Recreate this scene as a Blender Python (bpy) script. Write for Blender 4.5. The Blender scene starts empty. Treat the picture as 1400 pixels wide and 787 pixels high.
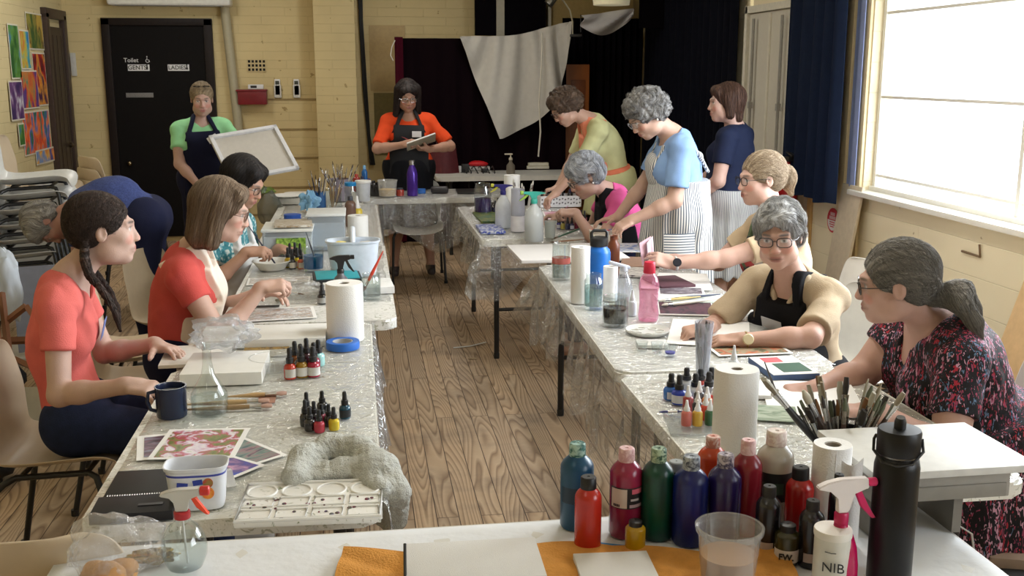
import bpy, bmesh, math, random
import numpy as np
from mathutils import Vector, Matrix, Euler
random.seed(4)
C = bpy.context.scene.collection
PI = math.pi
def R(a): return math.radians(a)

# ------------------------------------------------------------------ camera figures (measured once; used to place things in the room)
F = 1430.0; EYE = 1.70
th = math.atan((393.5-97)/F)
ps = math.atan((700-487)/F*math.cos(th))
cf = Vector((math.sin(ps)*math.cos(th), math.cos(ps)*math.cos(th), -math.sin(th)))
cr = Vector((math.cos(ps), -math.sin(ps), 0))
cu = Vector((math.sin(ps)*math.sin(th), math.cos(ps)*math.sin(th), math.cos(th)))
def ray(px, py): return cf + cr*((px-700)/F) - cu*((py-393.5)/F)
def PZ(px, py, z=0.745):
    d = ray(px, py); t = (z-EYE)/d.z; return Vector((d.x*t, d.y*t, z))
def PY(px, py, y):
    d = ray(px, py); t = y/d.y; return Vector((d.x*t, y, EYE+d.z*t))
def PX(px, py, x):
    d = ray(px, py); t = x/d.x; return Vector((x, d.y*t, EYE+d.z*t))

# ------------------------------------------------------------------ materials
MC = {}
def nodes(name):
    m = bpy.data.materials.new(name); m.use_nodes = True
    nt = m.node_tree; nt.nodes.clear()
    out = nt.nodes.new('ShaderNodeOutputMaterial')
    return m, nt, out
def N(nt, t, **kw):
    n = nt.nodes.new(t)
    for k, v in kw.items():
        if k in n.inputs.keys(): n.inputs[k].default_value = v
        else: setattr(n, k, v)
    return n
def c4(c): return (c[0], c[1], c[2], 1)
def srgb(r, g, b):
    f = lambda v: (v/255/12.92) if v/255 <= .04045 else ((v/255+.055)/1.055)**2.4
    return (f(r), f(g), f(b))
def ramp(nt, stops, interp='LINEAR'):
    n = nt.nodes.new('ShaderNodeValToRGB'); cr_ = n.color_ramp; cr_.interpolation = interp
    while len(cr_.elements) < len(stops): cr_.elements.new(.5)
    for e, (p, c) in zip(cr_.elements, stops): e.position = p; e.color = c4(c)
    return n
def mapped(nt, scale=(1, 1, 1), loc=(0, 0, 0), rot=(0, 0, 0), kind='Object'):
    tc = nt.nodes.new('ShaderNodeTexCoord'); mp = nt.nodes.new('ShaderNodeMapping')
    nt.links.new(tc.outputs[kind], mp.inputs['Vector'])
    mp.inputs['Scale'].default_value = scale; mp.inputs['Location'].default_value = loc; mp.inputs['Rotation'].default_value = rot
    return mp.outputs[0]
def mat(col, rough=.5, var=.08, nscale=30, bump=0, bscale=80, metal=0, spec=.5, attr=None, coat=0, emit=0, stretch=(1, 1, 1), sub=0, key=None):
    """plain surface with slight colour variation and optional bump"""
    k = ('p', tuple(round(v, 4) for v in col), rough, var, nscale, bump, bscale, metal, spec, attr, coat, emit, stretch, sub)
    if k in MC: return MC[k]
    m, nt, out = nodes('surface'); L = nt.links
    b = N(nt, 'ShaderNodeBsdfPrincipled'); L.new(b.outputs[0], out.inputs[0])
    b.inputs['Roughness'].default_value = rough; b.inputs['Metallic'].default_value = metal
    b.inputs['Specular IOR Level'].default_value = spec; b.inputs['Coat Weight'].default_value = coat
    if sub:
        b.inputs['Subsurface Weight'].default_value = sub; b.inputs['Subsurface Radius'].default_value = (.02, .008, .004); b.inputs['Subsurface Scale'].default_value = .5
    v = mapped(nt, stretch)
    no = N(nt, 'ShaderNodeTexNoise', Scale=nscale, Detail=4.0); L.new(v, no.inputs['Vector'])
    rp = ramp(nt, [(.25, tuple(x*(1-var) for x in col)), (.75, tuple(min(1, x*(1+var)) for x in col))])
    L.new(no.outputs['Fac'], rp.inputs[0]); src = rp.outputs[0]
    if attr:
        a = N(nt, 'ShaderNodeAttribute'); a.attribute_name = attr
        mx = N(nt, 'ShaderNodeMix', data_type='RGBA', blend_type='MULTIPLY'); mx.inputs[0].default_value = 1
        L.new(src, mx.inputs[6]); L.new(a.outputs['Color'], mx.inputs[7]); src = mx.outputs[2]
    L.new(src, b.inputs['Base Color'])
    if bump:
        n2 = N(nt, 'ShaderNodeTexNoise', Scale=bscale, Detail=3.0); L.new(v, n2.inputs['Vector'])
        bp = N(nt, 'ShaderNodeBump', Strength=bump, Distance=.004); L.new(n2.outputs['Fac'], bp.inputs['Height']); L.new(bp.outputs[0], b.inputs['Normal'])
    if emit: b.inputs['Emission Color'].default_value = c4(col); b.inputs['Emission Strength'].default_value = emit
    MC[k] = m; return m
def clear(tint=(1, 1, 1), gloss=.12, rough=.05, bump=0, bscale=25, diff=0.0, dcol=(.8, .8, .8)):
    """thin clear plastic / glass wall: mostly transparent with a glossy coat"""
    k = ('c', tint, gloss, rough, bump, bscale, diff, dcol)
    if k in MC: return MC[k]
    m, nt, out = nodes('clear'); L = nt.links
    t = N(nt, 'ShaderNodeBsdfTransparent'); t.inputs[0].default_value = c4(tint)
    g = N(nt, 'ShaderNodeBsdfGlossy'); g.inputs['Roughness'].default_value = rough
    fr = N(nt, 'ShaderNodeFresnel'); geo = N(nt, 'ShaderNodeNewGeometry'); io = N(nt, 'ShaderNodeMath', operation='MULTIPLY_ADD')
    io.inputs[1].default_value = 1/1.45-1.45; io.inputs[2].default_value = 1.45; L.new(geo.outputs['Backfacing'], io.inputs[0]); L.new(io.outputs[0], fr.inputs['IOR'])
    mt = N(nt, 'ShaderNodeMath', operation='MULTIPLY_ADD'); mt.inputs[1].default_value = .9; mt.inputs[2].default_value = gloss*.5; L.new(fr.outputs[0], mt.inputs[0])
    mx = N(nt, 'ShaderNodeMixShader'); L.new(mt.outputs[0], mx.inputs[0]); L.new(t.outputs[0], mx.inputs[1]); L.new(g.outputs[0], mx.inputs[2])
    last = mx
    if bump:
        v = mapped(nt); n2 = N(nt, 'ShaderNodeTexNoise', Scale=bscale, Detail=4.0, Distortion=1.2); L.new(v, n2.inputs['Vector'])
        bp = N(nt, 'ShaderNodeBump', Strength=bump, Distance=.02); L.new(n2.outputs['Fac'], bp.inputs['Height']); L.new(bp.outputs[0], g.inputs['Normal'])
    if diff:
        df = N(nt, 'ShaderNodeBsdfDiffuse'); df.inputs[0].default_value = c4(dcol)
        m2 = N(nt, 'ShaderNodeMixShader'); m2.inputs[0].default_value = diff; L.new(mx.outputs[0], m2.inputs[1]); L.new(df.outputs[0], m2.inputs[2]); last = m2
    L.new(last.outputs[0], out.inputs[0]); MC[k] = m; return m
def liquid(col, dens=.5):
    k = ('l', col, dens)
    if k in MC: return MC[k]
    m, nt, out = nodes('liquid'); L = nt.links
    t = N(nt, 'ShaderNodeBsdfTransparent'); t.inputs[0].default_value = c4(col)
    b = N(nt, 'ShaderNodeBsdfPrincipled', Roughness=.1); b.inputs['Base Color'].default_value = c4(col)
    mx = N(nt, 'ShaderNodeMixShader'); mx.inputs[0].default_value = dens; L.new(t.outputs[0], mx.inputs[1]); L.new(b.outputs[0], mx.inputs[2]); L.new(mx.outputs[0], out.inputs[0])
    MC[k] = m; return m
def blotch(stops, scale=6, rough=.5, detail=5, distort=1.5, vor=False, key='', interp='LINEAR', stretch=(1, 1, 1), bump=0, metal=0):
    """patchy multi-colour pattern (paintings, stained surfaces, printed cloth)"""
    k = ('b', tuple(stops), scale, rough, detail, distort, vor, key, interp, stretch, bump)
    if k in MC: return MC[k]
    m, nt, out = nodes('pattern'); L = nt.links
    b = N(nt, 'ShaderNodeBsdfPrincipled', Roughness=rough, Metallic=metal); L.new(b.outputs[0], out.inputs[0])
    h = (hash_s(key) % 97)*1.37
    v = mapped(nt, stretch, (h, h*.7, h*.3))
    if vor:
        w = N(nt, 'ShaderNodeTexNoise', Scale=scale*.7, Detail=2.0); L.new(v, w.inputs['Vector'])
        ad = N(nt, 'ShaderNodeMix', data_type='VECTOR'); ad.inputs[0].default_value = .12; L.new(v, ad.inputs[4]); L.new(w.outputs['Color'], ad.inputs[5])
        no = N(nt, 'ShaderNodeTexVoronoi', Scale=scale); L.new(ad.outputs[1], no.inputs['Vector'])
        sp = N(nt, 'ShaderNodeSeparateColor'); L.new(no.outputs['Color'], sp.inputs[0]); src = sp.outputs[0]
    else:
        no = N(nt, 'ShaderNodeTexNoise', Scale=scale, Detail=float(detail), Distortion=distort); L.new(v, no.inputs['Vector']); src = no.outputs['Fac']
    rp = ramp(nt, stops, interp); L.new(src, rp.inputs[0]); L.new(rp.outputs[0], b.inputs['Base Color'])
    if bump:
        bp = N(nt, 'ShaderNodeBump', Strength=bump, Distance=.01); L.new(src, bp.inputs['Height']); L.new(bp.outputs[0], b.inputs['Normal'])
    MC[k] = m; return m
def hash_s(s):
    h = 7
    for ch in str(s): h = (h*31+ord(ch)) % 100003
    return h
def stripes(c1, c2, n=60, mode='radial', rough=.8, duty=.5, rot=(0, 0, 0)):
    m, nt, out = nodes('stripes'); L = nt.links
    b = N(nt, 'ShaderNodeBsdfPrincipled', Roughness=rough); L.new(b.outputs[0], out.inputs[0])
    v = mapped(nt, rot=rot)
    if mode == 'radial':
        g = N(nt, 'ShaderNodeTexGradient', gradient_type='RADIAL'); L.new(v, g.inputs[0]); src = g.outputs['Fac']
    else:
        s = N(nt, 'ShaderNodeSeparateXYZ'); L.new(v, s.inputs[0]); src = s.outputs[mode]
    mu = N(nt, 'ShaderNodeMath', operation='MULTIPLY'); mu.inputs[1].default_value = n; L.new(src, mu.inputs[0])
    fr = N(nt, 'ShaderNodeMath', operation='FRACT'); L.new(mu.outputs[0], fr.inputs[0])
    rp = ramp(nt, [(0, c1), (duty-.08, c1), (duty, c2), (.94, c2), (1, c1)]); L.new(fr.outputs[0], rp.inputs[0]); L.new(rp.outputs[0], b.inputs['Base Color'])
    return m

# ------------------------------------------------------------------ objects
def link(o, parent=None):
    C.objects.link(o)
    if parent is not None: o.parent = parent
    return o
def thing(name, label, cat, loc=(0, 0, 0), rz=0, group=None, rot=None):
    o = bpy.data.objects.new(name, None); link(o); o.empty_display_size = .05
    o.location = loc; o.rotation_euler = rot if rot else (0, 0, rz)
    o['label'] = label; o['category'] = cat
    if group: o['group'] = group
    return o
def tag(o, label, cat, group=None, kind=None):
    o['label'] = label; o['category'] = cat
    if group: o['group'] = group
    if kind: o['kind'] = kind
    return o
class MB:
    """collects shapes in one bmesh"""
    def __init__(s): s.b = bmesh.new()
    def add(s, vs, fs, M=None):
        vv = [s.b.verts.new(M @ Vector(v) if M else v) for v in vs]
        for f in fs:
            try: s.b.faces.new([vv[i] for i in f])
            except ValueError: pass
        return s
    def box(s, c, sz, rot=(0, 0, 0), bev=0, seg=2):
        M = Matrix.Translation(c) @ Euler(rot).to_matrix().to_4x4() @ Matrix.Diagonal((sz[0], sz[1], sz[2], 1))
        r = bmesh.ops.create_cube(s.b, size=1, matrix=M)
        if bev:
            es = list({e for v in r['verts'] for e in v.link_edges})
            bmesh.ops.bevel(s.b, geom=es, offset=bev, segments=seg, affect='EDGES', profile=.6)
        return s
    def lathe(s, prof, n=24, c=(0, 0, 0), M=None, cap0=True, cap1=True, sx=1, sy=1):
        vs = []; fs = []
        for (r, z) in prof:
            for i in range(n):
                a = 2*PI*i/n; vs.append((c[0]+r*math.cos(a)*sx, c[1]+r*math.sin(a)*sy, c[2]+z))
        for j in range(len(prof)-1):
            for i in range(n):
                k = (i+1) % n; fs.append((j*n+i, j*n+k, (j+1)*n+k, (j+1)*n+i))
        if cap0 and prof[0][0] > 1e-5: fs.append(tuple(range(n))[::-1])
        if cap1 and prof[-1][0] > 1e-5: fs.append(tuple((len(prof)-1)*n+i for i in range(n)))
        return s.add(vs, fs, M)
    def tube(s, pts, r, n=10, closed=False, flat=1.0):
        pts = [Vector(p) for p in pts]; m = len(pts)
        rs = r if isinstance(r, (list, tuple)) else [r]*m
        vs = []; fs = []; prev = None
        for i, p in enumerate(pts):
            if closed: t = pts[(i+1) % m]-pts[i-1]
            else: t = pts[min(i+1, m-1)]-pts[max(i-1, 0)]
            if t.length < 1e-9: t = Vector((0, 0, 1))
            t.normalize()
            if prev is None:
                a = Vector((0, 0, 1)) if abs(t.z) < .9 else Vector((1, 0, 0)); x = t.cross(a).normalized()
            else: x = (prev-t*prev.dot(t)).normalized()
            prev = x; y = t.cross(x)
            for k in range(n):
                a = 2*PI*k/n; vs.append(p+x*math.cos(a)*rs[i]+y*math.sin(a)*rs[i]*flat)
        for j in range(m if closed else m-1):
            j2 = (j+1) % m
            for k in range(n):
                k2 = (k+1) % n; fs.append((j*n+k, j*n+k2, j2*n+k2, j2*n+k))
        if not closed: fs.append(tuple(range(n))[::-1]); fs.append(tuple((m-1)*n+k for k in range(n)))
        return s.add(vs, fs)
    def prism(s, outline, z0, z1, M=None):
        n = len(outline); vs = [(x, y, z0) for x, y in outline]+[(x, y, z1) for x, y in outline]
        fs = [tuple(range(n))[::-1], tuple(range(n, 2*n))]+[(i, (i+1) % n, n+(i+1) % n, n+i) for i in range(n)]
        return s.add(vs, fs, M)
    def grid(s, fn, nu, nv, thick=0, M=None):
        """fn(u,v)->point; optional thickness along the normal"""
        P = [[Vector(fn(i/nu, j/nv)) for j in range(nv+1)] for i in range(nu+1)]
        def nrm(i, j):
            a = P[min(i+1, nu)][j]-P[max(i-1, 0)][j]; b = P[i][min(j+1, nv)]-P[i][max(j-1, 0)]
            n = a.cross(b); return n.normalized() if n.length > 1e-12 else Vector((0, 0, 1))
        vs = [P[i][j] for i in range(nu+1) for j in range(nv+1)]; w = nv+1
        fs = [(i*w+j, (i+1)*w+j, (i+1)*w+j+1, i*w+j+1) for i in range(nu) for j in range(nv)]
        if thick:
            o = len(vs); vs += [P[i][j]-nrm(i, j)*thick for i in range(nu+1) for j in range(nv+1)]
            fs += [tuple(o+k for k in f[::-1]) for f in fs]
            for i in range(nu):
                fs.append((i*w, o+i*w, o+(i+1)*w, (i+1)*w)); fs.append((i*w+nv, (i+1)*w+nv, o+(i+1)*w+nv, o+i*w+nv))
            for j in range(nv):
                fs.append((j, j+1, o+j+1, o+j)); fs.append((nu*w+j, o+nu*w+j, o+nu*w+j+1, nu*w+j+1))
        return s.add(vs, fs, M)
    def build(s, name, m, parent=None, smooth=True, ang=40, sub=0):
        me = bpy.data.meshes.new(name); bmesh.ops.recalc_face_normals(s.b, faces=s.b.faces)
        if smooth:
            for f in s.b.faces: f.smooth = True
            for e in s.b.edges:
                if len(e.link_faces) == 2 and e.calc_face_angle(0) > R(ang): e.smooth = False
        s.b.to_mesh(me); s.b.free(); me.materials.append(m)
        o = bpy.data.objects.new(name, me); link(o, parent)
        if sub: md = o.modifiers.new('Sub', 'SUBSURF'); md.levels = sub; md.render_levels = sub
        return o
def text(s, size, m, parent, loc, rot, name='lettering', depth=.0006, align='CENTER', bold=0.0):
    cu_ = bpy.data.curves.new('t', 'FONT'); cu_.body = s; cu_.size = size; cu_.extrude = depth; cu_.align_x = align; cu_.align_y = 'CENTER'; cu_.offset = bold; cu_.resolution_u = 3
    t = bpy.data.objects.new('t', cu_); C.objects.link(t)
    me = bpy.data.meshes.new_from_object(t.evaluated_get(bpy.context.evaluated_depsgraph_get()))
    bpy.data.objects.remove(t); bpy.data.curves.remove(cu_)
    me.name = name; me.materials.clear(); me.materials.append(m)
    o = bpy.data.objects.new(name, me); link(o, parent); o.location = loc; o.rotation_euler = rot
    return o
def copy_tree(o, parent=None):
    c = o.copy(); C.objects.link(c); c.parent = parent
    for ch in list(o.children): copy_tree(ch, c)
    return c
def struct(o): o['kind'] = 'structure'; return o
# ------------------------------------------------------------------ smooth solid modelling for bodies, hair and clothes
def nv(v): v = Vector(v); return v.normalized()
def A3(v): return np.array((v[0], v[1], v[2]), dtype=np.float32)
class S:
    def __init__(s): s.p = []; s.disp = None
    def _a(s, f, c, r, k, op, col): s.p.append((f, A3(c), float(r), k, op, col)); return s
    def cap(s, a, b, ra, rb=None, k=.03, op='a', col=None):
        rb = ra if rb is None else rb; a = A3(a); b = A3(b); ab = b-a; l2 = float(ab @ ab)+1e-12
        def f(P):
            q = P-a; t = np.clip((q @ ab)/l2, 0, 1); return np.sqrt(((q-t[:, None]*ab)**2).sum(1))-(ra+(rb-ra)*t)
        return s._a(f, (a+b)/2, math.sqrt(l2)/2+max(ra, rb), k, op, col)
    def cyl(s, a, b, ra, rb=None, k=.02, op='a', col=None, rnd=.006):
        rb = ra if rb is None else rb; a = A3(a); b = A3(b); ab = b-a; L = float(np.sqrt(ab @ ab)); d = ab/L
        def f(P):
            q = P-a; t = q @ d; rad = np.sqrt(np.maximum((q*q).sum(1)-t*t, 0)); rr = ra+(rb-ra)*np.clip(t/L, 0, 1)
            x = rad-rr+rnd; y = np.abs(t-L/2)-L/2+rnd
            return np.minimum(np.maximum(x, y), 0)+np.sqrt(np.maximum(x, 0)**2+np.maximum(y, 0)**2)-rnd
        return s._a(f, (a+b)/2, L/2+max(ra, rb), k, op, col)
    def ell(s, c, r, B=None, k=.03, op='a', col=None):
        c = A3(c); r = A3(r); B = np.eye(3, dtype=np.float32) if B is None else np.array([A3(v) for v in B])
        def f(P):
            q = (P-c) @ B.T; k0 = np.sqrt(((q/r)**2).sum(1)); k1 = np.sqrt(((q/(r*r))**2).sum(1))+1e-9
            return np.where(k0 < 1e-4, -r.min(), k0*(k0-1)/k1)
        return s._a(f, c, float(r.max()), k, op, col)
    def box(s, c, h, B=None, rnd=.005, k=.01, op='a', col=None):
        c = A3(c); h = A3(h); B = np.eye(3, dtype=np.float32) if B is None else np.array([A3(v) for v in B])
        def f(P):
            q = np.abs((P-c) @ B.T)-h+rnd
            return np.sqrt((np.maximum(q, 0)**2).sum(1))+np.minimum(q.max(1), 0)-rnd
        return s._a(f, c, float(np.sqrt((h*h).sum())), k, op, col)
    def cut(s, pt, n, k=.004):   # keep the side n points away from
        pt = A3(pt); n = A3(nv(n)); s.p.append((lambda P: (P-pt) @ n, pt, 1e9, k, 'i', None)); return s
    def inter(s, o, k=.004): s.p.append((lambda P: o.ev(P), A3((0, 0, 0)), 1e9, k, 'i', None)); return s
    def ev(s, P, ctr=None, rad=0):
        d = np.full(len(P), 9., dtype=np.float32)
        for f, c, r, k, op, col in s.p:
            if op == 'n': continue
            if ctr is not None and op in 'as' and float(np.sqrt(((c-ctr)**2).sum()))-r > rad+.05: continue
            x = f(P)
            if op == 'a': h = np.maximum(k-np.abs(d-x), 0)/k; d = np.minimum(d, x)-h*h*k*.25
            elif op == 's': x = -x; h = np.maximum(k-np.abs(d-x), 0)/k; d = np.maximum(d, x)+h*h*k*.25
            elif op == 'i': h = np.maximum(k-np.abs(d-x), 0)/k; d = np.maximum(d, x)+h*h*k*.25
        if s.disp is not None: d = d+s.disp(P)
        return d
    def mesh(s, h):
        ad = [(c, r) for f, c, r, k, op, col in s.p if op == 'a']
        lo = np.min([c-r for c, r in ad], axis=0)-.03; hi = np.max([c+r for c, r in ad], axis=0)+.03
        B = 12; nb = np.ceil((hi-lo)/(h*B)).astype(int); n = nb*B+1
        V = np.full(n, .5, dtype=np.float32)
        bc = np.stack(np.meshgrid(*[np.arange(m) for m in nb], indexing='ij'), -1).reshape(-1, 3)
        cen = (lo+(bc+.5)*B*h).astype(np.float32); dc = s.ev(cen); half = B*h*.87
        near = np.abs(dc) < half*1.35+.03
        for (i, j, k_), d0 in zip(bc[~near], dc[~near]):
            if d0 < 0: V[i*B:(i+1)*B+1, j*B:(j+1)*B+1, k_*B:(k_+1)*B+1] = -.5
        loc = np.stack(np.meshgrid(*[np.arange(B+1)]*3, indexing='ij'), -1).reshape(-1, 3)*h
        for (i, j, k_), ct in zip(bc[near], cen[near]):
            P = (loc+(lo+np.array((i, j, k_))*B*h)).astype(np.float32)
            V[i*B:(i+1)*B+1, j*B:(j+1)*B+1, k_*B:(k_+1)*B+1] = s.ev(P, ct, half).reshape(B+1, B+1, B+1)
        sg = V < 0; n1, n2 = n[1], n[2]
        E_c = []; E_p = []; Q = []
        for ax in range(3):
            a = [slice(None)]*3; b = [slice(None)]*3; a[ax] = slice(0, -1); b[ax] = slice(1, None)
            idx = np.argwhere(sg[tuple(a)] != sg[tuple(b)])
            o1, o2 = (ax+1) % 3, (ax+2) % 3
            idx = idx[(idx[:, o1] > 0) & (idx[:, o2] > 0)]
            if not len(idx): continue
            v0 = V[idx[:, 0], idx[:, 1], idx[:, 2]]; j2 = idx.copy(); j2[:, ax] += 1; v1 = V[j2[:, 0], j2[:, 1], j2[:, 2]]
            p = idx.astype(np.float64); p[:, ax] += v0/(v0-v1)
            cs = []
            for (da, db) in ((0, 0), (-1, 0), (-1, -1), (0, -1)):
                q = idx.copy(); q[:, o1] += da; q[:, o2] += db
                cs.append((q[:, 0]*n1+q[:, 1])*n2+q[:, 2])
            cs = np.stack(cs, 1); E_c.append(cs.reshape(-1)); E_p.append(np.repeat(p, 4, axis=0))
            Q.append(np.where((v0 < 0)[:, None], cs, cs[:, ::-1]))
        ec = np.concatenate(E_c); ep = np.concatenate(E_p); q = np.concatenate(Q)
        u, inv = np.unique(ec, return_inverse=True); cnt = np.bincount(inv)
        co = np.stack([np.bincount(inv, ep[:, a])/cnt for a in range(3)], 1)*h+lo
        return co, np.searchsorted(u, q)
    def colors(s, co, base, soft=.003):
        cols = np.tile(np.array(base, dtype=np.float32), (len(co), 1)); P = co.astype(np.float32)
        for f, c, r, k, op, col in s.p:
            if col is None: continue
            sel = np.sqrt(((P-c)**2).sum(1)) < r+.02
            if not sel.any(): continue
            d = f(P[sel]); w = np.clip(.5-(d-.001)/soft*.5, 0, 1)[:, None]; cols[sel] = cols[sel]*(1-w)+np.array(col)*w
        return cols
def paint(s, c, r, col, B=None):   # colour-only region
    s.ell(c, r, B, op='n', col=col)
def sdf_obj(name, s, h, m, parent, base=(1, 1, 1), colfn=None, origin=(0, 0, 0)):
    co, q = s.mesh(h)
    cols = s.colors(co, base)
    if colfn is not None: cols = colfn(co, cols)
    me = bpy.data.meshes.new(name)
    co2 = co-np.array(origin)
    me.vertices.add(len(co)); me.vertices.foreach_set('co', co2.astype(np.float32).ravel())
    me.loops.add(len(q)*4); me.loops.foreach_set('vertex_index', q.astype(np.int32).ravel())
    me.polygons.add(len(q)); me.polygons.foreach_set('loop_start', np.arange(0, len(q)*4, 4, dtype=np.int32))
    me.polygons.foreach_set('use_smooth', np.ones(len(q), dtype=bool)); me.update(calc_edges=True); me.validate()
    at = me.color_attributes.new('Col', 'FLOAT_COLOR', 'POINT'); at.data.foreach_set('color', np.concatenate([np.clip(cols, 0, 1), np.ones((len(co), 1))], 1).astype(np.float32).ravel())
    me.materials.append(m); o = bpy.data.objects.new(name, me); link(o, parent); return o
def wob(P, f, seed=0):   # cheap smooth noise in -1..1
    x, y, z = P[:, 0]*f, P[:, 1]*f, P[:, 2]*f; s_ = seed*1.7
    a = np.sin(x*1.1+1.3*np.sin(y*1.7+s_)+s_)+np.sin(y*1.3+1.1*np.sin(z*1.9-s_)+2.1*s_)+np.sin(z*.9+1.2*np.sin(x*1.6+.5*s_)+.7*s_)
    return a/3
# ------------------------------------------------------------------ people
SK = mat((1, 1, 1), .5, .05, 60, .15, 350, attr='Col', spec=.35, sub=.06)
HM = mat((1, 1, 1), .55, .12, 260, .5, 420, attr='Col', spec=.3)
def ik(a, c, l1, l2, hint):
    a = Vector(a); c = Vector(c); d = c-a; L = d.length
    if L > (l1+l2)*.995: c = a+d.normalized()*(l1+l2)*.995; d = c-a; L = d.length
    x = (l1*l1-l2*l2+L*L)/(2*L); h = math.sqrt(max(l1*l1-x*x, 0)); u = d/L
    p = Vector(hint); p = (p-u*p.dot(u)).normalized()
    return a+u*x+p*h, c
def hand(s, w, d, n, side, pose, col, sc=1.0):
    """palm, four unequal bent fingers and a thumb; side +1 right hand, -1 left; n = back of the hand"""
    w = Vector(w); d = nv(d); n = Vector(n); n = (n-d*n.dot(d)).normalized(); t = n.cross(d)*side
    P = lambda x, y, z: w+(t*x+d*y+n*z)*sc
    s.cap(P(.004, -.01, 0), P(.012, .03, 0), .024*sc, .022*sc, .02, col=col)
    s.box(P(.002, .052, 0), (.038*sc, .040*sc, .0125*sc), (t, d, n), .012*sc, .014, col=col)
    s.ell(P(.026, .035, -.008), (.016*sc, .028*sc, .013*sc), (t, d, n), .012, col=col)
    curls = dict(relax=[(18, 28, 18)]*4, flat=[(4, 8, 5)]*4, grip=[(62, 70, 40)]*4, hold=[(40, 35, 25)]*4,
                 pen=[(42, 40, 22), (52, 48, 28), (66, 62, 35), (72, 68, 40)])[pose]
    tips = []
    for i in range(4):
        bx = .029-.0195*i; ln = (.072, .080, .074, .058)[i]; r = (.0088, .009, .0086, .0078)[i]; spread = (.10, .02, -.05, -.14)[i]*(.5 if pose in ('grip', 'pen') else 1)
        p = P(bx, .086-(0, -.003, .001, .008)[i], 0); a = 0
        for j, (fr, cj) in enumerate(zip((.44, .31, .25), curls[i])):
            a += R(cj); dr = (d*math.cos(a)-n*math.sin(a)+t*spread*math.cos(a)).normalized()
            e = p+dr*ln*fr*sc; s.cap(p, e, r*sc*(1-.1*j), r*sc*(.9-.1*j), .005, col=col); p = e
        tips.append(p)
        s.ell(p-dr*.004*sc+(n*math.cos(a)+d*math.sin(a))*r*.55*sc, (.005*sc, .006*sc, .0035*sc), (t, dr, t.cross(dr)), op='n', col=tuple(min(1, c*1.18) for c in col))
    th_ = dict(relax=(.75, .62, -.25), flat=(.7, .7, -.1), grip=(.35, .62, -.75), hold=(.4, .7, -.65), pen=(.25, .85, -.55))[pose]
    p = P(.028, .022, -.006); dr = (t*th_[0]+d*th_[1]+n*th_[2]).normalized()
    for j, (ln, ra) in enumerate(((.042, .0125), (.032, .0105), (.026, .0095))):
        if j and pose in ('pen', 'hold', 'grip'): dr = (dr-t*.35).normalized()
        e = p+dr*ln*sc; s.cap(p, e, ra*sc, ra*.86*sc, .008, col=col); p = e
    return (tips[0]+p)/2, tips, p
def head(s, hc, f, u, sk, lips, brow, iris=(.05, .04, .03), b=1.0, jaw=1.0):
    f = nv(f); u = Vector(u); u = (u-f*u.dot(f)).normalized(); r = f.cross(u); B = (r, f, u)
    P = lambda x, y, z: Vector(hc)+(r*x+f*y+u*z)
    s.ell(P(0, -.018, .035), (.073*b, .092, .083), B, .02)
    s.ell(P(0, .028, -.02), (.058*b, .062, .085), B, .03)
    s.ell(P(0, .030, -.062), (.048*jaw, .052, .045), B, .03)
    s.ell(P(0, .066, -.092), (.021, .019, .017), B, .025)
    for x in (-1, 1):
        s.ell(P(x*.034, .058, -.022), (.023, .024, .024), B, .025)
        s.ell(P(x*.046*jaw, .012, -.068), (.02*jaw, .03, .025), B, .03)
        s.cap(P(x*.012, .089, .026), P(x*.042, .072, .027), .008, .007, .018)
        s.ell(P(x*.031, .096, .008), (.016, .016, .010), B, .014, 's')
        s.ell(P(x*.031, .0730, .007), (.0118, .0118, .0118), B, .003)
        s.cap(P(x*.020, .0855, .0135), P(x*.043, .077, .0125), .0038, .0034, .005)
        s.cap(P(x*.020, .084, .0005), P(x*.042, .077, .001), .003, .003, .006)
        s.ell(P(x*.0115, .099, -.031), (.0078, .009, .0065), B, .008)
        s.ell(P(x*.0765*b, -.006, -.002), (.006, .018, .030), (r*x, (f*.95+r*x*-.35).normalized(), u), .006)
        s.ell(P(x*.082*b, .0, .0), (.005, .010, .017), B, .006, 's')
    s.cap(P(0, .087, .012), P(0, .1045, -.027), .0068, .0100, .012)
    s.ell(P(0, .086, -.060), (.024, .014, .013), B, .014)
    s.cap(P(-.018, .0895, -.055), P(.018, .0895, -.055), .0042, .0042, .006)
    s.cap(P(-.015, .0905, -.065), P(.015, .0905, -.065), .0050, .0050, .006)
    s.ell(P(0, .104, -.0600), (.027, .012, .0012), B, .004, 's')
    for x in (-1, 1):
        paint(s, P(x*.031, .085, .007), (.0115, .012, .0055), (.80, .78, .75), B)
        paint(s, P(x*.031, .089, .0068), (.0052, .01, .0052), iris, B)
        paint(s, P(x*.031, .088, .0135), (.015, .012, .0022), tuple(c*.35 for c in sk), B)
        paint(s, P(x*.032, .088, .0285), (.017, .02, .0035), brow, (nv(r+u*x*-.06), f, u))
        paint(s, P(x*.038, .075, -.028), (.02, .03, .016), (min(1, sk[0]*1.08), sk[1]*.86, sk[2]*.84), B)
    paint(s, P(0, .098, -.0545), (.019, .012, .0042), lips, B); paint(s, P(0, .098, -.0655), (.017, .012, .0046), lips, B)
    paint(s, P(0, .10, -.0600), (.022, .02, .0014), tuple(c*.4 for c in lips), B)
    paint(s, P(0, .11, -.028), (.013, .012, .01), (min(1, sk[0]*1.05), sk[1]*.88, sk[2]*.86), B)
    return P, B
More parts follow.
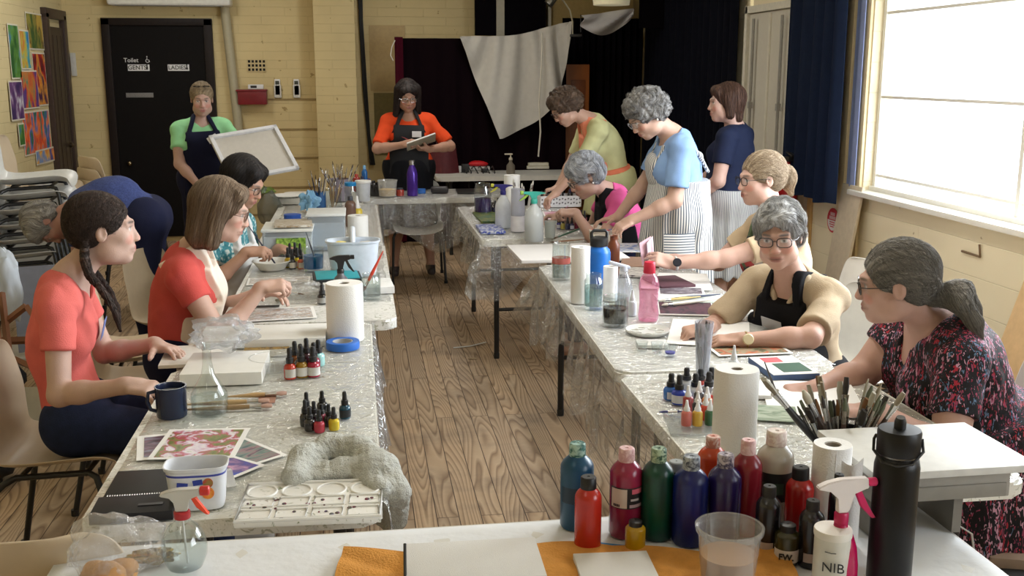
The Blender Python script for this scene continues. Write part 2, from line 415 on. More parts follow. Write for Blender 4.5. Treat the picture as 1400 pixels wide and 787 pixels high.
def glasses(P, B, root, m, w=.026, h=.018, name='glasses', up=0, fw=0):
    g = MB(); r, f, u = B
    for x in (-1, 1):
        pts = []
        for i in range(20):
            a = 2*PI*i/20; ca, sa = math.cos(a), math.sin(a)
            pts.append(P(x*.033+w*math.copysign(abs(ca)**.7, ca), .099+fw-.10*(x*ca*w)**1*.8, .004+up+h*math.copysign(abs(sa)**.7, sa)))
        g.tube(pts, .0017, 6, True)
        g.tube([P(x*(.033+w), .097+fw, .010+up), P(x*.074, .075, .010+up), P(x*.079, .0, .008+up), P(x*.076, -.022, -.008+up)], .0015, 6)
    g.tube([P(-.009, .101+fw, .008+up), P(0, .104+fw, .011+up), P(.009, .101+fw, .008+up)], .0015, 6)
    o = g.build(name, m, root)
    for x in (-1, 1):
        l = MB(); vs = [P(x*.033+w*.95*math.copysign(abs(math.cos(a))**.7, math.cos(a)), .099+fw, .004+up+h*.95*math.copysign(abs(math.sin(a))**.7, math.sin(a))) for a in [2*PI*i/20 for i in range(20)]]
        l.add(vs, [tuple(range(20))]); l.build('lens', clear((.96, .97, .97), .08), o)
    return o
def hair(kind, hc, B, c1, c2, root, h, seed=1, t=.02):
    """hair of one head: fitted solid with strand relief and strand colour"""
    r, f, u = B; s = S(); P = lambda x, y, z: Vector(hc)+r*x+f*y+u*z
    HC = A3(hc); Bm = np.array([A3(v) for v in B])
    s.ell(P(0, -.022, .038), (.075+t, .092+t, .082+t), B, .02)
    curly = kind in ('curly', 'short', 'crop')
    if kind == 'curly':
        s.ell(P(0, -.05, -.005), (.085+t*.7, .07+t, .07), B, .03)
        s.ell(P(0, .035, .085), (.065, .05, .035+t*.4), B, .03)
    if kind in ('short', 'crop'):
        s.ell(P(0, -.045, -.01), (.078+t*.4, .062+t*.6, .06), B, .03)
        s.ell(P(0, .045, .08), (.06, .042, .03), B, .03)
    if kind == 'bob':
        for x in (-1, 1):
            s.cap(P(x*.072, -.005, .05), P(x*.085, .0, -.115), .034, .03, .03)
            s.cap(P(x*.05, -.06, .03), P(x*.06, -.055, -.12), .045, .035, .03)
        s.cap(P(0, -.07, .02), P(0, -.07, -.12), .055, .045, .04)
        s.cap(P(-.05, .055, .085), P(.05, .055, .085), .026, .026, .03)
    if kind == 'long':
        for x in (-1, 1):
            s.cap(P(x*.07, .0, .06), P(x*.09, .02, -.17), .038, .028, .03)
            s.cap(P(x*.05, -.06, .03), P(x*.07, -.05, -.17), .045, .035, .03)
        s.cap(P(0, -.07, .02), P(0, -.065, -.16), .055, .04, .04)
        s.cap(P(-.05, .06, .078), P(.05, .06, .078), .026, .026, .03)
    if kind == 'mid':
        for x in (-1, 1): s.cap(P(x*.07, -.01, .05), P(x*.078, -.01, -.07), .036, .026, .03)
        s.cap(P(0, -.065, .02), P(0, -.065, -.09), .055, .042, .04)
        s.cap(P(-.045, .055, .08), P(.045, .055, .085), .026, .028, .03)
    if kind == 'bun':
        s.ell(P(0, -.055, .0), (.07, .055, .065), B, .03)
        s.ell(P(0, -.135, -.005), (.05, .04, .055), B, .015)
        s.cap(P(.01, -.14, -.03), P(.0, -.15, -.085), .03, .012, .02)
    if kind == 'pony':
        s.ell(P(0, -.055, .0), (.072, .055, .065), B, .03)
        for q, (x, z) in enumerate(((0, 0), (.018, .012), (-.02, -.012), (.0, .02))):
            s.cap(P(0, -.105, -.045), P(x*1.5, -.150-.01*q, -.050+z*.8), .020, .026, .02)
            s.cap(P(x*1.5, -.150-.01*q, -.050+z*.8), P(x*2.4, -.20, -.085-.01*q+z), .026, .020, .02); s.cap(P(x*2.4, -.20, -.085-.01*q+z), P(x*3, -.212, -.14-.012*q+z), .020, .006, .015)
    if kind == 'braids':
        s.ell(P(0, -.05, .0), (.074, .06, .06), B, .03)
    # face opening, ears, nape
    if kind in ('bob', 'long', 'mid'):
        s.ell(P(0, .115, -.028), (.064, .085, .098), B, .012, 's'); s.box(P(0, .03, -.14), (.060, .085, .10), B, .03, .02, 's')
    elif kind == 'curly':
        s.ell(P(0, .12, -.03), (.075, .082, .095), B, .012, 's'); s.box(P(0, .06, -.10), (.12, .075, .072), B, .03, .02, 's')
    elif kind in ('short', 'crop'):
        s.ell(P(0, .115, -.025), (.072, .08, .092), B, .012, 's'); s.box(P(0, .055, -.09), (.12, .068, .072), B, .03, .02, 's')
        for x in (-1, 1): s.ell(P(x*.095, -.003, -.008), (.022, .024, .036), B, .01, 's')
    else:
        s.ell(P(0, .125, -.045), (.085, .095, .115), B, .012, 's'); s.box(P(0, .055, -.09), (.12, .065, .075), B, .03, .02, 's')
        for x in (-1, 1): s.ell(P(x*.09, -.003, -.012), (.024, .024, .034), B, .01, 's')
    if kind == 'braids':
        for x in (-1, 1):
            pts = [P(x*.062, -.055, -.03), P(x*.070, -.06, -.08), P(x*.078, -.05, -.13), P(x*.088, -.015, -.18), P(x*.092, .012, -.225), P(x*.094, .028, -.27)]
            for i in range(22):
                a = i/21*(len(pts)-1); k = min(int(a), len(pts)-2); p = pts[k].lerp(pts[k+1], a-k)
                off = (r*math.cos(i*PI)+f*math.sin(i*PI)*.5)*.005
                s.ell(p+off, (.0145-.0003*i, .0145-.0003*i, .013), B, .004)
            s.cap(pts[-1], P(x*.095, .034, -.315), .010, .004, .008)
    amp = dict(curly=.0075, short=.005, crop=.004).get(kind, .0008)
    def lc(Pp): return (Pp-HC) @ Bm.T
    def disp(Pp):
        q = lc(Pp)
        if kind in ('curly', 'short', 'crop'):
            return amp*wob(q, 88 if kind == 'curly' else 75, seed)+amp*.5*wob(q, 150, seed+3)
        th_ = np.arctan2(q[:, 0], q[:, 2]+.02 if kind in ('bun', 'pony', 'braids') else q[:, 1]+.05)
        return amp*np.sin(th_*34+2*np.sin(q[:, 2]*30+seed))+amp*.8*np.sin(th_*71+3*np.sin(q[:, 1]*25))+.0022*wob(q, 22, seed)
    s.disp = disp
    def cfn(co, cols):
        q = lc(co.astype(np.float32))
        if curly: w = .45+.22*wob(q, 80, seed+5)+.3*wob(q, 190, seed+7)
        else:
            th_ = np.arctan2(q[:, 0], q[:, 2]+.02 if kind in ('bun', 'pony', 'braids') else q[:, 1]+.05)
            w = .5+.35*np.sin(th_*23+2*np.sin(q[:, 2]*22+seed))+.3*np.sin(th_*61+seed+2*np.sin(q[:, 2]*40))
        w = np.clip(w, 0, 1)[:, None]; return np.array(c1)*(1-w)+np.array(c2)*w
    ho = sdf_obj('hair', s, h, HM, root, c1, cfn)
    # loose strands lying along the hair
    near = h < .0046; n = 2600 if near else 1300; m = 9; rad = .0008 if near else .0013
    co = np.empty(len(ho.data.vertices)*3, dtype=np.float32); ho.data.vertices.foreach_get('co', co); co = co.reshape(-1, 3)
    rg = np.random.default_rng(seed); Q = co[rg.integers(0, len(co), n)].copy()
    def grad(X):
        e = .002; g_ = np.stack([s.ev(X+np.eye(3, dtype=np.float32)[a]*e)-s.ev(X-np.eye(3, dtype=np.float32)[a]*e) for a in range(3)], 1)
        return g_/(np.sqrt((g_*g_).sum(1))[:, None]+1e-6)
    def field(X):
        q = lc(X)
        if kind in ('bob', 'long', 'mid'):
            sx = np.where(q[:, 0] > .012, 1., -1.); v = np.stack([sx*.9*np.clip((q[:, 2]-.03)*14, 0, 1), .25*np.sin(q[:, 0]*60+seed)*0-.15*np.clip((q[:, 2]-.05)*10, 0, 1), -np.ones(len(q))*.8], 1)
        elif kind in ('bun', 'pony'):
            v = np.array((0, -.118, -.01 if kind == 'bun' else -.045))-q; tail = q[:, 1] < -.112
            v[tail] = np.stack([q[tail, 0]*2, -.35+0*q[tail, 0], -.9-0*q[tail, 0]], 1)
        elif kind == 'braids':
            v = np.stack([np.sign(q[:, 0])*.064, -.058+0*q[:, 0], -.035+0*q[:, 0]], 1)-q; low = q[:, 2] < -.05; v[low] = (np.stack([0*q[low, 0], .35+0*q[low, 0], -1+0*q[low, 0]], 1))
        else:
            w_ = 34 if kind == 'curly' else 26; v = np.stack([wob(q, w_, seed+1), wob(q, w_, seed+2), wob(q, w_, seed+3)], 1)*(1.0 if kind == 'curly' else .55)
            v += np.stack([q[:, 0]*3, .1+0*q[:, 0], -.3+0*q[:, 0]], 1)*(.3 if kind == 'curly' else .8)
        v = v+rg.normal(0, .05, v.shape); v /= np.sqrt((v*v).sum(1))[:, None]+1e-6
        return (v @ Bm).astype(np.float32)
    step = (.0085 if curly else .014)*rg.uniform(.7, 1.2, n)[:, None].astype(np.float32); offm = rg.uniform(.0002, .0022 if not curly else .006, n).astype(np.float32)
    path = [Q]; nr = []
    for k_ in range(m):
        g_ = grad(Q); nr.append(g_); v = field(Q); v -= g_*(v*g_).sum(1)[:, None]; v /= np.sqrt((v*v).sum(1))[:, None]+1e-6
        Q = Q+v*step; g2 = grad(Q); o_ = offm*math.sin(PI*(k_+1)/(m*.9)) if not curly else offm*(k_+1)/m*1.3
        Q = Q-g2*(np.clip(s.ev(Q)-o_, -.01, .01))[:, None]; path.append(Q)
    nr.append(nr[-1]); Pt = np.stack(path, 1); Nn = np.stack(nr, 1); T_ = np.gradient(Pt, axis=1); T_ /= np.sqrt((T_*T_).sum(2))[:, :, None]+1e-6
    Sd = np.cross(T_, Nn); Sd /= np.sqrt((Sd*Sd).sum(2))[:, :, None]+1e-6
    rr = rad*np.linspace(1, .35, m+1)[None, :, None]; V3 = np.stack([Pt+Sd*rr, Pt-Sd*rr, Pt+Nn*rr], 2).reshape(-1, 3)
    i0 = (np.arange(n)[:, None]*(m+1)+np.arange(m)[None, :]).reshape(-1)*3; fs = []
    for a in range(3): b_ = (a+1) % 3; fs.append(np.stack([i0+a, i0+b_, i0+3+b_, i0+3+a], 1))
    fs = np.concatenate(fs); w = np.clip(rg.normal(.5, .33, n), 0, 1.25)[:, None]; cc = np.array(c1)*(1-w)+np.array(c2)*w; cc = np.repeat(np.clip(cc, 0, 1), (m+1)*3, axis=0)
    me = bpy.data.meshes.new('strands'); me.vertices.add(len(V3)); me.vertices.foreach_set('co', V3.astype(np.float32).ravel()); me.loops.add(len(fs)*4); me.loops.foreach_set('vertex_index', fs.astype(np.int32).ravel())
    me.polygons.add(len(fs)); me.polygons.foreach_set('loop_start', np.arange(0, len(fs)*4, 4, dtype=np.int32)); me.polygons.foreach_set('use_smooth', np.ones(len(fs), dtype=bool)); me.update(calc_edges=True)
    at = me.color_attributes.new('Col', 'FLOAT_COLOR', 'POINT'); at.data.foreach_set('color', np.concatenate([cc, np.ones((len(cc), 1))], 1).astype(np.float32).ravel()); me.materials.append(HM)
    so = bpy.data.objects.new('strands', me); link(so, ho)
    return ho
def person(label, loc, pel, neck, sh, hc, look, hup=(0, 0, 1), bend=(0, 0, 0), arms={}, legs={}, b=1.0, bust=1.0, belly=1.0, sk=(.62, .36, .26), lips=(.45, .17, .14),
           brow=(.18, .13, .10), hairk='short', hc1=(.3, .3, .3), hc2=(.5, .5, .5), ht=.02, shirt=None, sleeve=.62, hem=.10, vneck=0, open_r=.072, sc=1.0, h=.006, faceb=1.0, jaw=1.0,
           lower=None, apron=None, skirt=None, specs=None, shoes=None, seed=1, shw=.165, fold=.0045, name='person', collar=None, sleeve_r=1.0, dress=None, ears=True):
    """one figure; all coordinates are world coordinates, the root sits on the floor below the pelvis"""
    O = Vector(loc); root = thing(name, label, 'person', O); sk = (sk[0]*.90, sk[1]*.97, sk[2]*1.02)
    L = lambda p: Vector(p)-O
    pel = L(pel); neck = L(neck); hc = L(hc); sh = nv(sh)     # sh: towards her right hand side
    mid = (pel+neck)/2+Vector(bend); up0 = (mid-pel).normalized(); up1 = (neck-mid).normalized()
    f0 = nv(up0.cross(sh)); f1 = nv(up1.cross(sh)); r1 = f1.cross(up1)
    T = lambda x, y, z: pel.lerp(mid, z*2)+r1*x+f0*y if z < .5 else mid.lerp(neck, z*2-1)+r1*x+f1*y
    B0 = (sh, f0, nv(sh.cross(f0))); B1 = (r1, f1, up1)
    fw = nv(Vector((f0.x, f0.y, 0)) if abs(f0.z) < .9 else f1)
    def torso(s, e, c=None):
        s.cap(pel+sh*.08, pel-sh*.08, (.108*b+e), k=.05, col=c)
        s.ell(T(0, .01+.03*(belly-1)*3, .27), (.135*b*(.6+.4*belly)+e, .10*b*belly+e, .15+e), B0, .06, col=c)
        s.ell(T(0, .0, .62), (.142*b+e, .102*b+e, .165+e), B1, .06, col=c)
        s.cap(T(-shw*.72, -.01, .87), T(shw*.72, -.01, .87), .062*b**.5+e, k=.05, col=c)
        s.cap(T(0, -.01, .93), T(0, .0, 1.0), .066*b**.4+e*.7, .056+e*.5, k=.04, col=c)
        for x in (-1, 1): s.ell(T(x*.072*b, .072*b, .62), (.064*bust+e, .058*bust*b+e, .064*bust+e), B1, .05, col=c)
    body = S(); torso(body, 0)
    # neck + head
    hf = nv(look); hu = Vector(hup); hu = (hu-hf*hu.dot(hf)).normalized()
    body.cap(T(0, -.005, .97), hc-hf*.022-hu*.05, .053*b**.3, .050*b**.2, .03)
    P, B = head(body, hc, hf, hu, sk, lips, brow, b=faceb, jaw=jaw)
    # arms
    J = {}
    for sd, x in (('R', 1), ('L', -1)):
        a = arms[sd]; S_ = T(x*shw, -.005, .875)+Vector(a.get('so', (0, 0, 0))); E_, W_ = ik(S_, L(a['w']), .275*sc, .245*sc, a.get('hint', (0, 0, -1)))
        body.cap(S_, E_, .050*b, .038*b**.7, .035); body.cap(E_, E_.lerp(W_, .35), .038*b**.7, .037*b**.6, .02); body.cap(E_.lerp(W_, .3), W_, .037*b**.6, .0245*b**.3, .02)
        hd = Vector(a.get('d', W_-E_)); tip, tips, tt = hand(body, W_, hd, a.get('n', (0, 0, 1)), x, a.get('pose', 'relax'), sk, .95*sc)
        J[sd] = dict(S=S_, E=E_, W=W_, tip=tip+O, tips=[t+O for t in tips], d=nv(hd))
    for sd, x in (('R', 1), ('L', -1)):
        hip = pel+sh*x*.085; an = L(legs[sd]['a']); K, A_ = ik(hip, an, .41*sc, .40*sc, legs[sd].get('hint', tuple(fw)))
        body.cap(hip, K, .085*b, .056*b**.7, .04); body.cap(K, K.lerp(A_, .35), .053*b**.7, .054*b**.6, .03); body.cap(K.lerp(A_, .35), A_, .054*b**.6, .034, .03)
        toe = Vector(legs[sd].get('toe', fw)); toe.z = 0; toe.normalize()
        body.cap(A_+Vector((0, 0, -.03))-toe*.03, A_+toe*.13+Vector((0, 0, -.055)), .033, .024, .03)
        J['l'+sd] = dict(H=hip, K=K, A=A_, toe=toe)
    ob = sdf_obj('body', body, h, SK, root, sk)
    def shells(s, e, legs_=True, sl=0):
        torso(s, e)
        if legs_:
            for q in 'RL':
                l = J['l'+q]; s.cap(l['H'], l['K'], .085*b+e, .056*b**.7+e, .04); s.cap(l['K'], l['A'], .054*b**.6+e, .04+e, .03)
    if shirt:
        s = S(); torso(s, .011)
        for q in 'RL':
            j = J[q]; d = (j['E']-j['S'])
            if sleeve <= 1: s.cyl(j['S']-d*.02, j['S']+d*sleeve, .048*b+.009, (.043*b**.8+.010)*(1+(sleeve_r-1)*.6), .025, rnd=.008); s.ell(j['S'], (.050*b+.011,)*3, k=.025)
            else:
                s.cap(j['S'], j['E'], .052*b+.014, .040*b**.7+.016, .03); d2 = j['W']-j['E']; s.cyl(j['E'], j['E']+d2*(sleeve-1), .040*b**.7+.016, .030*b**.5+.016, .03, rnd=.006)
        s.cut(pel-up0*hem, -up0)
        s.cap(T(0, .01, .965), (T(0, .02, 1.12)+hc-hu*.03)/2, open_r, .08, .012, 's')
        if vneck: s.cap(T(0, .03, .93), T(0, .15*b, .93-vneck), .05, .012, .012, 's')
        fo = fold
        s.disp = lambda Q: fo*(wob(Q, 17, seed)+.6*wob(Q, 38, seed+4)+1.3*(.35-np.abs(wob(Q, 24, seed+9))))
        sdf_obj('shirt' if not dress else 'dress', s, h, shirt, root)
        if collar:
            c_ = S()
            for x in (-1, 1): c_.cap(T(x*.060, .035, .985), T(x*.030, .085*b, .885), .016, .010, k=.01)
            c_.cap(T(-.06, .0, 1.0), T(.06, .0, 1.0), .03, k=.03); c_.cap(T(0, .01, .965), (T(0, .02, 1.12)+hc-hu*.03)/2, open_r*.93, .08, .008, 's')
            sdf_obj('collar', c_, h*.8, collar, root)
    if lower:
        s = S(); s.cap(pel+sh*.08, pel-sh*.08, .108*b+.02, k=.05)
        for q in 'RL':
            l = J['l'+q]; s.cap(l['H'], l['K'], .085*b+.015, .060*b**.7+.014, .035)
            s.cap(l['K'], l['K'].lerp(l['A'], .5), .060*b**.7+.016, .060*b**.7+.012, .02); s.cyl(l['K'], l['A']+Vector((0, 0, .02)), .060*b**.7+.013, .052+.012, .03)
        s.cut(pel+up0*.12, up0); s.disp = lambda Q: .003*(wob(Q, 15, seed+2)+.6*wob(Q, 40, seed+1))
        sdf_obj('trousers', s, h*1.3, lower, root)
    if skirt:
        m_, zt, zb, r0_, r1_ = skirt; s = S(); c0 = Vector((pel.x, pel.y, 0))
        top = pel+up0*zt; s.cyl(top, Vector((pel.x+fw.x*.02, pel.y+fw.y*.02, zb)), r0_, r1_, .03); s.cap(pel+sh*.08, pel-sh*.08, .115*b+.02, k=.06)
        s.cut(top, up0); s.cut(Vector((0, 0, zb)), (0, 0, -1))
        def dsp(Q):
            a = np.arctan2(Q[:, 0]-pel.x, Q[:, 1]-pel.y); k_ = np.clip((top.z-Q[:, 2])/.5, 0, 1); return .009*k_*np.sin(a*11+seed)+.006*k_*np.sin(a*19+2)
        s.disp = dsp; sdf_obj('skirt', s, h*1.3, m_, root)
    if apron:
        s = S(); shells(s, .033); rg = S(); bw = apron.get('bib', .115); top = apron.get('top', .74)
        rg.box(T(0, .21, (top+.2)/2), (bw, .18, (top-.2)/2*(neck-pel).length+.02), (r1, f1, up1), .01, .01)
        rg.box(T(0, .19, .10), (.15*b, .17, .17), B0, .01, .02)
        lp = pel.lerp((J['lR']['K']+J['lL']['K'])/2, .5); ld = ((J['lR']['K']+J['lL']['K'])/2-pel).normalized(); ln_ = nv(sh.cross(ld)); ln_ = ln_ if ln_.dot(f0+Vector((0, 0, 1))) > 0 else -ln_
        rg.box(lp+ln_*.13, (.15*b, .20, .13), (sh, ld, ln_), .01, .02)
        for x in (-1, 1):
            a_ = T(x*(bw-.016), .10*b, top-.02); n_ = T(x*.060, -.03, 1.04); c_ = (a_+n_)/2; dd = (n_-a_).normalized(); rr = nv(f1.cross(dd))
            rg.box(c_+f1*.03, (.014, .13, (n_-a_).length/2+.02), (rr, nv(dd.cross(rr)), dd), .003, .003)
        nb = S(); nb.cap(T(-.05, -.03, 1.0), T(.05, -.03, 1.0), .03); s.inter(rg, .003); s.disp = lambda Q: .0025*wob(Q, 20, seed+6)
        ap = sdf_obj('apron', s, h, apron['m'], root)
        if apron.get('band'):
            ba = S(); torso(ba, .024); rb_ = S(); rb_.box(T(0, 0, .17), (.3, .3, .018), B0, .004, .003); ba.inter(rb_, .003); sdf_obj('apron_tie', ba, h, apron['band'], root)
    if shoes:
        for q in 'RL':
            l = J['l'+q]; g = S(); A_ = l['A']; toe = l['toe']; z = Vector((0, 0, 1))
            g.cap(A_-z*.045-toe*.035, A_-z*.06+toe*.14, .042, .034, .03); g.cut(A_-z*.085, -z); g.cut(A_-z*.015, z)
            sdf_obj('shoe', g, h, shoes, root)
    hair(hairk, hc, B, hc1, hc2, root, max(h*.8, .004), seed, ht)
    if specs: glasses(P, B, root, specs)
    return dict(root=root, O=O, T=lambda x, y, z: T(x, y, z)+O, P=lambda x, y, z: P(x, y, z)+O, B=B, B1=B1, J=J, L=L)
def badge(pz, x, z, w=.075, hh=.048, m=None, y=.125, tilt=0, b=1.0):
    r1, f1, u1 = pz['B1']; o = pz['L'](pz['T'](x, y, z)); g = MB()
    M = Matrix((r1, f1, u1)).transposed().to_4x4() @ Matrix.Rotation(tilt, 4, 'Y'); M.translation = o
    vs = [M @ Vector((sx*w/2, 0, sz*hh/2)) for sx, sz in ((-1, -1), (1, -1), (1, 1), (-1, 1))]+[M @ Vector((sx*w/2, -.002, sz*hh/2)) for sx, sz in ((-1, -1), (1, -1), (1, 1), (-1, 1))]
    g.add(vs, [(0, 1, 2, 3), (7, 6, 5, 4), (0, 4, 5, 1), (1, 5, 6, 2), (2, 6, 7, 3), (3, 7, 4, 0)]); return g.build('name_badge', m or mat((.78, .78, .8), .5), pz['root'])
# ------------------------------------------------------------------ the painters
def fab(r, g, b, rough=.85, var=.07): return mat(srgb(r, g, b), rough, var, 14, .35, 260, spec=.2)
NAVY = fab(26, 30, 58); BLACKF = fab(20, 20, 24); DENIM = mat(srgb(34, 44, 74), .85, .2, 40, .4, 300, spec=.2)
SPEC = mat((.02, .018, .018), .25, .0); SPECB = mat((.09, .04, .02), .3, .0); SPECS = mat((.5, .5, .52), .25, 0, metal=1)
def st(x, y, dx=.0, dy=.12): return {'R': {'a': (x+dx, y+dy, .09)}, 'L': {'a': (x-dx, y-dy, .09)}}
SKIN1 = (.66, .40, .30); SKIN2 = (.60, .34, .25); SKIN3 = (.54, .29, .20); SKIN4 = (.68, .40, .31)
WHO = {}
def folk():
    W = WHO
    W['pigtail'] = person('young woman in salmon t-shirt with two dark braids, seated at the left table looking away', (-1.02, 3.52, 0),
        (-.955, 3.54, .565), (-.940, 3.52, 1.045), (.1, -1, 0), PY(141, 315, 3.55), (1, .22, -.02), (-.12, 0, 1), bend=(-.06, 0, 0),
        arms={'R': {'w': (-.72, 3.20, .76), 'd': (1, -.35, -.05), 'n': (0, -.3, 1), 'hint': (-.4, -.1, -1), 'pose': 'hold'}, 'L': {'w': (-.70, 3.58, .79), 'd': (.8, -.6, -.1), 'n': (.1, .2, 1), 'hint': (-.2, .4, -1)}},
        legs={'R': {'a': (-.52, 3.42, .09), 'hint': (.6, 0, 1)}, 'L': {'a': (-.52, 3.66, .09), 'hint': (.6, 0, 1)}},
        b=.86, bust=.8, belly=.85, sk=(.64, .40, .31), hairk='braids', hc1=(.018, .013, .011), hc2=(.09, .058, .045), ht=.012,
        shirt=fab(222, 112, 106), sleeve=.50, hem=.06, lower=DENIM, h=.005, seed=2, jaw=.95, sleeve_r=1.18, shw=.155, brow=(.06, .04, .03), fold=.005, shoes=mat((.5, .5, .5), .6))
    W['coral'] = person('woman with grey-blonde bob, coral t-shirt and pale apron, painting at the left table', (-.73, 4.22, 0),
        (-.74, 4.25, .58), (-.665, 4.22, 1.0), (.06, -1, 0), PY(303, 288, 4.2), (1, -.02, -.30), bend=(-.03, 0, 0),
        arms={'R': {'w': PY(358, 394, 4.08), 'd': (1, .1, .12), 'n': (-.2, -.5, 1), 'hint': (-.1, -.35, -1), 'pose': 'pen'}, 'L': {'w': (-.42, 4.30, .81), 'd': (1, -.5, .0), 'n': (0, .3, 1), 'hint': (-.1, .4, -1), 'pose': 'relax'}},
        legs={'R': {'a': (-.25, 4.12, .09), 'hint': (.6, 0, 1)}, 'L': {'a': (-.25, 4.36, .09), 'hint': (.6, 0, 1)}},
        b=1.04, bust=1.1, belly=1.1, sk=(.60, .36, .27), hairk='bob', hc1=(.10, .065, .040), hc2=(.30, .22, .15), ht=.017,
        shirt=fab(196, 82, 76), sleeve=.42, hem=.08, lower=NAVY, apron=dict(m=fab(228, 216, 200), bib=.10, top=.78), specs=SPECB, h=.005, seed=5, sleeve_r=1.15)
    W['teal'] = person('woman with short black hair, dark glasses and teal printed top, painting beyond the coral one', (-.68, 5.35, 0),
        (-.74, 5.40, .57), (-.64, 5.34, .985), (-.4, -.92, 0), PY(333, 249, 5.3), (.86, -.38, -.48), bend=(-.03, 0, 0),
        arms={'R': {'w': PY(338, 345, 5.12), 'd': (.9, -.1, .05), 'n': (-.2, -.5, 1), 'hint': (-.3, -.3, -1), 'pose': 'pen'}, 'L': {'w': (-.42, 5.45, .80), 'd': (1, -.3, 0), 'n': (0, .2, 1), 'hint': (0, .5, -1)}},
        legs={'R': {'a': (-.25, 5.15, .09), 'hint': (.6, -.2, 1)}, 'L': {'a': (-.2, 5.40, .09), 'hint': (.6, -.2, 1)}},
        b=1.0, sk=(.50, .27, .18), hairk='mid', hc1=(.008, .007, .007), hc2=(.03, .024, .022), ht=.018,
        shirt=blotch([(.3, srgb(30, 92, 104)), (.5, srgb(60, 130, 138)), (.62, srgb(200, 210, 205))], 26, .8, key='teal'), sleeve=.55, lower=BLACKF, apron=dict(m=fab(214, 212, 210), bib=.10, top=.62), specs=SPEC, h=.0065, seed=7)
    W['bending'] = person('grey-haired person in blue shirt and navy trousers bending over beside the chair stack', (-1.12, 5.75, 0),
        (-1.13, 5.75, .93), (-1.47, 5.72, .985), (0, 1, 0), PY(66, 305, 5.7), (.22, -.12, -1), (-1, -.1, 0), bend=(.02, 0, .10),
        arms={'R': {'w': (-1.52, 5.95, .50), 'd': (-.2, 0, -1), 'n': (-1, 0, 0), 'hint': (.6, .3, 0)}, 'L': {'w': (-1.50, 5.55, .48), 'd': (-.2, 0, -1), 'n': (-1, 0, 0), 'hint': (.6, -.3, 0)}},
        legs={'R': {'a': (-1.12, 5.90, .09), 'hint': (-1, 0, 0), 'toe': (-1, 0, 0)}, 'L': {'a': (-1.06, 5.60, .09), 'hint': (-1, 0, 0), 'toe': (-1, 0, 0)}}, b=.98, bust=.5, belly=1.15, sk=(.55, .28, .22), hairk='crop', hc1=(.22, .21, .20), hc2=(.55, .53, .50), ht=.014,
        shirt=blotch([(.4, srgb(44, 56, 108)), (.6, srgb(66, 82, 140))], 160, .85, key='blue'), sleeve=.7, hem=.0, lower=fab(30, 34, 62), shoes=mat((.03, .03, .03), .5), h=.006, seed=9)
    W['green'] = person('woman in mint green t-shirt and navy apron standing by the dark door, lifting a canvas', (-1.17, 8.2, 0),
        (-1.16, 8.22, .90), (-1.17, 8.22, 1.335), (-1, -.22, 0), PY(276, 136, 8.15), (.16, -1, -.22), bend=(0, .02, 0),
        arms={'R': {'w': (-1.17, 7.98, .86), 'd': (.6, -.4, -.3), 'n': (-.2, -1, .2), 'hint': (-1, .1, -.3)}, 'L': {'w': PY(345, 239, 7.97), 'd': (.75, -.2, .35), 'n': (.3, -.6, -.6), 'hint': (.8, .2, -1), 'pose': 'hold'}},
        legs=st(-1.17, 8.22, -.11, 0), b=1.06, bust=1.1, belly=1.1, sk=(.60, .35, .27), hairk='bun', hc1=(.20, .14, .08), hc2=(.42, .32, .20), ht=.010,
        shirt=fab(152, 214, 158), sleeve=.55, hem=.12, lower=NAVY, apron=dict(m=fab(22, 25, 50), bib=.125, top=.80), shoes=mat((.03, .03, .03), .5), h=.007, seed=11, sleeve_r=1.2)
    g = W['green']; up = MB(); P = g['P']
    for x in (-1, 1): up.tube([g['L'](P(x*.034+.024*math.cos(a), .062+.02*math.sin(a), .112+.008*math.sin(a))) for a in [2*PI*i/16 for i in range(16)]], .0025, 6, True)
    up.build('glasses_on_head', SPEC, g['root'])
    W['orange'] = person('dark-haired woman in orange t-shirt and black apron standing at the back, drawing on a pad', (.41, 8.72, 0),
        (.41, 8.74, .92), (.415, 8.74, 1.345), (-1, .02, 0), PY(557, 131, 8.68), (.10, -1, -.42), bend=(0, .02, 0),
        arms={'R': {'w': PY(551, 198, 8.48), 'd': (.8, -.5, .25), 'n': (-.3, -.6, .6), 'hint': (-1, .2, -.6), 'pose': 'pen'}, 'L': {'w': PY(586, 204, 8.50), 'd': (-1, -.3, .1), 'n': (-.1, -.4, -1), 'hint': (1, .2, -.5), 'pose': 'hold'}},
        legs={'R': {'a': (.27, 8.72, .09)}, 'L': {'a': (.58, 8.74, .09)}}, b=1.06, bust=1.15, belly=1.1, sk=(.52, .27, .18), hairk='long', hc1=(.012, .009, .009), hc2=(.05, .035, .03), ht=.016,
        shirt=fab(226, 78, 36), sleeve=.85, hem=.12, skirt=(fab(14, 14, 20), .06, .42, .17, .235), apron=dict(m=blotch([(.72, srgb(12, 12, 18)), (.76, srgb(90, 94, 100))], 34, .8, key='ap', interp='CONSTANT'), bib=.125, top=.80), shoes=mat((.04, .03, .03), .5), specs=SPECS, h=.006, seed=13, sleeve_r=1.15)
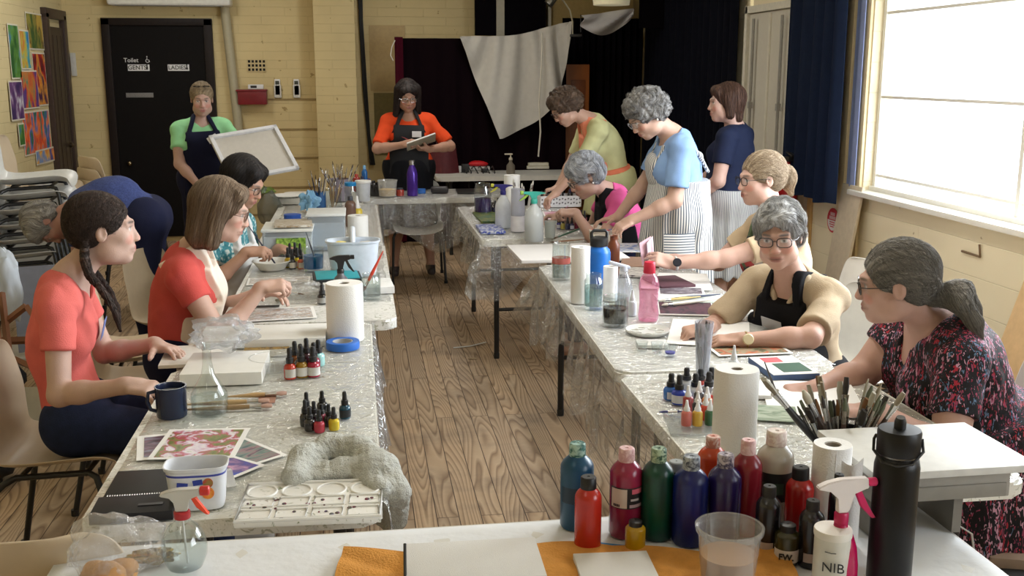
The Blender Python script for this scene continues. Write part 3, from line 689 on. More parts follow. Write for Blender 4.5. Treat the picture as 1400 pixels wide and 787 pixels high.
    W['tunic'] = person('woman in pale yellow-green tunic with a tied orange apron, leaning over the far right table', (1.80, 7.25, 0),
        (1.80, 7.28, .93), (1.585, 7.22, 1.365), (.1, 1, 0), PY(773, 147, 7.15), (-.92, -.12, -.75), (-.6, 0, .8), bend=(.05, 0, .03),
        arms={'R': {'w': (1.40, 7.42, .84), 'd': (-1, 0, -.2), 'n': (0, 0, 1), 'hint': (.2, .4, -1), 'pose': 'hold'}, 'L': {'w': (1.33, 7.08, .86), 'd': (-.8, -.3, -.5), 'n': (-.3, .0, .9), 'hint': (.3, -.4, -1), 'pose': 'hold'}},
        legs={'R': {'a': (1.82, 7.42, .09)}, 'L': {'a': (1.84, 7.12, .09)}}, b=1.05, sk=(.56, .32, .23), hairk='curly', hc1=(.03, .02, .015), hc2=(.16, .10, .065), ht=.022,
        shirt=fab(198, 198, 150), sleeve=.9, hem=.02, skirt=(fab(196, 196, 148), .10, .70, .155, .20), lower=blotch([(.45, (.05, .05, .05)), (.55, (.5, .5, .48))], 34, .8, key='pat'), shoes=mat((.03, .03, .03), .5),
        apron=dict(m=fab(228, 140, 110), bib=.12, top=.84, band=fab(226, 128, 98)), specs=SPECB, h=.007, seed=15)
    W['pink'] = person('grey-haired woman in hot pink t-shirt bent over her work at the far right table', (1.52, 6.12, 0),
        (1.66, 6.15, .57), (1.475, 6.11, .99), (.08, 1, 0), PY(800, 242, 6.07), (-.93, -.10, -.55), (-.5, 0, .85), bend=(.03, 0, .02),
        arms={'R': {'w': (1.22, 6.30, .82), 'd': (-1, 0, .1), 'n': (0, .2, 1), 'hint': (.1, .4, -1), 'pose': 'pen'}, 'L': {'w': PY(786, 291, 5.95), 'd': (-1, .2, .05), 'n': (.1, -.4, 1), 'hint': (.2, -.3, -1), 'pose': 'pen'}},
        legs={'R': {'a': (1.28, 6.25, .09), 'hint': (-.6, 0, 1)}, 'L': {'a': (1.28, 6.0, .09), 'hint': (-.6, 0, 1)}}, b=1.0, sk=(.58, .34, .26), hairk='short', hc1=(.16, .18, .22), hc2=(.68, .70, .75), ht=.030,
        shirt=fab(214, 92, 150), sleeve=.5, lower=NAVY, apron=dict(m=BLACKF, bib=.10, top=.75), specs=SPEC, h=.006, seed=17, sleeve_r=1.2)
    STR = stripes(srgb(222, 220, 214), srgb(92, 100, 112), 92, 'radial', duty=.55)
    W['striped'] = person('curly-haired woman in light blue top and striped pinafore standing at the right table', (1.72, 5.5, 0),
        (1.72, 5.52, .93), (1.675, 5.5, 1.365), (.1, 1, 0), PY(884, 157, 5.47), (-.90, -.15, -.72), (-.55, 0, .83), bend=(.03, 0, 0),
        arms={'R': {'w': (1.40, 5.72, .84), 'd': (-1, 0, -.1), 'n': (0, .2, 1), 'hint': (.6, .3, -.8)}, 'L': {'w': PY(864, 301, 5.32), 'd': (-.9, -.1, -.45), 'n': (-.2, -.4, .9), 'hint': (.7, -.3, -.6), 'pose': 'hold'}},
        legs={'R': {'a': (1.74, 5.64, .09)}, 'L': {'a': (1.74, 5.38, .09)}}, b=1.08, bust=1.1, belly=1.1, sk=(.56, .33, .24), hairk='curly', hc1=(.06, .06, .06), hc2=(.38, .37, .36), ht=.026,
        shirt=fab(134, 166, 212), sleeve=.76, hem=.0, open_r=.082, skirt=(STR, .20, .30, .165, .24), shoes=mat((.05, .05, .05), .5), specs=SPECS, h=.0055, seed=19, sleeve_r=1.3)
    g = W['striped']; s = S(); o = g['L']
    T = lambda x, y, z: o(g['T'](x, y, z))
    for x in (-1, 1):
        s.cap(T(x*.085, -.135, .50), T(x*.10, -.105, .72), .010); s.cap(T(x*.10, -.105, .72), T(x*.095, -.05, .93), .009); s.cap(T(x*.095, -.05, .93), T(x*.085, .07, .90), .009); s.cap(T(x*.085, .07, .90), T(x*.075, .15, .70), .010)
    s.ell(T(0, .13, .58), (.10, .05, .12), g['B1'])
    sdf_obj('pinafore_straps', s, .005, STR, g['root'])
    pk = MB(); pk.grid(lambda u, v: (o(Vector((1.72, 5.52, 0))).x-.05+u*.17-.09, -.212-.018*math.sin(u*PI)-.02*(1-v), .66+v*.20), 8, 6, .006)
    pk.build('pocket', stripes(srgb(222, 220, 214), srgb(92, 100, 112), 72, 2, duty=.55), g['root'])
    W['navy'] = person('brown-haired woman in navy top standing with her back turned by the black curtain', (2.36, 6.45, 0),
        (2.36, 6.45, .92), (2.37, 6.43, 1.345), (.62, .78, 0), PY(992, 141, 6.4), (-1, .12, -.06), bend=(0, -.01, 0),
        arms={'R': {'w': (2.2, 6.78, .95), 'd': (-.6, .3, .2), 'n': (0, .2, 1), 'hint': (.4, .5, -.8)}, 'L': {'w': (2.08, 6.42, .90), 'd': (-.6, .5, .1), 'n': (-.3, -.6, .5), 'hint': (.1, -.6, -.8)}},
        legs={'R': {'a': (2.44, 6.55, .09)}, 'L': {'a': (2.30, 6.36, .09)}}, b=1.10, belly=1.15, sk=(.62, .37, .29), hairk='mid', hc1=(.04, .02, .015), hc2=(.15, .08, .055), ht=.014,
        shirt=fab(28, 36, 62), sleeve=.62, hem=.20, skirt=(stripes(srgb(206, 206, 204), srgb(112, 118, 128), 120, 'radial', duty=.6), .06, .40, .17, .22), shoes=mat((.04, .04, .04), .5), h=.0065, seed=23, sleeve_r=1.3)
    W['blonde'] = person('blonde woman with tied hair and tan t-shirt, holding up a card at the right table', (1.97, 4.62, 0),
        (2.02, 4.64, .57), (1.905, 4.62, 1.025), (-.1, 1, 0), PY(1040, 245, 4.6), (-1, -.10, -.10), (-.12, 0, 1), bend=(.02, 0, 0),
        arms={'R': {'w': (1.50, 4.86, .80), 'd': (-1, 0, -.1), 'n': (0, .3, 1), 'hint': (.1, .5, -1)}, 'L': {'w': PY(913, 362, 4.50), 'd': (-1, .05, .32), 'n': (.25, -.75, .5), 'hint': (.1, -.1, -1), 'pose': 'hold', 'so': (-.05, 0, -.02)}},
        legs={'R': {'a': (1.60, 4.76, .09), 'hint': (-.6, 0, 1)}, 'L': {'a': (1.60, 4.5, .09), 'hint': (-.6, 0, 1)}}, b=1.06, bust=1.15, belly=1.15, sk=SKIN4, hairk='bun', hc1=(.22, .15, .09), hc2=(.62, .50, .36), ht=.013,
        shirt=fab(204, 182, 152), sleeve=.6, lower=fab(120, 90, 80), apron=dict(m=blotch([(.3, srgb(58, 60, 66)), (.45, srgb(170, 60, 60)), (.55, srgb(200, 190, 180)), (.7, srgb(90, 110, 80))], 12, .8, key='floral2', vor=True, interp='CONSTANT'), bib=.10, top=.72), specs=SPEC, h=.005, seed=25, sleeve_r=1.25)
    W['khaki'] = person('grey-haired woman in khaki polo shirt, black apron and dark glasses, drawing at the table', (1.76, 3.80, 0),
        (1.72, 3.80, .52), (1.605, 3.69, .935), (-.55, .83, 0), PY(1065, 322, 3.62), (-.50, -.86, -.16), (-.12, -.1, 1), bend=(.03, .02, 0),
        arms={'R': {'w': PZ(966, 448, .785), 'd': (-1, -.15, -.12), 'n': (-.1, -.2, 1), 'hint': (.1, .8, -.5), 'pose': 'pen'}, 'L': {'w': PZ(1014, 465, .775), 'd': (-1, .25, -.03), 'n': (0, -.15, 1), 'hint': (.6, -.8, -.3), 'pose': 'relax'}},
        legs={'R': {'a': (1.42, 3.72, .09), 'hint': (-.6, -.2, 1)}, 'L': {'a': (1.52, 3.50, .09), 'hint': (-.6, -.2, 1)}}, b=1.0, sk=(.58, .33, .24), hairk='short', hc1=(.15, .15, .15), hc2=(.62, .62, .61), ht=.018,
        shirt=fab(176, 158, 132), sleeve=.84, lower=BLACKF, apron=dict(m=fab(22, 22, 26), bib=.10, top=.74), specs=SPEC, h=.0045, seed=27, sleeve_r=1.3, collar=fab(184, 166, 140), lips=(.38, .17, .14), vneck=.06, open_r=.066, brow=(.14, .12, .11))
    FL = blotch([(0, srgb(14, 12, 18)), (.42, srgb(22, 18, 28)), (.5, srgb(150, 62, 92)), (.60, srgb(30, 26, 36)), (.68, srgb(196, 150, 170)), (.76, srgb(18, 14, 20)), (.84, srgb(170, 40, 58)), (.90, srgb(90, 120, 150)), (.94, srgb(16, 14, 20))], 85, .85, vor=True, key='fl', interp='CONSTANT', stretch=(.9, .9, .35))
    W['floral'] = person('woman with a long grey ponytail and black floral dress, painting at the near right table', (1.80, 2.84, 0),
        (1.86, 2.86, .60), (1.665, 2.82, .985), (.30, .95, 0), PY(1224, 388, 2.78), (-.93, .42, -.14), (-.10, 0, 1), bend=(.03, 0, .0),
        arms={'R': {'w': PY(1112, 532, 2.90), 'd': (-1, .0, -.05), 'n': (0, -.25, 1), 'hint': (.1, .5, -1), 'pose': 'pen'}, 'L': {'w': (1.38, 2.56, .79), 'd': (-1, .2, 0), 'n': (0, 0, 1), 'hint': (.5, -.35, -1)}},
        legs={'R': {'a': (1.40, 2.95, .09), 'hint': (-.6, 0, 1)}, 'L': {'a': (1.42, 2.68, .09), 'hint': (-.6, 0, 1)}}, b=1.34, bust=1.25, belly=1.25, sk=(.58, .33, .25), hairk='pony', hc1=(.10, .092, .080), hc2=(.30, .28, .25), ht=.014,
        shirt=FL, sleeve=.62, hem=.02, vneck=.20, open_r=.095, dress=1, skirt=(FL, .12, .28, .23, .30), specs=SPEC, h=.0045, seed=29, sleeve_r=1.12, shw=.185, faceb=1.04)
    # badges and small worn things
    WB = mat((.78, .78, .80), .5, .02)
    badge(W['orange'], -.06, .70, y=.190, m=WB)
    badge(W['green'], -.06, .74, y=.185, m=WB, tilt=.5)
    badge(W['khaki'], .0, .80, w=.085, hh=.05, y=.172, m=mat((.42, .42, .44), .5, .02), tilt=-.1)
    badge(W['pigtail'], -.05, .66, y=.128, w=.06, hh=.07, m=mat(srgb(120, 140, 200), .5, .02))
    def wrist_band(k, q, m, r, wd, face=None, name='bracelet'):
        g = W[k]; j = g['J'][q]; d = (j['W']-j['E']).normalized(); a = d.cross(Vector((0, 0, 1))).normalized(); b = d.cross(a); c = j['W']-d*.015; w = MB()
        w.tube([c+a*math.cos(t)*r+b*math.sin(t)*r for t in [2*PI*i/20 for i in range(20)]], wd, 8, True); o = w.build(name, m, g['root'])
        if face:
            fc = MB(); n = nv((-.35, -1, .35)); n = (n-d*n.dot(d)).normalized(); x = d; y = n.cross(x)
            M = Matrix((x, y, n)).transposed().to_4x4(); M.translation = c+n*(r-.002)
            fc.lathe([(.019, 0), (.020, .006), (.017, .009)], 24, M=M); fc.build('watch_face', face, o)
    wrist_band('blonde', 'L', mat((.6, .58, .56), .5), .029, .006, mat((.02, .02, .03), .15), 'watch_strap')
    wrist_band('khaki', 'L', mat((.5, .36, .16), .3, metal=1), .028, .004, mat((.7, .62, .4), .3), 'watch_strap')
    for k, xs in (('pink', (-1,)), ('striped', (-1,)), ('navy', (-1,))):
        g = W[k]; e = MB(); p = g['L'](g['P'](xs[0]*.083, -.004, -.038)); bmesh.ops.create_icosphere(e.b, subdivisions=2, radius=.007, matrix=Matrix.Translation(p)); e.build('earring', mat((.8, .8, .78), .2, 0, metal=.6), g['root'])
# ------------------------------------------------------------------ the hall
CREAM = srgb(216, 196, 146)
def wall_mat(base, mode, bw=.46, bh=.086, var=.10):
    m, nt, out = nodes('painted_wall'); L = nt.links
    b = N(nt, 'ShaderNodeBsdfPrincipled', Roughness=.55); L.new(b.outputs[0], out.inputs[0]); b.inputs['Specular IOR Level'].default_value = .3
    tc = nt.nodes.new('ShaderNodeTexCoord'); s = N(nt, 'ShaderNodeSeparateXYZ'); L.new(tc.outputs['Object'], s.inputs[0])
    cb = N(nt, 'ShaderNodeCombineXYZ'); L.new(s.outputs['X' if mode == 'x' else 'Y'], cb.inputs[0]); L.new(s.outputs['Z'], cb.inputs[1])
    no = N(nt, 'ShaderNodeTexNoise', Scale=2.2, Detail=6.0); L.new(tc.outputs['Object'], no.inputs['Vector'])
    rp = ramp(nt, [(.3, tuple(c*(1-var) for c in base)), (.7, tuple(c*(1+var*.5) for c in base))]); L.new(no.outputs['Fac'], rp.inputs[0])
    br = N(nt, 'ShaderNodeTexBrick'); L.new(cb.outputs[0], br.inputs['Vector'])
    for k, v in (('Scale', 1.0), ('Brick Width', bw), ('Row Height', bh), ('Mortar Size', .0035), ('Mortar Smooth', .6), ('Bias', 0)): br.inputs[k].default_value = v
    br.inputs['Color1'].default_value = (1, 1, 1, 1); br.inputs['Color2'].default_value = (.97, .97, .97, 1); br.inputs['Mortar'].default_value = (.90, .90, .89, 1)
    mx = N(nt, 'ShaderNodeMix', data_type='RGBA', blend_type='MULTIPLY'); mx.inputs[0].default_value = .8; L.new(rp.outputs[0], mx.inputs[6]); L.new(br.outputs['Color'], mx.inputs[7])
    n3 = N(nt, 'ShaderNodeTexNoise', Scale=14.0, Detail=3.0); L.new(tc.outputs['Object'], n3.inputs['Vector'])
    r3 = ramp(nt, [(.27, (.45, .36, .24)), (.30, (1, 1, 1))]); L.new(n3.outputs['Fac'], r3.inputs[0])
    m2 = N(nt, 'ShaderNodeMix', data_type='RGBA', blend_type='MULTIPLY'); m2.inputs[0].default_value = .7; L.new(mx.outputs[2], m2.inputs[6]); L.new(r3.outputs[0], m2.inputs[7])
    L.new(m2.outputs[2], b.inputs['Base Color'])
    bp = N(nt, 'ShaderNodeBump', Strength=.5, Distance=.006); L.new(br.outputs['Fac'], bp.inputs['Height']); bp.invert = True; L.new(bp.outputs[0], b.inputs['Normal'])
    return m
def floor_mat():
    m, nt, out = nodes('floor_boards'); L = nt.links
    b = N(nt, 'ShaderNodeBsdfPrincipled', Roughness=.5); L.new(b.outputs[0], out.inputs[0]); b.inputs['Specular IOR Level'].default_value = .35
    tc = nt.nodes.new('ShaderNodeTexCoord'); s = N(nt, 'ShaderNodeSeparateXYZ'); L.new(tc.outputs['Object'], s.inputs[0])
    cb = N(nt, 'ShaderNodeCombineXYZ'); L.new(s.outputs['Y'], cb.inputs[0]); L.new(s.outputs['X'], cb.inputs[1])
    def brick(c1, c2, mo, ms):
        br = N(nt, 'ShaderNodeTexBrick'); L.new(cb.outputs[0], br.inputs['Vector'])
        for k, v in (('Scale', 1.0), ('Brick Width', 1.9), ('Row Height', .0865), ('Mortar Size', ms), ('Mortar Smooth', .2), ('Bias', 0)): br.inputs[k].default_value = v
        br.inputs['Color1'].default_value = c4(c1); br.inputs['Color2'].default_value = c4(c2); br.inputs['Mortar'].default_value = c4(mo); br.offset = .37; return br
    br = brick((.0, .0, .0), (1, 1, 1), (.5, .5, .5), .0022)
    # contour grain: rings of a stretched noise, shifted from board to board
    ad = N(nt, 'ShaderNodeVectorMath', operation='MULTIPLY_ADD'); L.new(br.outputs['Color'], ad.inputs[0]); ad.inputs[1].default_value = (7, 3, 5); L.new(tc.outputs['Object'], ad.inputs[2])
    mp = nt.nodes.new('ShaderNodeMapping'); mp.inputs['Scale'].default_value = (6, .62, 1); L.new(ad.outputs[0], mp.inputs['Vector'])
    no = N(nt, 'ShaderNodeTexNoise', Scale=1.0, Detail=1.2, Roughness=.4); L.new(mp.outputs[0], no.inputs['Vector'])
    mu = N(nt, 'ShaderNodeMath', operation='MULTIPLY'); mu.inputs[1].default_value = 26; L.new(no.outputs['Fac'], mu.inputs[0])
    fr = N(nt, 'ShaderNodeMath', operation='FRACT'); L.new(mu.outputs[0], fr.inputs[0])
    g = ramp(nt, [(0, srgb(140, 116, 92)), (.25, srgb(182, 158, 130)), (.8, srgb(200, 178, 150)), (1, srgb(150, 126, 100))]); L.new(fr.outputs[0], g.inputs[0])
    tone = ramp(nt, [(0, (.80, .79, .79)), (.5, (.95, .93, .91)), (1, (1.05, 1.0, .94))]); L.new(br.outputs['Color'], tone.inputs[0])
    mx = N(nt, 'ShaderNodeMix', data_type='RGBA', blend_type='MULTIPLY'); mx.inputs[0].default_value = 1; L.new(g.outputs[0], mx.inputs[6]); L.new(tone.outputs[0], mx.inputs[7])
    n2 = N(nt, 'ShaderNodeTexNoise', Scale=2.6, Detail=6.0, Roughness=.65); L.new(tc.outputs['Object'], n2.inputs['Vector'])
    st_ = ramp(nt, [(.30, (.55, .55, .58)), (.52, (1, 1, 1)), (.75, (.92, .84, .76))]); L.new(n2.outputs['Fac'], st_.inputs[0])
    m2 = N(nt, 'ShaderNodeMix', data_type='RGBA', blend_type='MULTIPLY'); m2.inputs[0].default_value = .8; L.new(mx.outputs[2], m2.inputs[6]); L.new(st_.outputs[0], m2.inputs[7])
    b2 = brick((1, 1, 1), (1, 1, 1), (.16, .12, .09), .0022)
    m3 = N(nt, 'ShaderNodeMix', data_type='RGBA', blend_type='MULTIPLY'); m3.inputs[0].default_value = 1; L.new(m2.outputs[2], m3.inputs[6]); L.new(b2.outputs['Color'], m3.inputs[7])
    L.new(m3.outputs[2], b.inputs['Base Color'])
    bp = N(nt, 'ShaderNodeBump', Strength=.4, Distance=.004); bp.invert = True; L.new(b2.outputs['Fac'], bp.inputs['Height']); L.new(bp.outputs[0], b.inputs['Normal'])
    return m
XL, XR, YB, YF, ZC = -2.80, 3.0, 10.97, -2.6, 3.15
def S1(name, boxes, m, bev=0):
    g = MB()
    for c, sz in boxes: g.box(c, sz, bev=bev)
    return struct(g.build(name, m))
def seg(x0, x1, y0, y1, z0, z1): return (((x0+x1)/2, (y0+y1)/2, (z0+z1)/2), (abs(x1-x0), abs(y1-y0), abs(z1-z0)))
def room():
    S1('floor', [seg(XL-.2, XR+.2, YF, YB+.2, -.06, 0)], floor_mat())
    S1('ceiling', [seg(XL-.2, XR+.2, YF, YB+.2, ZC, ZC+.06)], mat(srgb(214, 204, 178), .8, .03))
    wx = wall_mat(CREAM, 'x'); wy = wall_mat(srgb(240, 228, 196), 'y', 3.5, .175, .04); wl = wall_mat(srgb(214, 198, 152), 'y')
    S1('wall_back', [seg(XL-.2, XR+.2, YB, YB+.15, 0, ZC)], wx)
    S1('wall_left', [seg(XL-.15, XL, YF, YB, 0, ZC)], wl)
    S1('wall_rear', [seg(XL-.2, XR+.2, YF-.12, YF, 0, ZC)], wx)
    # right wall with the big window, an unseen one added behind the camera to let in light, and the slit beside the curtain
    S1('wall_right', [seg(XR, XR+.15, YF, -1.6, 0, ZC), seg(XR, XR+.15, -1.6, 1.1, 0, .98), seg(XR, XR+.15, -1.6, 1.1, 2.62, ZC), seg(XR, XR+.15, 1.1, 2.1, 0, ZC),
        seg(XR, XR+.15, 2.1, 5.92, 0, .98), seg(XR, XR+.15, 2.1, 5.92, 2.62, ZC), seg(XR, XR+.15, 5.92, 7.86, 0, ZC), seg(XR, XR+.15, 7.93, YB, 0, ZC), seg(XR, XR+.15, 7.86, 7.93, 0, 1.30)], wy)
    WHT = mat(srgb(236, 234, 226), .45, .03)
    for n, (y0, y1) in enumerate(((2.1, 5.92), (-1.6, 1.1))):  # second entry is the added window behind the camera
        w = MB(); x = XR+.07
        for z in (1.0, 2.60): w.box((x, (y0+y1)/2, z), (.07, y1-y0, .05))
        for z in (1.09, 1.55, 2.03): w.box((x, (y0+y1)/2, z), (.02, y1-y0, .016))
        for yy in ((2.12, 3.08, 4.50, 5.90) if n == 0 else (-1.58, -.25, 1.08)): w.box((x, yy, 1.8), (.03, .03, 1.62))
        w.box((XR-.02, (y0+y1)/2, .985), (.12, y1-y0+.1, .03), bev=.006)
        o = w.build('window_%d' % (n+1), WHT); struct(o)
        gl = MB(); gl.box((XR+.085, (y0+y1)/2, 1.8), (.005, y1-y0, 1.6)); gl.build('pane', clear((1, 1, 1), .04, .02), o)
    # cover boards between window and doors
    S1('trim_1', [seg(XR-.02, XR, 5.93, 6.02, 0, 2.9), seg(XR-.03, XR, 6.12, 6.20, 0, 2.9)], mat(srgb(226, 208, 166), .5, .05), .004)
    S1('trim_2', [seg(XR-.02, XR, 6.60, 6.66, 0, 2.9)], mat(srgb(196, 160, 104), .5, .08), .004)
    # brick pier and pipes on the back wall
    S1('trim_3', [seg(-.40, 0.0, YB-.28, YB, 0, ZC), seg(-.385, .03, YB-.33, YB, 0, .55)], wx, .006)
    # horizontal laps low on the back wall
    dk = mat(srgb(150, 128, 84), .7, .1)
    S1('trim_4', [seg(-1.18, -.40, YB-.012, YB, z-.008, z+.008) for z in (1.42, 1.12, .83, .53, .25)], dk)
    S1('trim_5', [seg(.14, .50, YB-.010, YB, 1.50, 2.15)], mat(srgb(186, 160, 112), .6, .08)); S1('trim_6', [seg(.17, .50, YB-.011, YB, .85, 1.48)], mat(srgb(120, 108, 62), .6, .15))
    S1('trim_7', [seg(1.40, 1.48, YB-.3, YB-.1, 1.9, ZC)], mat(srgb(176, 170, 152), .5, .05))
    gp = MB(); a = PY(306, 0, YB-.06); b = PY(325, 165, YB-.06)
    gp.tube([(a.x-.04, a.y, 2.95), (a.x, a.y, a.z), (b.x, b.y, b.z), (b.x+.02, b.y, 0.02)], .045, 14); tag(gp.build('drain_pipe', mat(srgb(176, 168, 140), .5, .05)), 'pale grey drain pipe running down the wall beside the dark toilet door', 'pipe')
    cb = MB()
    for k, dx in enumerate((0, .02, .038)):
        cb.tube([(.04+dx, YB-.03, 3.0), (.05+dx*.6, YB-.03, 2.2), (.07+dx*.5+.01*math.sin(k), YB-.03, 1.5), (.10+dx*.4, YB-.04, 1.05), (.12+dx, YB-.05, .75)], .010, 8)
    tag(cb.build('cable', mat((.012, .012, .012), .5)), 'bundle of black cables hanging down beside the brick pier', 'cable')
    # toilet door
    DK = mat((.006, .005, .005), .6, .2, spec=.12)
    d = MB(); x0 = PY(139, 30, YB).x; x1 = PY(290, 30, YB).x; zt = 2.20
    d.box(((x0+x1)/2, YB-.02, zt/2), (x1-x0-.16, .03, zt-.1)); o = struct(d.build('door_1', DK))
    fr = MB()
    for x in (x0+.04, x1-.04): fr.box((x, YB-.025, zt/2), (.08, .07, zt), bev=.006)
    fr.box(((x0+x1)/2, YB-.025, zt-.03), (x1-x0, .07, .07), bev=.006); fr.build('door_frame', mat((.014, .009, .008), .5, .2, spec=.2), o)
    kn = MB(); p = PY(178, 223, YB-.05); bmesh.ops.create_uvsphere(kn.b, u_segments=16, v_segments=10, radius=.026, matrix=Matrix.Translation((p.x, YB-.07, p.z))); kn.tube([(p.x, YB-.03, p.z), (p.x, YB-.07, p.z)], .010); kn.build('door_knob', mat((.25, .2, .12), .3, metal=1), o)
    wp = mat((.75, .75, .75), .5, 0); bt = mat((.01, .01, .01), .5, 0); wt = mat((.7, .7, .7), .5, 0)
    q = (PI/2, 0, 0)
    def plate(px, py, w, h, s, lab, sz, base=wp, tm=bt):
        p = PY(px, py, YB-.04); t = thing('door_sign', lab, 'sign', (p.x, YB-.037, p.z)); g = MB(); g.box((0, 0, 0), (w, .004, h), bev=.001); g.build('plate', base, t)
        if s: text(s, sz, tm, t, (-.012 if s in ('GENTS', 'LADIES') else 0, -.0035, 0), q, bold=.0006)
        if s in ('GENTS', 'LADIES'):
            f = MB(); fx = w/2-.022; bmesh.ops.create_icosphere(f.b, subdivisions=2, radius=.008, matrix=Matrix.Translation((fx, -.003, .024))@Matrix.Diagonal((1, .2, 1, 1)))
            f.box((fx, -.003, -.002), (.016 if s == 'GENTS' else .012, .002, .034)); 
            if s == 'LADIES': f.add([(fx-.014, -.004, -.014), (fx+.014, -.004, -.014), (fx, -.004, .012)], [(0, 1, 2)])
            f.build('figure', tm, t)
        return t
    plate(189.5, 92.5, .205, .062, 'GENTS', 'white GENTS plate with black letters on the dark door', .058)
    plate(244, 92.5, .205, .062, 'LADIES', 'white LADIES plate with black letters on the dark door', .055)
    plate(191, 130, .26, .045, '', 'small grey strip plate below the GENTS sign on the dark door', .03, mat(srgb(120, 118, 116), .5, .3, 160))
    p = PY(179, 82.5, YB-.04); t = thing('door_sign', 'white Toilet lettering with wheelchair symbol on the dark door', 'sign', (p.x, YB-.038, p.z)); text('Toilet', .058, wt, t, (0, 0, 0), q, bold=.0004)
    wc = MB(); wc.tube([(.155+.016*math.cos(a_), 0, -.004+.016*math.sin(a_)) for a_ in [R(120+24*i) for i in range(12)]], .003, 6); wc.tube([(.152, 0, .028), (.152, 0, .005), (.168, 0, .005), (.176, 0, -.016)], .003, 6)
    bmesh.ops.create_icosphere(wc.b, subdivisions=1, radius=.006, matrix=Matrix.Translation((.152, 0, .036))); wc.build('wheelchair_symbol', wt, t)
    # side door in the left wall
    y0 = PX(57, 17, XL).y; d = MB(); d.box((XL+.015, (y0+10.85)/2, 1.05), (.03, 10.85-y0, 2.10)); o = struct(d.build('door_2', mat((.030, .017, .012), .45, .25, 4, stretch=(1, 1, .2))))
    fr = MB(); zt = PX(57, 17, XL).z
    for y in (y0, 10.87): fr.box((XL+.02, y, zt/2), (.06, .09, zt), bev=.006)
    fr.box((XL+.02, (y0+10.87)/2, zt), (.06, 10.87-y0+.09, .09), bev=.006)
    for yy in (.3, .55, .78): fr.box((XL+.032, y0+(10.85-y0)*yy, 1.05), (.006, .01, 1.95))
    fr.build('door_frame', mat((.045, .026, .02), .45, .2), o)
    kb = MB(); kb.lathe([(.02, 0), (.024, .02), (.01, .035)], 14, M=Matrix.Translation((XL+.04, 10.7, 1.0))@Matrix.Rotation(PI/2, 4, 'Y')); kb.build('door_handle', mat((.2, .17, .12), .3, metal=1), o)
    lg = mat(srgb(200, 198, 190), .5); pl = MB(); p = PY(101, 88, YB); pl.box((p.x, YB-.012, p.z), (.05, .02, .22), bev=.004); tag(pl.build('notice', lg), 'narrow pale strip fixed to the wall between the two dark doors', 'notice')
    # air conditioner underside at the top edge
    t = thing('air_conditioner', 'pale wall mounted air conditioner above the dark toilet door', 'air conditioner', (PY(236, 0, YB).x, YB-.13, 2.45)); g = MB(); g.box((0, 0, 0), (1.15, .22, .27), bev=.03, seg=3); g.build('housing', mat(srgb(222, 220, 212), .4), t)
    g = MB(); g.box((0, -.06, -.136), (1.0, .08, .008)); g.build('louvre', mat(srgb(120, 118, 112), .5), t)
    # wall vent, red box, two remote holders
    p = PY(351, 89.5, YB); t = thing('wall_vent', 'small square grid vent set in the cream back wall', 'vent', (p.x, YB-.006, p.z)); g = MB(); g.box((0, 0, 0), (.19, .01, .125)); g.build('frame', mat(srgb(206, 186, 138), .6), t)
    for i in range(5):
        for j in range(3): h = MB(); h.box((-.072+.036*i, -.006, -.04+.04*j), (.022, .006, .024)); h.build('hole', mat((.01, .008, .006), .9), t)
    p = PY(345.5, 133, YB-.08); t = thing('fire_box', 'dark red metal box mounted on the back wall under the vent', 'box', (p.x, YB-.07, p.z)); RD = mat(srgb(122, 24, 34), .4, .1)
    g = MB(); g.box((0, 0, 0), (.28, .14, .14), bev=.008); g.build('body', RD, t); g = MB(); g.box((-.005, -.004, .068), (.30, .15, .02), bev=.006); g.box((0, -.073, .02), (.10, .01, .02)); g.build('lid', RD, t)
    p = PY(350, 118.5, YB-.08); t = thing('thermostat', 'small white control box on top of the red wall box', 'control', (p.x, YB-.09, p.z)); g = MB(); g.box((0, 0, 0), (.15, .05, .045), bev=.006); g.build('case', wp, t); g = MB(); g.box((-.02, -.027, 0), (.06, .003, .022)); g.build('display', bt, t)
    for px, lab in ((379.5, 'white air conditioner remote in wall holder, left of the pair'), (405.5, 'white air conditioner remote in wall holder, right of the pair')):
        p = PY(px, 122, YB-.03); t = thing('remote_control', lab, 'remote', (p.x, YB-.02, p.z)); g = MB(); g.box((0, 0, -.02), (.072, .03, .13), bev=.008); g.build('holder', mat(srgb(210, 208, 200), .5), t); g = MB(); g.box((0, -.004, .02), (.056, .022, .16), bev=.006); g.build('handset', wp, t); g = MB(); g.box((0, -.017, .065), (.038, .003, .035)); g.build('screen', mat((.06, .07, .06), .3), t)
    # paintings on the left wall
    PC = dict(a=[(.2, srgb(60, 90, 40)), (.45, srgb(150, 140, 60)), (.6, srgb(90, 70, 40)), (.8, srgb(190, 160, 70))], b=[(.2, srgb(40, 90, 40)), (.5, srgb(90, 140, 60)), (.7, srgb(60, 120, 160))],
              c=[(.2, srgb(40, 120, 170)), (.45, srgb(70, 160, 170)), (.6, srgb(190, 180, 70)), (.8, srgb(200, 120, 60))], d=[(.2, srgb(90, 20, 30)), (.42, srgb(190, 50, 40)), (.58, srgb(220, 150, 50)), (.8, srgb(70, 30, 70))],
              e=[(.2, srgb(50, 130, 110)), (.45, srgb(200, 120, 50)), (.6, srgb(190, 70, 50)), (.8, srgb(90, 60, 130))], f=[(.2, srgb(60, 130, 110)), (.42, srgb(220, 70, 40)), (.55, srgb(235, 130, 60)), (.72, srgb(70, 110, 180)), (.9, srgb(60, 110, 50))],
              g=[(.3, srgb(200, 200, 210)), (.55, srgb(110, 70, 120)), (.8, srgb(60, 40, 90))], h=[(.3, srgb(120, 150, 200)), (.5, srgb(230, 180, 80)), (.65, srgb(220, 130, 60)), (.9, srgb(90, 90, 150))])
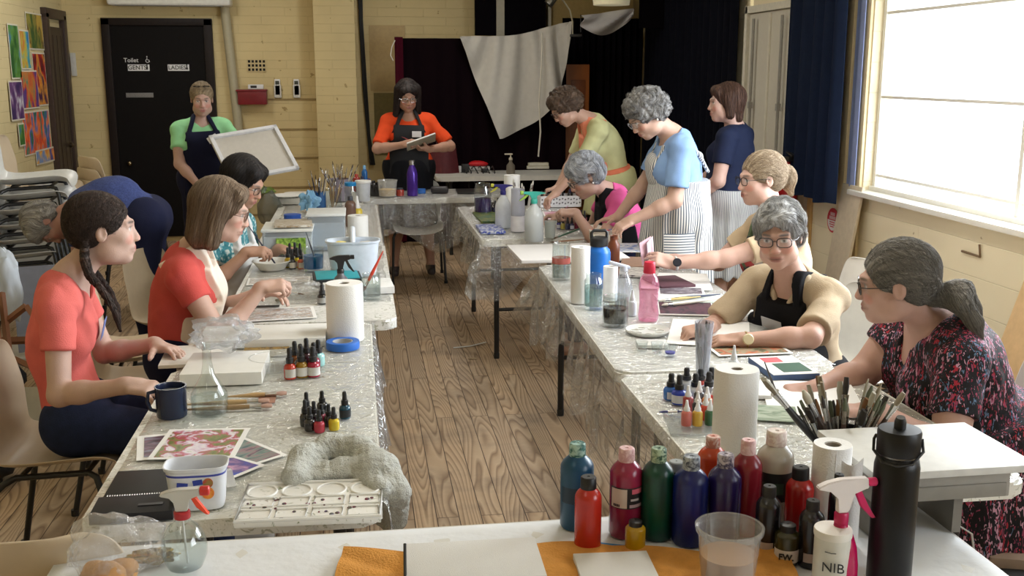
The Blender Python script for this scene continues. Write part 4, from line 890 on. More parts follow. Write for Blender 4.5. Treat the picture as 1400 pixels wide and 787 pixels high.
    pts = [(37, 18, 59, 68, 'a', 'green and ochre landscape painting, topmost by the side door'), (13, 33, 27, 108, 'b', 'tall narrow green landscape painting on the left wall'), (27, 41, 40, 95, 'c', 'small blue and yellow seaside painting between two landscapes'),
           (47, 72, 64, 145, 'd', 'dark red and orange flower painting beside the side door'), (29, 96, 52, 149, 'e', 'turquoise and orange vase painting on the left wall'), (13, 110, 31, 165, 'g', 'white printed page with purple picture on the left wall'),
           (32, 151, 69, 210, 'f', 'bright painting of two orange balloons with blue sky'), (49, 202, 81, 222, 'h', 'orange and blue painting lowest on the left wall'), (25, 168, 33, 200, 'b', 'small green painting behind the balloon painting')]
    for k, (xa, ya, xb, yb, c, lab) in enumerate(pts):
        A = PX(xa, (ya+yb)/2, XL+.01); B_ = PX(xb, (ya+yb)/2, XL+.01); zt = PX((xa+xb)/2, ya, XL+.01).z; zb = PX((xa+xb)/2, yb, XL+.01).z; w = abs(B_.y-A.y); hh = zt-zb
        t = thing('painting', lab, 'painting', (XL+.006+.004*(k % 3), (A.y+B_.y)/2, (zt+zb)/2)); g = MB(); g.box((0, 0, 0), (.003, w, hh)); g.build('paper', mat(srgb(214, 208, 190), .7), t)
        g = MB(); g.box((.002, 0, 0), (.002, w-.025, hh-.025)); g.build('picture', blotch([(.5+(p_-.5)*.42, q_) for p_, q_ in PC[c]], 7, .6, key='p%d' % k, distort=.2, detail=4, stretch=(1, 1, .6)), t)
    # black draped screen, white cloth over it, black curtains
    VB = mat((.0045, .0035, .005), .95, .2, spec=.05)
    def drape(name, lab, cat, a, b, z0, z1, m, folds, amp, thick=.006, nz=3, par=None, wob_=.0):
        a = Vector(a); b = Vector(b); dr = (b-a).normalized(); nrm = Vector((-dr.y, dr.x, 0)); Lh = (b-a).length; g = MB()
        g.grid(lambda u, v: Vector((a.x, a.y, 0))+dr*(u*Lh)+nrm*(amp*math.sin(u*folds*2*PI+.8*math.sin(u*folds*1.7))*(1-.35*v)+wob_*math.sin(v*3+u*9))+Vector((0, 0, z0+(z1-z0)*v+.012*math.sin(u*folds*3)*(1-v))), int(folds*10), nz, thick)
        o = g.build(name, m, par); 
        if par is None: tag(o, lab, cat)
        return o
    a = PY(539, 52, 10.3); b = PY(775, 45, 10.3)
    drape('draped_screen', 'tall screen draped in black and maroon cloth at the back of the hall', 'screen', (a.x+.05, 10.3, 0), (b.x, 10.3, 0), .03, a.z, mat((.006, .0025, .004), .95, spec=.05), 9, .02, .02)
    mr = MB(); mr.grid(lambda u, v: (a.x+.08*u, 10.27-.015*math.sin(u*5), .05+(a.z-.04)*v), 4, 4, .01); tag(mr.build('maroon_cloth', mat(srgb(64, 10, 26), .9, spec=.1)), 'strip of maroon velvet hanging down the left edge of the black screen', 'cloth')
    bk = MB(); x0 = PY(653, 0, YB-.5).x; x1 = PY(752, 0, YB-.5).x; bk.box(((x0+x1)/2, YB-.25, 2.6), (x1-x0, .06, 1.1)); tag(bk.build('dark_opening', VB), 'black panel standing for the dark opening above the draped screen', 'panel')  # flat black panel painted in for the darkness inside the opening
    cx0 = PY(770, 60, 10.6).x
    drape('black_curtain', 'floor length black curtain covering the back wall behind the yellow-green tunic', 'curtain', (cx0, 10.62, 0), (XR-.1, 10.62, 0), .03, 2.22, VB, 12, .035)
    drape('black_curtain', 'full height black curtain along the right wall beside the white doors', 'curtain', (XR-.09, 10.6, 0), (XR-.09, 7.98, 0), .03, 2.9, mat((.004, .0045, .009), .9, .2, spec=.08), 16, .035)
    bl = MB(); xa = PY(866, 0, 9.9).x; bl.box(((xa+XR)/2, 9.95, 2.6), (XR-xa-.15, .05, 1.0)); tag(bl.build('black_pelmet', VB), 'black cloth pelmet above the black curtain at the back corner', 'pelmet')
    # orange-brown door behind
    p = PY(788, 88, 10.45); o = MB(); o.box((p.x, 10.47, p.z/2), (.27, .035, p.z), bev=.004); d3 = struct(o.build('door_3', mat(srgb(150, 84, 32), .45, .15, 6, stretch=(3, 1, .3)))); g = MB(); g.box((p.x+.02, 10.447, p.z/2+.1), (.15, .008, p.z-.5), bev=.003); g.build('door_panel', mat(srgb(112, 58, 22), .45, .15), d3)
    # white cloth hung in a triangle
    cl = S1; A, B_, Cc = PY(628, 51, 10.2), PY(779, 30, 10.2), PY(682, 190, 10.15)
    g = MB()
    def tri(u, v):
        top = A.lerp(B_, u); top.z -= .05*math.sin(u*PI)**2*(1 if u < .9 else .4); low = Cc
        e = 1-abs(u-.36)/(.36 if u < .36 else .64); bottom = top.lerp(low, (1-e)*0+e) if False else None
        # lower edge: straight on the left, bulging on the right
        if u < .36: lo = A.lerp(Cc, u/.36)
        else:
            s_ = (u-.36)/.64; lo = Cc.lerp(B_, s_); lo += Vector((.20, 0, -.20))*math.sin(s_*PI)
        p = top.lerp(lo, v); p.y -= .065*math.sin(u*19+v*2)*(.25+v*.75)*math.sin(min(v*4, 1)*PI/2)+.02*math.sin(u*41+v*5)+.03*v
        return p
    g.grid(tri, 70, 24, .006); tag(g.build('white_cloth', mat(srgb(196, 192, 184), .85, .05, 20, .3, 300, spec=.2)), 'large off-white cloth hanging in a point over the black screen', 'cloth')
    g = MB(); A2 = PY(795, 22, 9.9); B2 = PY(865, 12, 9.9)
    g.grid(lambda u, v: A2.lerp(B2, u)+Vector((.01*math.sin(v*6), -.06*math.sin(v*PI)-.03*math.sin(u*9+v*6), -(.20*math.sin(PI*(.12+.8*u))**.8)*v)), 30, 12, .006)
    tag(g.build('white_cloth', mat(srgb(176, 174, 176), .8, .05)), 'short sagging pale cloth draped high beside the desk lamp', 'cloth')
    g = MB(); p0 = PY(752, 0, 10.8); p1 = PY(866, 45, 10.8); g.box(((p0.x+p1.x)/2, 10.85, 2.5), (p1.x-p0.x, .03, .9)); struct(g.build('trim_8', mat(srgb(170, 146, 92), .6, .08)))
    g = MB(); p0 = PY(752, 0, 10.75); g.box((p0.x, 10.78, 2.5), (.03, .04, .9)); struct(g.build('trim_9', mat(srgb(190, 184, 168), .6)))
    p0 = PY(833, 4, 9.95); g = MB(); g.lathe([(.17, 0), (.17, .01), (.20, .22), (.19, .22), (.16, .012)], 28); t = tag(g.build('lamp_shade_lantern', mat(srgb(232, 222, 186), .6, emit=.25)), 'cream drum shade glowing high at the back above the pale cloth', 'lamp'); t.location = (p0.x+.02, 9.95, p0.z-.02)
    t = thing('desk_lamp', 'silver gooseneck lamp clipped to the top of the black screen', 'lamp', PY(783, 47, 10.1)); o = t.location
    L_ = lambda px, py: PY(px, py, 10.1)-o
    g = MB(); g.tube([L_(783, 47), L_(783, 30), L_(779, 14), L_(771, 2), L_(764, -6), L_(758, -4)], .008, 8); g.build('gooseneck', mat((.5, .48, .42), .3, metal=1), t)
    g = MB(); a1 = L_(749, 6); a2 = L_(764, -10); dd = a2-a1; M = dd.to_track_quat('Z', 'Y').to_matrix().to_4x4(); M.translation = a1; g.lathe([(.045, 0), (.040, .06), (.02, dd.length)], 18, M=M); g.build('lamp_head', mat((.55, .55, .52), .3, metal=1), t)
    g = MB(); g.box((.03, 0, -.01), (.11, .05, .025), bev=.004); g.build('clamp', mat((.02, .02, .02), .5), t); g = MB(); g.tube([L_(794, 20), L_(794, 44)], .005, 6); g.build('rod', mat((.02, .02, .02), .5), t)
    c_ = MB(); c_.tube([PY(741, 45, 10.1), PY(741, 70, 10.08), PY(740, 95, 10.02), PY(737, 140, 10.0), PY(739, 180, 10.0), PY(736, 214, 9.98)], .008, 8); tag(c_.build('cord', mat(srgb(206, 200, 186), .5)), 'pale power cord hanging in front of the white cloth', 'cord')
    c_ = MB(); q0 = PY(540, 55, 10.24); c_.tube([q0, q0+Vector((-.03, 0, -.06)), q0+Vector((-.045, 0, -.14)), q0+Vector((-.02, 0, -.19))], .006, 6); tag(c_.build('cord', mat(srgb(206, 200, 186), .5)), 'short white tie cord at the top left corner of the black screen', 'cord')
    # white double doors with panic bars
    wd = mat(srgb(206, 202, 190), .45, .03); g = MB(); g.box((XR-.02, 7.38, 1.06), (.04, .90, 2.12)); o = struct(g.build('door_4', wd)); gr = mat(srgb(150, 148, 142), .4)
    f = MB()
    for y in (6.90, 7.84): f.box((XR-.03, y, 1.09), (.07, .05, 2.18))
    f.box((XR-.03, 7.37, 2.15), (.07, .98, .05)); f.box((XR-.045, 7.40, 1.06), (.012, .03, 2.1)); f.build('door_frame', mat(srgb(216, 212, 198), .5), o)
    for y in (7.12, 7.66):
        f = MB(); f.tube([(XR-.07, y, .2), (XR-.07, y, 2.08)], .012, 8); f.box((XR-.07, y, 1.45), (.03, .03, .05)); f.build('bolt_rod', gr, o)
        f = MB(); f.box((XR-.08, y, .98), (.05, .05, .22), bev=.01); f.tube([(XR-.12, y-.02, .88), (XR-.12, y-.20, .86)], .014, 8); f.tube([(XR-.08, y, .90), (XR-.12, y-.02, .88)], .012, 8); f.build('panic_bar', gr, o)
    # navy curtain by the window
    NV = mat(srgb(22, 32, 54), .85, .1, spec=.12); top = 2.75
    cu1 = drape('window_curtain', 'navy blue curtain gathered beside the bright window', 'curtain', (XR-.10, 6.92, 0), (XR-.16, 5.98, 0), .90, top, NV, 5, .035, nz=14)
    ln_ = drape('lining', '', '', (XR-.04, 6.06, 0), (XR-.05, 5.95, 0), .93, top, mat(srgb(130, 142, 180), .8, .05), 1, .01, par=cu1)
    rd = MB(); rd.tube([(XR-.11, 2.0, 2.78), (XR-.11, 7.0, 2.78)], .014, 10); tag(rd.build('curtain_rod', mat((.3, .3, .3), .4)), 'curtain rod above the bright window', 'rod')
    # round red sign, nail holes, wall bracket
    p = PX(1140, 301, XR-.03); t = thing('round_sign', 'round red and white sign on the wall under the navy curtain', 'sign', (XR-.035, p.y, p.z)); M = Matrix.Rotation(-PI/2, 4, 'Y')
    g = MB(); g.lathe([(.078, 0), (.078, .004)], 36, M=M); g.build('disc', mat(srgb(196, 44, 56), .5), t); g = MB(); g.prism([(.066*math.cos(a_), .066*math.sin(a_)) for a_ in [R(180+i*10) for i in range(19)]], .0045, .0055, Matrix.Rotation(-PI/2, 4, 'Z')@Matrix.Rotation(PI/2, 4, 'X')@Matrix.Rotation(PI, 4, 'Y') if False else Matrix(((0, 0, -1, 0), (1, 0, 0, 0), (0, 1, 0, 0), (0, 0, 0, 1)))); g.build('lower_half', mat((.75, .72, .7), .5), t)
    rq = (PI/2, 0, -PI/2)
    tb = MB(); tb.box((-.0052, 0, .040), (.001, .062, .020)); tb.box((-.0052, 0, .016), (.001, .088, .020)); tb.build('large_print', mat((.62, .40, .40), .5), t)
    tb = MB()
    for z in (-.012, -.026, -.040): tb.box((-.0066, 0, z), (.001, .07-.02*(z < -.03), .006))
    tb.build('small_print', mat(srgb(196, 44, 56), .5), t)
    p = PX(1335, 347, XR-.01); g = MB(); a1 = PX(1315, 343, XR-.01); a2 = PX(1340, 351, XR-.01); a3 = PX(1339, 334, XR-.01); g.tube([a1, a2, a3], .006, 6); tag(g.build('wall_bracket', mat(srgb(120, 96, 70), .6)), 'small bent metal bracket on the cream boards under the window', 'bracket')
    # fire extinguisher
    p = PX(1088, 350, XR-.22); t = thing('fire_extinguisher', 'red fire extinguisher hanging in the corner by the white doors', 'extinguisher', (XR-.12, 6.78, .62)); g = MB(); g.lathe([(.07, 0), (.078, .02), (.078, .36), (.06, .42), (.025, .45), (.025, .48)], 24); g.build('cylinder', mat(srgb(170, 20, 28), .3), t)
    g = MB(); g.box((0, -.01, .50), (.04, .10, .03), bev=.006); g.box((0, -.03, .535), (.03, .13, .012), rot=(.2, 0, 0), bev=.004); g.build('handle', mat((.02, .02, .02), .4), t); g = MB(); g.tube([(0, .05, .49), (0, .12, .44), (-.02, .13, .25), (-.03, .10, .1)], .011, 8); g.build('hose', mat((.02, .02, .02), .5), t); g = MB(); g.box((-.079, -.01, .22), (.004, .08, .14)); g.build('label', mat((.7, .7, .66), .5), t)
    # leaning boards
    g = MB(); g.box((0, 0, .30), (.018, .26, .62), bev=.003); o = tag(g.build('leaning_board', mat(srgb(206, 192, 168), .6)), 'pale board leaning against the cream boards behind the khaki polo', 'board'); o.location = (XR-.13, 5.95, .42); o.rotation_euler = (0, R(8), R(0))
    g = MB(); g.box((0, 0, .2), (.04, .30, .40), bev=.004); o = tag(g.build('wooden_box', mat(srgb(190, 150, 96), .6)), 'wooden box standing on the floor under the pale leaning board', 'box'); o.location = (XR-.14, 5.95, 0); 
    g = MB(); g.box((0, 0, .5), (.03, .76, 1.0), bev=.008); g.box((.03, 0, .5), (.02, .6, .05)); o = tag(g.build('leaning_table', mat(srgb(206, 172, 126), .6)), 'tan folded table leaning against the wall at the right edge', 'table'); o.location = (XR-.36, 3.75, .0); o.rotation_euler = (0, R(17), 0)
    # outside
    g = MB(); g.box((8.0, 10, -.6), (9.5, 30, .1)); struct(g.build('ground_outside', mat((.5, .5, .46), .9)))
    # added fill lamps on the unseen ceiling, shaped as battens
    for k, (x, y) in enumerate(((-.9, 0.6), (1.15, 3.7), (-.9, 5.4), (.9, 8.3), (-1.6, 8.9))):
        t = thing('ceiling_fill_light', ('added fill light batten above the camera', 'added fill light batten over the right tables', 'added fill light batten over the left tables', 'added fill light batten over the far tables', 'added fill light batten near the toilet door')[k], 'light', (x, y, ZC-.06))
        g = MB(); g.box((0, 0, .03), (.14, 1.25, .05), bev=.006); g.build('housing', mat((.8, .8, .8), .5), t); g = MB()
        for dx in (-.035, .035): g.tube([(dx, -.6, -.012), (dx, .6, -.012)], .013, 10)
        g.build('tube', mat((1, .95, .85), .5, 0, emit=2.0), t)
        l = bpy.data.lights.new('lamp', 'AREA'); l.shape = 'RECTANGLE'; l.size = .3; l.size_y = 1.2; l.energy = (4, 31, 6, 24, 22)[k]*LAMP; l.color = (1, .975, .93); lo = bpy.data.objects.new('lamp', l); lo.location = (0, 0, -.05); link(lo, t)
LAMP = 1.0
def light_and_camera():
    cam = bpy.data.cameras.new('camera'); co = bpy.data.objects.new('camera', cam); C.objects.link(co); bpy.context.scene.camera = co
    cam.sensor_width = 36; cam.lens = F/1400*36; cam.clip_start = .05
    M = Matrix((cr, cu, -cf)).transposed().to_4x4(); M.translation = Vector((0, 0, EYE)); co.matrix_world = M
    w = bpy.data.worlds.new('world'); bpy.context.scene.world = w; w.use_nodes = True; bg = w.node_tree.nodes['Background']; bg.inputs[0].default_value = (.86, .93, 1, 1); bg.inputs[1].default_value = 4.5
    for k, (y, sy, e) in enumerate(((4.0, 3.7, 330), (-.25, 2.6, 55))):  # second light is fill through the added window behind the camera
        l = bpy.data.lights.new('daylight', 'AREA'); l.shape = 'RECTANGLE'; l.size = 1.6; l.size_y = sy; l.energy = e; l.color = (.90, .95, 1.0); lo = bpy.data.objects.new('daylight', l); C.objects.link(lo)
        lo.location = (XR+.35, y, 1.95); lo.rotation_euler = Vector((1, 0, .25)).to_track_quat('Z', 'Y').to_euler()
    v = bpy.context.scene.view_settings; v.view_transform = 'Standard'; v.look = 'None'; v.exposure = 0; v.gamma = 1
# ------------------------------------------------------------------ tables, chairs and things on them
TZ = .745; IZ = .7495
WHT = mat(srgb(228, 227, 222), .5, .02); PAPER = mat(srgb(232, 231, 228), .7, .02); BLK = mat((.012, .012, .013), .4, .1); BLKM = mat((.012, .012, .013), .3, 0, metal=.3)
CLR = clear((.95, .97, .97), .10, .04); CLRB = clear((.93, .96, .96), .16, .06, .25, 60, .06); GLASS = clear((.93, .96, .95), .16, .02)
WATER = liquid((.90, .93, .93), .06)
def depth(p): return (Vector(p)-Vector((0, 0, EYE))).dot(cf)
def dim(px, base, top, w, z=IZ):
    """pixel box -> centre on the table, height, radius"""
    p = PZ(px, base, z); r = w/2*depth(p)/F; d = Vector((p.x, p.y, 0)).normalized(); c = p+d*r*.95
    best = .02; 
    for i in range(5, 600):
        q = c+Vector((0, 0, i*.001)); v = q-Vector((0, 0, EYE)); yy = 393.5-F*v.dot(cu)/v.dot(cf)
        if yy <= top: best = i*.001; break
    return c, best, r
def lat(prof, m, root, name='body', n=28, **k): g = MB(); g.lathe(prof, n, **k); return g.build(name, m, root)
def surf_mat(base, seed, fleck=True):
    m, nt, out = nodes('table_surface'); L = nt.links
    b = N(nt, 'ShaderNodeBsdfPrincipled', Roughness=.22); b.inputs['Specular IOR Level'].default_value = .55; L.new(b.outputs[0], out.inputs[0]); v = mapped(nt, loc=(seed, seed*.3, 0))
    n1 = N(nt, 'ShaderNodeTexNoise', Scale=9.0, Detail=8.0, Roughness=.7, Distortion=1.0); L.new(v, n1.inputs['Vector'])
    r1 = ramp(nt, [(.34, tuple(c*.80 for c in base)), (.48, tuple(c*.96 for c in base)), (.6, base)]); L.new(n1.outputs['Fac'], r1.inputs[0])
    n2 = N(nt, 'ShaderNodeTexNoise', Scale=34.0, Detail=6.0, Distortion=2.0); L.new(v, n2.inputs['Vector'])
    r2 = ramp(nt, [(.36, (.42, .44, .32)), (.41, (1, 1, 1)), (.63, (1, 1, 1)), (.67, (.66, .68, .58))]); L.new(n2.outputs['Fac'], r2.inputs[0])
    mx = N(nt, 'ShaderNodeMix', data_type='RGBA', blend_type='MULTIPLY'); mx.inputs[0].default_value = .75 if fleck else .15; L.new(r1.outputs[0], mx.inputs[6]); L.new(r2.outputs[0], mx.inputs[7]); L.new(mx.outputs[2], b.inputs['Base Color'])
    mp = mapped(nt, (2, 9, 1)); n3 = N(nt, 'ShaderNodeTexNoise', Scale=7.0, Detail=5.0, Distortion=1.6); L.new(mp, n3.inputs['Vector'])
    bp = N(nt, 'ShaderNodeBump', Strength=.55, Distance=.012); L.new(n3.outputs['Fac'], bp.inputs['Height']); L.new(bp.outputs[0], b.inputs['Normal'])
    return m
def table(label, x0, x1, y0, y1, m, seed=0, rz=0, leg=.14, cross='y', group=None):
    cx, cy = (x0+x1)/2, (y0+y1)/2; w, l = x1-x0, y1-y0; t = thing('folding_table', label, 'table', (cx, cy, 0), rz, group)
    g = MB(); rc = .045
    ol = []
    for sx, sy, a0 in ((1, 1, 0), (-1, 1, 90), (-1, -1, 180), (1, -1, 270)):
        for i in range(6): a = R(a0+i*18); ol.append((sx*(w/2-rc)+rc*math.cos(a), sy*(l/2-rc)+rc*math.sin(a)))
    g.prism(ol, TZ-.042, TZ); bmesh.ops.bevel(g.b, geom=[e for e in g.b.edges if abs(e.verts[0].co.z-e.verts[1].co.z) < 1e-5], offset=.008, segments=2, affect='EDGES'); g.build('tabletop', m, t)
    along = l > w
    for s in (-1, 1):
        for q in (-1, 1):
            g = MB(); px, py = (q*(w/2-.10), s*(l/2-leg)) if along else (s*(w/2-leg), q*(l/2-.10))
            g.tube([(px, py, TZ-.05), (px, py, .012)], .016, 10); lg = g.build('leg', BLK, t); f = MB(); f.lathe([(.017, 0), (.018, .03), (.015, .034)], 12, c=(px, py, .0)); f.build('foot', BLK, lg)
        g = MB()
        if along: g.tube([(-(w/2-.10), s*(l/2-leg), .30), (w/2-.10, s*(l/2-leg), .30)], .011, 8); g.box((0, s*(l/2-leg), TZ-.055), (w-.16, .035, .028))
        else: g.tube([(s*(w/2-leg), -(l/2-.10), .30), (s*(w/2-leg), l/2-.10, .30)], .011, 8); g.box((s*(w/2-leg), 0, TZ-.055), (.035, l-.16, .028))
        g.build('crossbar', BLK, t)
    return t
FILM = None
def film(label, x0, x1, y0, y1, ov, m, seed=1, name='plastic_sheet', thick=.0, cat='plastic sheet', amp=.02, z=TZ+.0015, step=.028, rag=.05, flare=.25, rz=0):
    """sheet lying on a table and hanging over its edges; ov = overhang (left, right, near, far)"""
    L_, R_, Nn, Fr = ov; rnd = random.Random(seed); ph = [rnd.uniform(0, 6) for _ in range(8)]
    X0, X1, Y0, Y1 = x0-L_, x1+R_, y0-Nn, y1+Fr; nx = max(6, int((X1-X0)/step)); ny = max(6, int((Y1-Y0)/step))
    def fn(u, v):
        x = X0+(X1-X0)*u; y = Y0+(Y1-Y0)*v
        dx = (x-x1) if x > x1 else ((x-x0) if x < x0 else 0); dy = (y-y1) if y > y1 else ((y-y0) if y < y0 else 0)
        sx = abs(dx)*(1+rag*6*(.5*math.sin(y*5+ph[0])+.5*math.sin(y*11+ph[1]))); sy = abs(dy)*(1+rag*6*(.5*math.sin(x*5+ph[2])+.5*math.sin(x*12+ph[3])))
        bx, by = min(max(x, x0), x1), min(max(y, y0), y1); drop = math.hypot(sx, sy)*.97
        rip = (math.sin(y*38+ph[4]+2*math.sin(y*7))+.6*math.sin(y*67+ph[5]))*amp*min(drop*5, 1) if sx else 0
        rip2 = (math.sin(x*38+ph[6]+2*math.sin(x*7))+.6*math.sin(x*67+ph[7]))*amp*min(drop*5, 1) if sy else 0
        out = .006+.05*min(drop, .3)
        ox = math.copysign(out+rip+(flare*drop if sy else 0), dx) if sx else 0; oy = math.copysign(out+rip2+(flare*drop if sx else 0), dy) if sy else 0
        zz = z-drop+(.0012*math.sin(x*31+ph[1])*math.sin(y*23+ph[2]) if drop == 0 else 0)
        return (bx+ox, by+oy, zz)
    cx_, cy_ = (x0+x1)/2, (y0+y1)/2; g = MB(); g.grid(lambda u, v: Vector(fn(u, v))-Vector((cx_, cy_, 0)), nx, ny, thick); o = g.build(name, m, smooth=True, ang=80); o.location = (cx_, cy_, 0); o.rotation_euler.z = rz; return tag(o, label, cat)
    return tag(g.build(name, m, smooth=True, ang=80), label, cat)
def chair_proto(name, label, m, loc, rz, group=None):
    t = thing(name, label, 'chair', loc, rz, group)
    prof = [(.235, .405, .20), (.225, .432, .205), (.18, .447, .21), (.08, .440, .215), (-.04, .430, .215), (-.12, .428, .212), (-.165, .440, .21), (-.195, .475, .212), (-.212, .54, .218), (-.228, .62, .222), (-.245, .70, .218), (-.258, .765, .205), (-.264, .795, .175), (-.266, .805, .13)]
    n = len(prof)-1
    def fn(u, v):
        k = min(int(v*n), n-1); a = v*n-k; p = [prof[k][i]*(1-a)+prof[k+1][i]*a for i in range(3)]; s = 2*u-1
        cz = .045*abs(s)**3.2*(1 if v < .45 else max(0, 1-(v-.45)*5)); cy = .040*abs(s)**2.4*(0 if v < .45 else min(1, (v-.45)*4))
        return (p[2]*math.sin(s*PI/2*.999)**1 if False else p[2]*s, p[0]+cy, p[1]+cz)
    g = MB(); g.grid(fn, 14, 30, .006); g.build('seat_shell', m, t, sub=1)
    for s in (-1, 1):
        g = MB(); x = s*.20; g.tube([(x*1.08, .22, .012), (x*1.0, .175, .38), (x*.92, .16, .415), (x*.8, .13, .422), (x*.8, -.10, .412), (x*.92, -.13, .40), (x*1.0, -.16, .37), (x*1.10, -.235, .012)], .011, 10); lg = g.build('leg_frame', BLK, t)
        for yy, k in ((.222, 1.08), (-.237, 1.10)): f = MB(); f.lathe([(.015, 0), (.015, .025)], 10, c=(x*k, yy, 0)); f.build('foot', BLK, lg)
    for yy, zz in ((.12, .418), (-.09, .408)): g = MB(); g.tube([(-.16, yy, zz), (.16, yy, zz)], .009, 8); g.build('crossbar', BLK, t)
    return t
def acrylic(label, px, base, top, w, col, cap, name='paint_bottle', group=None, capr=.50, lab=None, clearb=False, stain=None, caph=.15):
    c, h, r = dim(px, base, top, w); t = thing(name, label, 'bottle', c, 0, group)
    col = tuple(c*.72 for c in col); cm = mat(col, .25, .12, 25, spec=.6) if not stain else blotch([(.35, col), (.6, stain)], 14, .3, key=label, stretch=(1, 1, .5))
    lat([(r*.92, 0), (r, .006), (r, h*.71), (r*.97, h*.745), (r*.84, h*.79), (r*.54, h*.845), (r*.44, h*.86), (r*.42, h*.89)], cm, t, 'body', 32)
    cpm = blotch([(.40, cap[0]), (.58, cap[1])], 60, .5, key=label) if isinstance(cap[0], tuple) else mat(cap, .45, .1)
    k = 1-caph; lat([(r*capr*.98, h*k), (r*capr, h*(k+.01)), (r*capr*.97, h*.985), (r*capr*.85, h), (r*.12, h), (r*.10, h*.99)], cpm, t, 'cap', 24)
    if lab:
        lc, z0, z1, a0, a1, extra = lab
        g = MB(); vs = []; nn = 14
        for i in range(nn+1):
            a = R(a0+(a1-a0)*i/nn)
            for z in (z0*h, z1*h): vs.append((r*1.012*math.sin(a), -r*1.012*math.cos(a), z))
        g.add(vs, [(2*i, 2*i+2, 2*i+3, 2*i+1) for i in range(nn)]); lb = g.build('label', mat(lc, .5, .05), t)
        if extra:
            for (za, zb, b0, b1, ec) in extra:
                g = MB(); vs = []
                for i in range(9):
                    a = R(b0+(b1-b0)*i/8)
                    for z in (za*h, zb*h): vs.append((r*1.02*math.sin(a), -r*1.02*math.cos(a), z))
                g.add(vs, [(2*i, 2*i+2, 2*i+3, 2*i+1) for i in range(8)]); g.build('print', mat(ec, .5), lb)
    t.rotation_euler.z = math.atan2(-c.x, c.y)*1.0
    return t
def roll(label, px, base, top, w, name='paper_towel_roll', group=None, torn=False, hole=.30):
    c, h, r = dim(px, base, top, w); t = thing(name, label, 'paper towel', c, random.uniform(0, 3), group)
    lat([(r*hole, .001), (r*.97, .001), (r, .006), (r, h-.006), (r*.97, h-.001), (r*hole*1.05, h-.002), (r*hole, h-.01), (r*hole, .001)], mat(srgb(232, 231, 228), .9, .02, 12, .35, 240, spec=.1), t, 'paper', 40, cap0=False, cap1=False)
    lat([(r*hole*.98, .002), (r*hole*.98, h-.004), (r*hole*.86, h-.004), (r*hole*.86, .002)], mat(srgb(150, 140, 126), .9), t, 'core', 24, cap0=False, cap1=False)
    if torn:
        t.rotation_euler.z = math.atan2(-c.x, c.y)
        g = MB(); g.grid(lambda u, v: (r*.2+u*r*1.35, -r*1.0+.12*r*u+.004*math.sin(u*7), .004+(h*.93-.02*math.sin(u*3))*v), 10, 8, .0015); g.build('loose_sheet', mat(srgb(226, 225, 222), .9, .02, 12, .3, 240), t)
    else:
        g = MB(); g.box((r*1.0, .006, h*.5), (.002, .02, h*.96)); g.build('sheet_edge', mat(srgb(222, 221, 218), .9), t)
    return t
def spray(label, px, base, top, w, bodym, headc, trigc, fill=None, kind='tall', rz=0, nozzle=None, name='spray_bottle', collar=None):
    """spray bottle; trigger points along local +x"""
    c, h, r = dim(px, base, top, w); t = thing(name, label, 'spray bottle', c, rz)
    if kind == 'tall': pf = [(r*.95, 0), (r, .005), (r, h*.48), (r*.93, h*.56), (r*.55, h*.68), (r*.30, h*.74), (r*.28, h*.78)]
    elif kind == 'round': pf = [(r*.45, 0), (r*.75, .006), (r*.97, h*.18), (r, h*.28), (r*.93, h*.40), (r*.66, h*.53), (r*.34, h*.60), (r*.30, h*.66)]
    else: pf = [(r*.92, 0), (r, .006), (r*.97, h*.22), (r*.86, h*.38), (r*.62, h*.50), (r*.36, h*.56), (r*.33, h*.62)]
    nk = pf[-1][1]; lat(pf, bodym, t, 'bottle', 32)
    if fill: lat([(a*.95, max(z, .003)) for a, z in pf if z < h*fill[1]]+[(r*.93, h*fill[1])], fill[0], t, 'liquid', 28)
    rn = r*.34; lat([(rn, nk-.02*h), (rn*1.06, nk-.01*h), (rn*1.06, nk+.06*h), (rn*.9, nk+.075*h)], mat(collar or headc, .4), t, 'collar', 20)
    hm = mat(headc, .35, .04); L_ = min(h*.34, r*2.1); z0 = nk+.075*h; z1 = h
    g = MB(); ol = [(-L_*.70, z1-.20*(z1-z0)), (-L_*.45, z1-.08*(z1-z0)), (-L_*.1, z1), (L_*.62, z1), (L_*.66, z1-.30*(z1-z0)), (L_*.25, z1-.42*(z1-z0)), (rn*.8, z0+.1*(z1-z0)), (rn*.8, z0), (-rn*.8, z0), (-rn*.8, z0+.45*(z1-z0)), (-L_*.35, z1-.32*(z1-z0)), (-L_*.68, z1-.28*(z1-z0))]
    M = Matrix(((1, 0, 0, 0), (0, 0, -1, 0), (0, 1, 0, 0), (0, 0, 0, 1))); wd = max(.006, rn*.62); g.prism(ol, -wd, wd, M); bmesh.ops.bevel(g.b, geom=g.b.edges[:], offset=.0018, segments=2, affect='EDGES'); g.build('sprayer_head', hm, t)
    tm = mat(trigc, .35, .04); g = MB(); zz = z1-.38*(z1-z0); Ht = (z1-z0); g.prism([(L_*.30, zz), (L_*.48, zz), (L_*.66, zz-Ht*.45), (L_*.92, zz-Ht*.85), (L_*.80, zz-Ht*.85), (L_*.50, zz-Ht*.50)], -wd*.6, wd*.6, M); bmesh.ops.bevel(g.b, geom=g.b.edges[:], offset=.0012, segments=1, affect='EDGES'); g.build('trigger', tm, t)
    g = MB(); g.lathe([(wd*.95, 0), (wd*1.05, .004), (wd*1.05, .016), (wd*.8, .018)], 16, M=Matrix.Translation((L_*.64, 0, z1-.15*(z1-z0)))@Matrix.Rotation(PI/2, 4, 'Y')); g.build('nozzle', mat(nozzle or trigc, .35), t)
    g = MB(); g.tube([(0, 0, nk), (r*.1, 0, .012)], .0022, 6); g.build('dip_tube', mat((.7, .7, .7), .4), t)
    return t
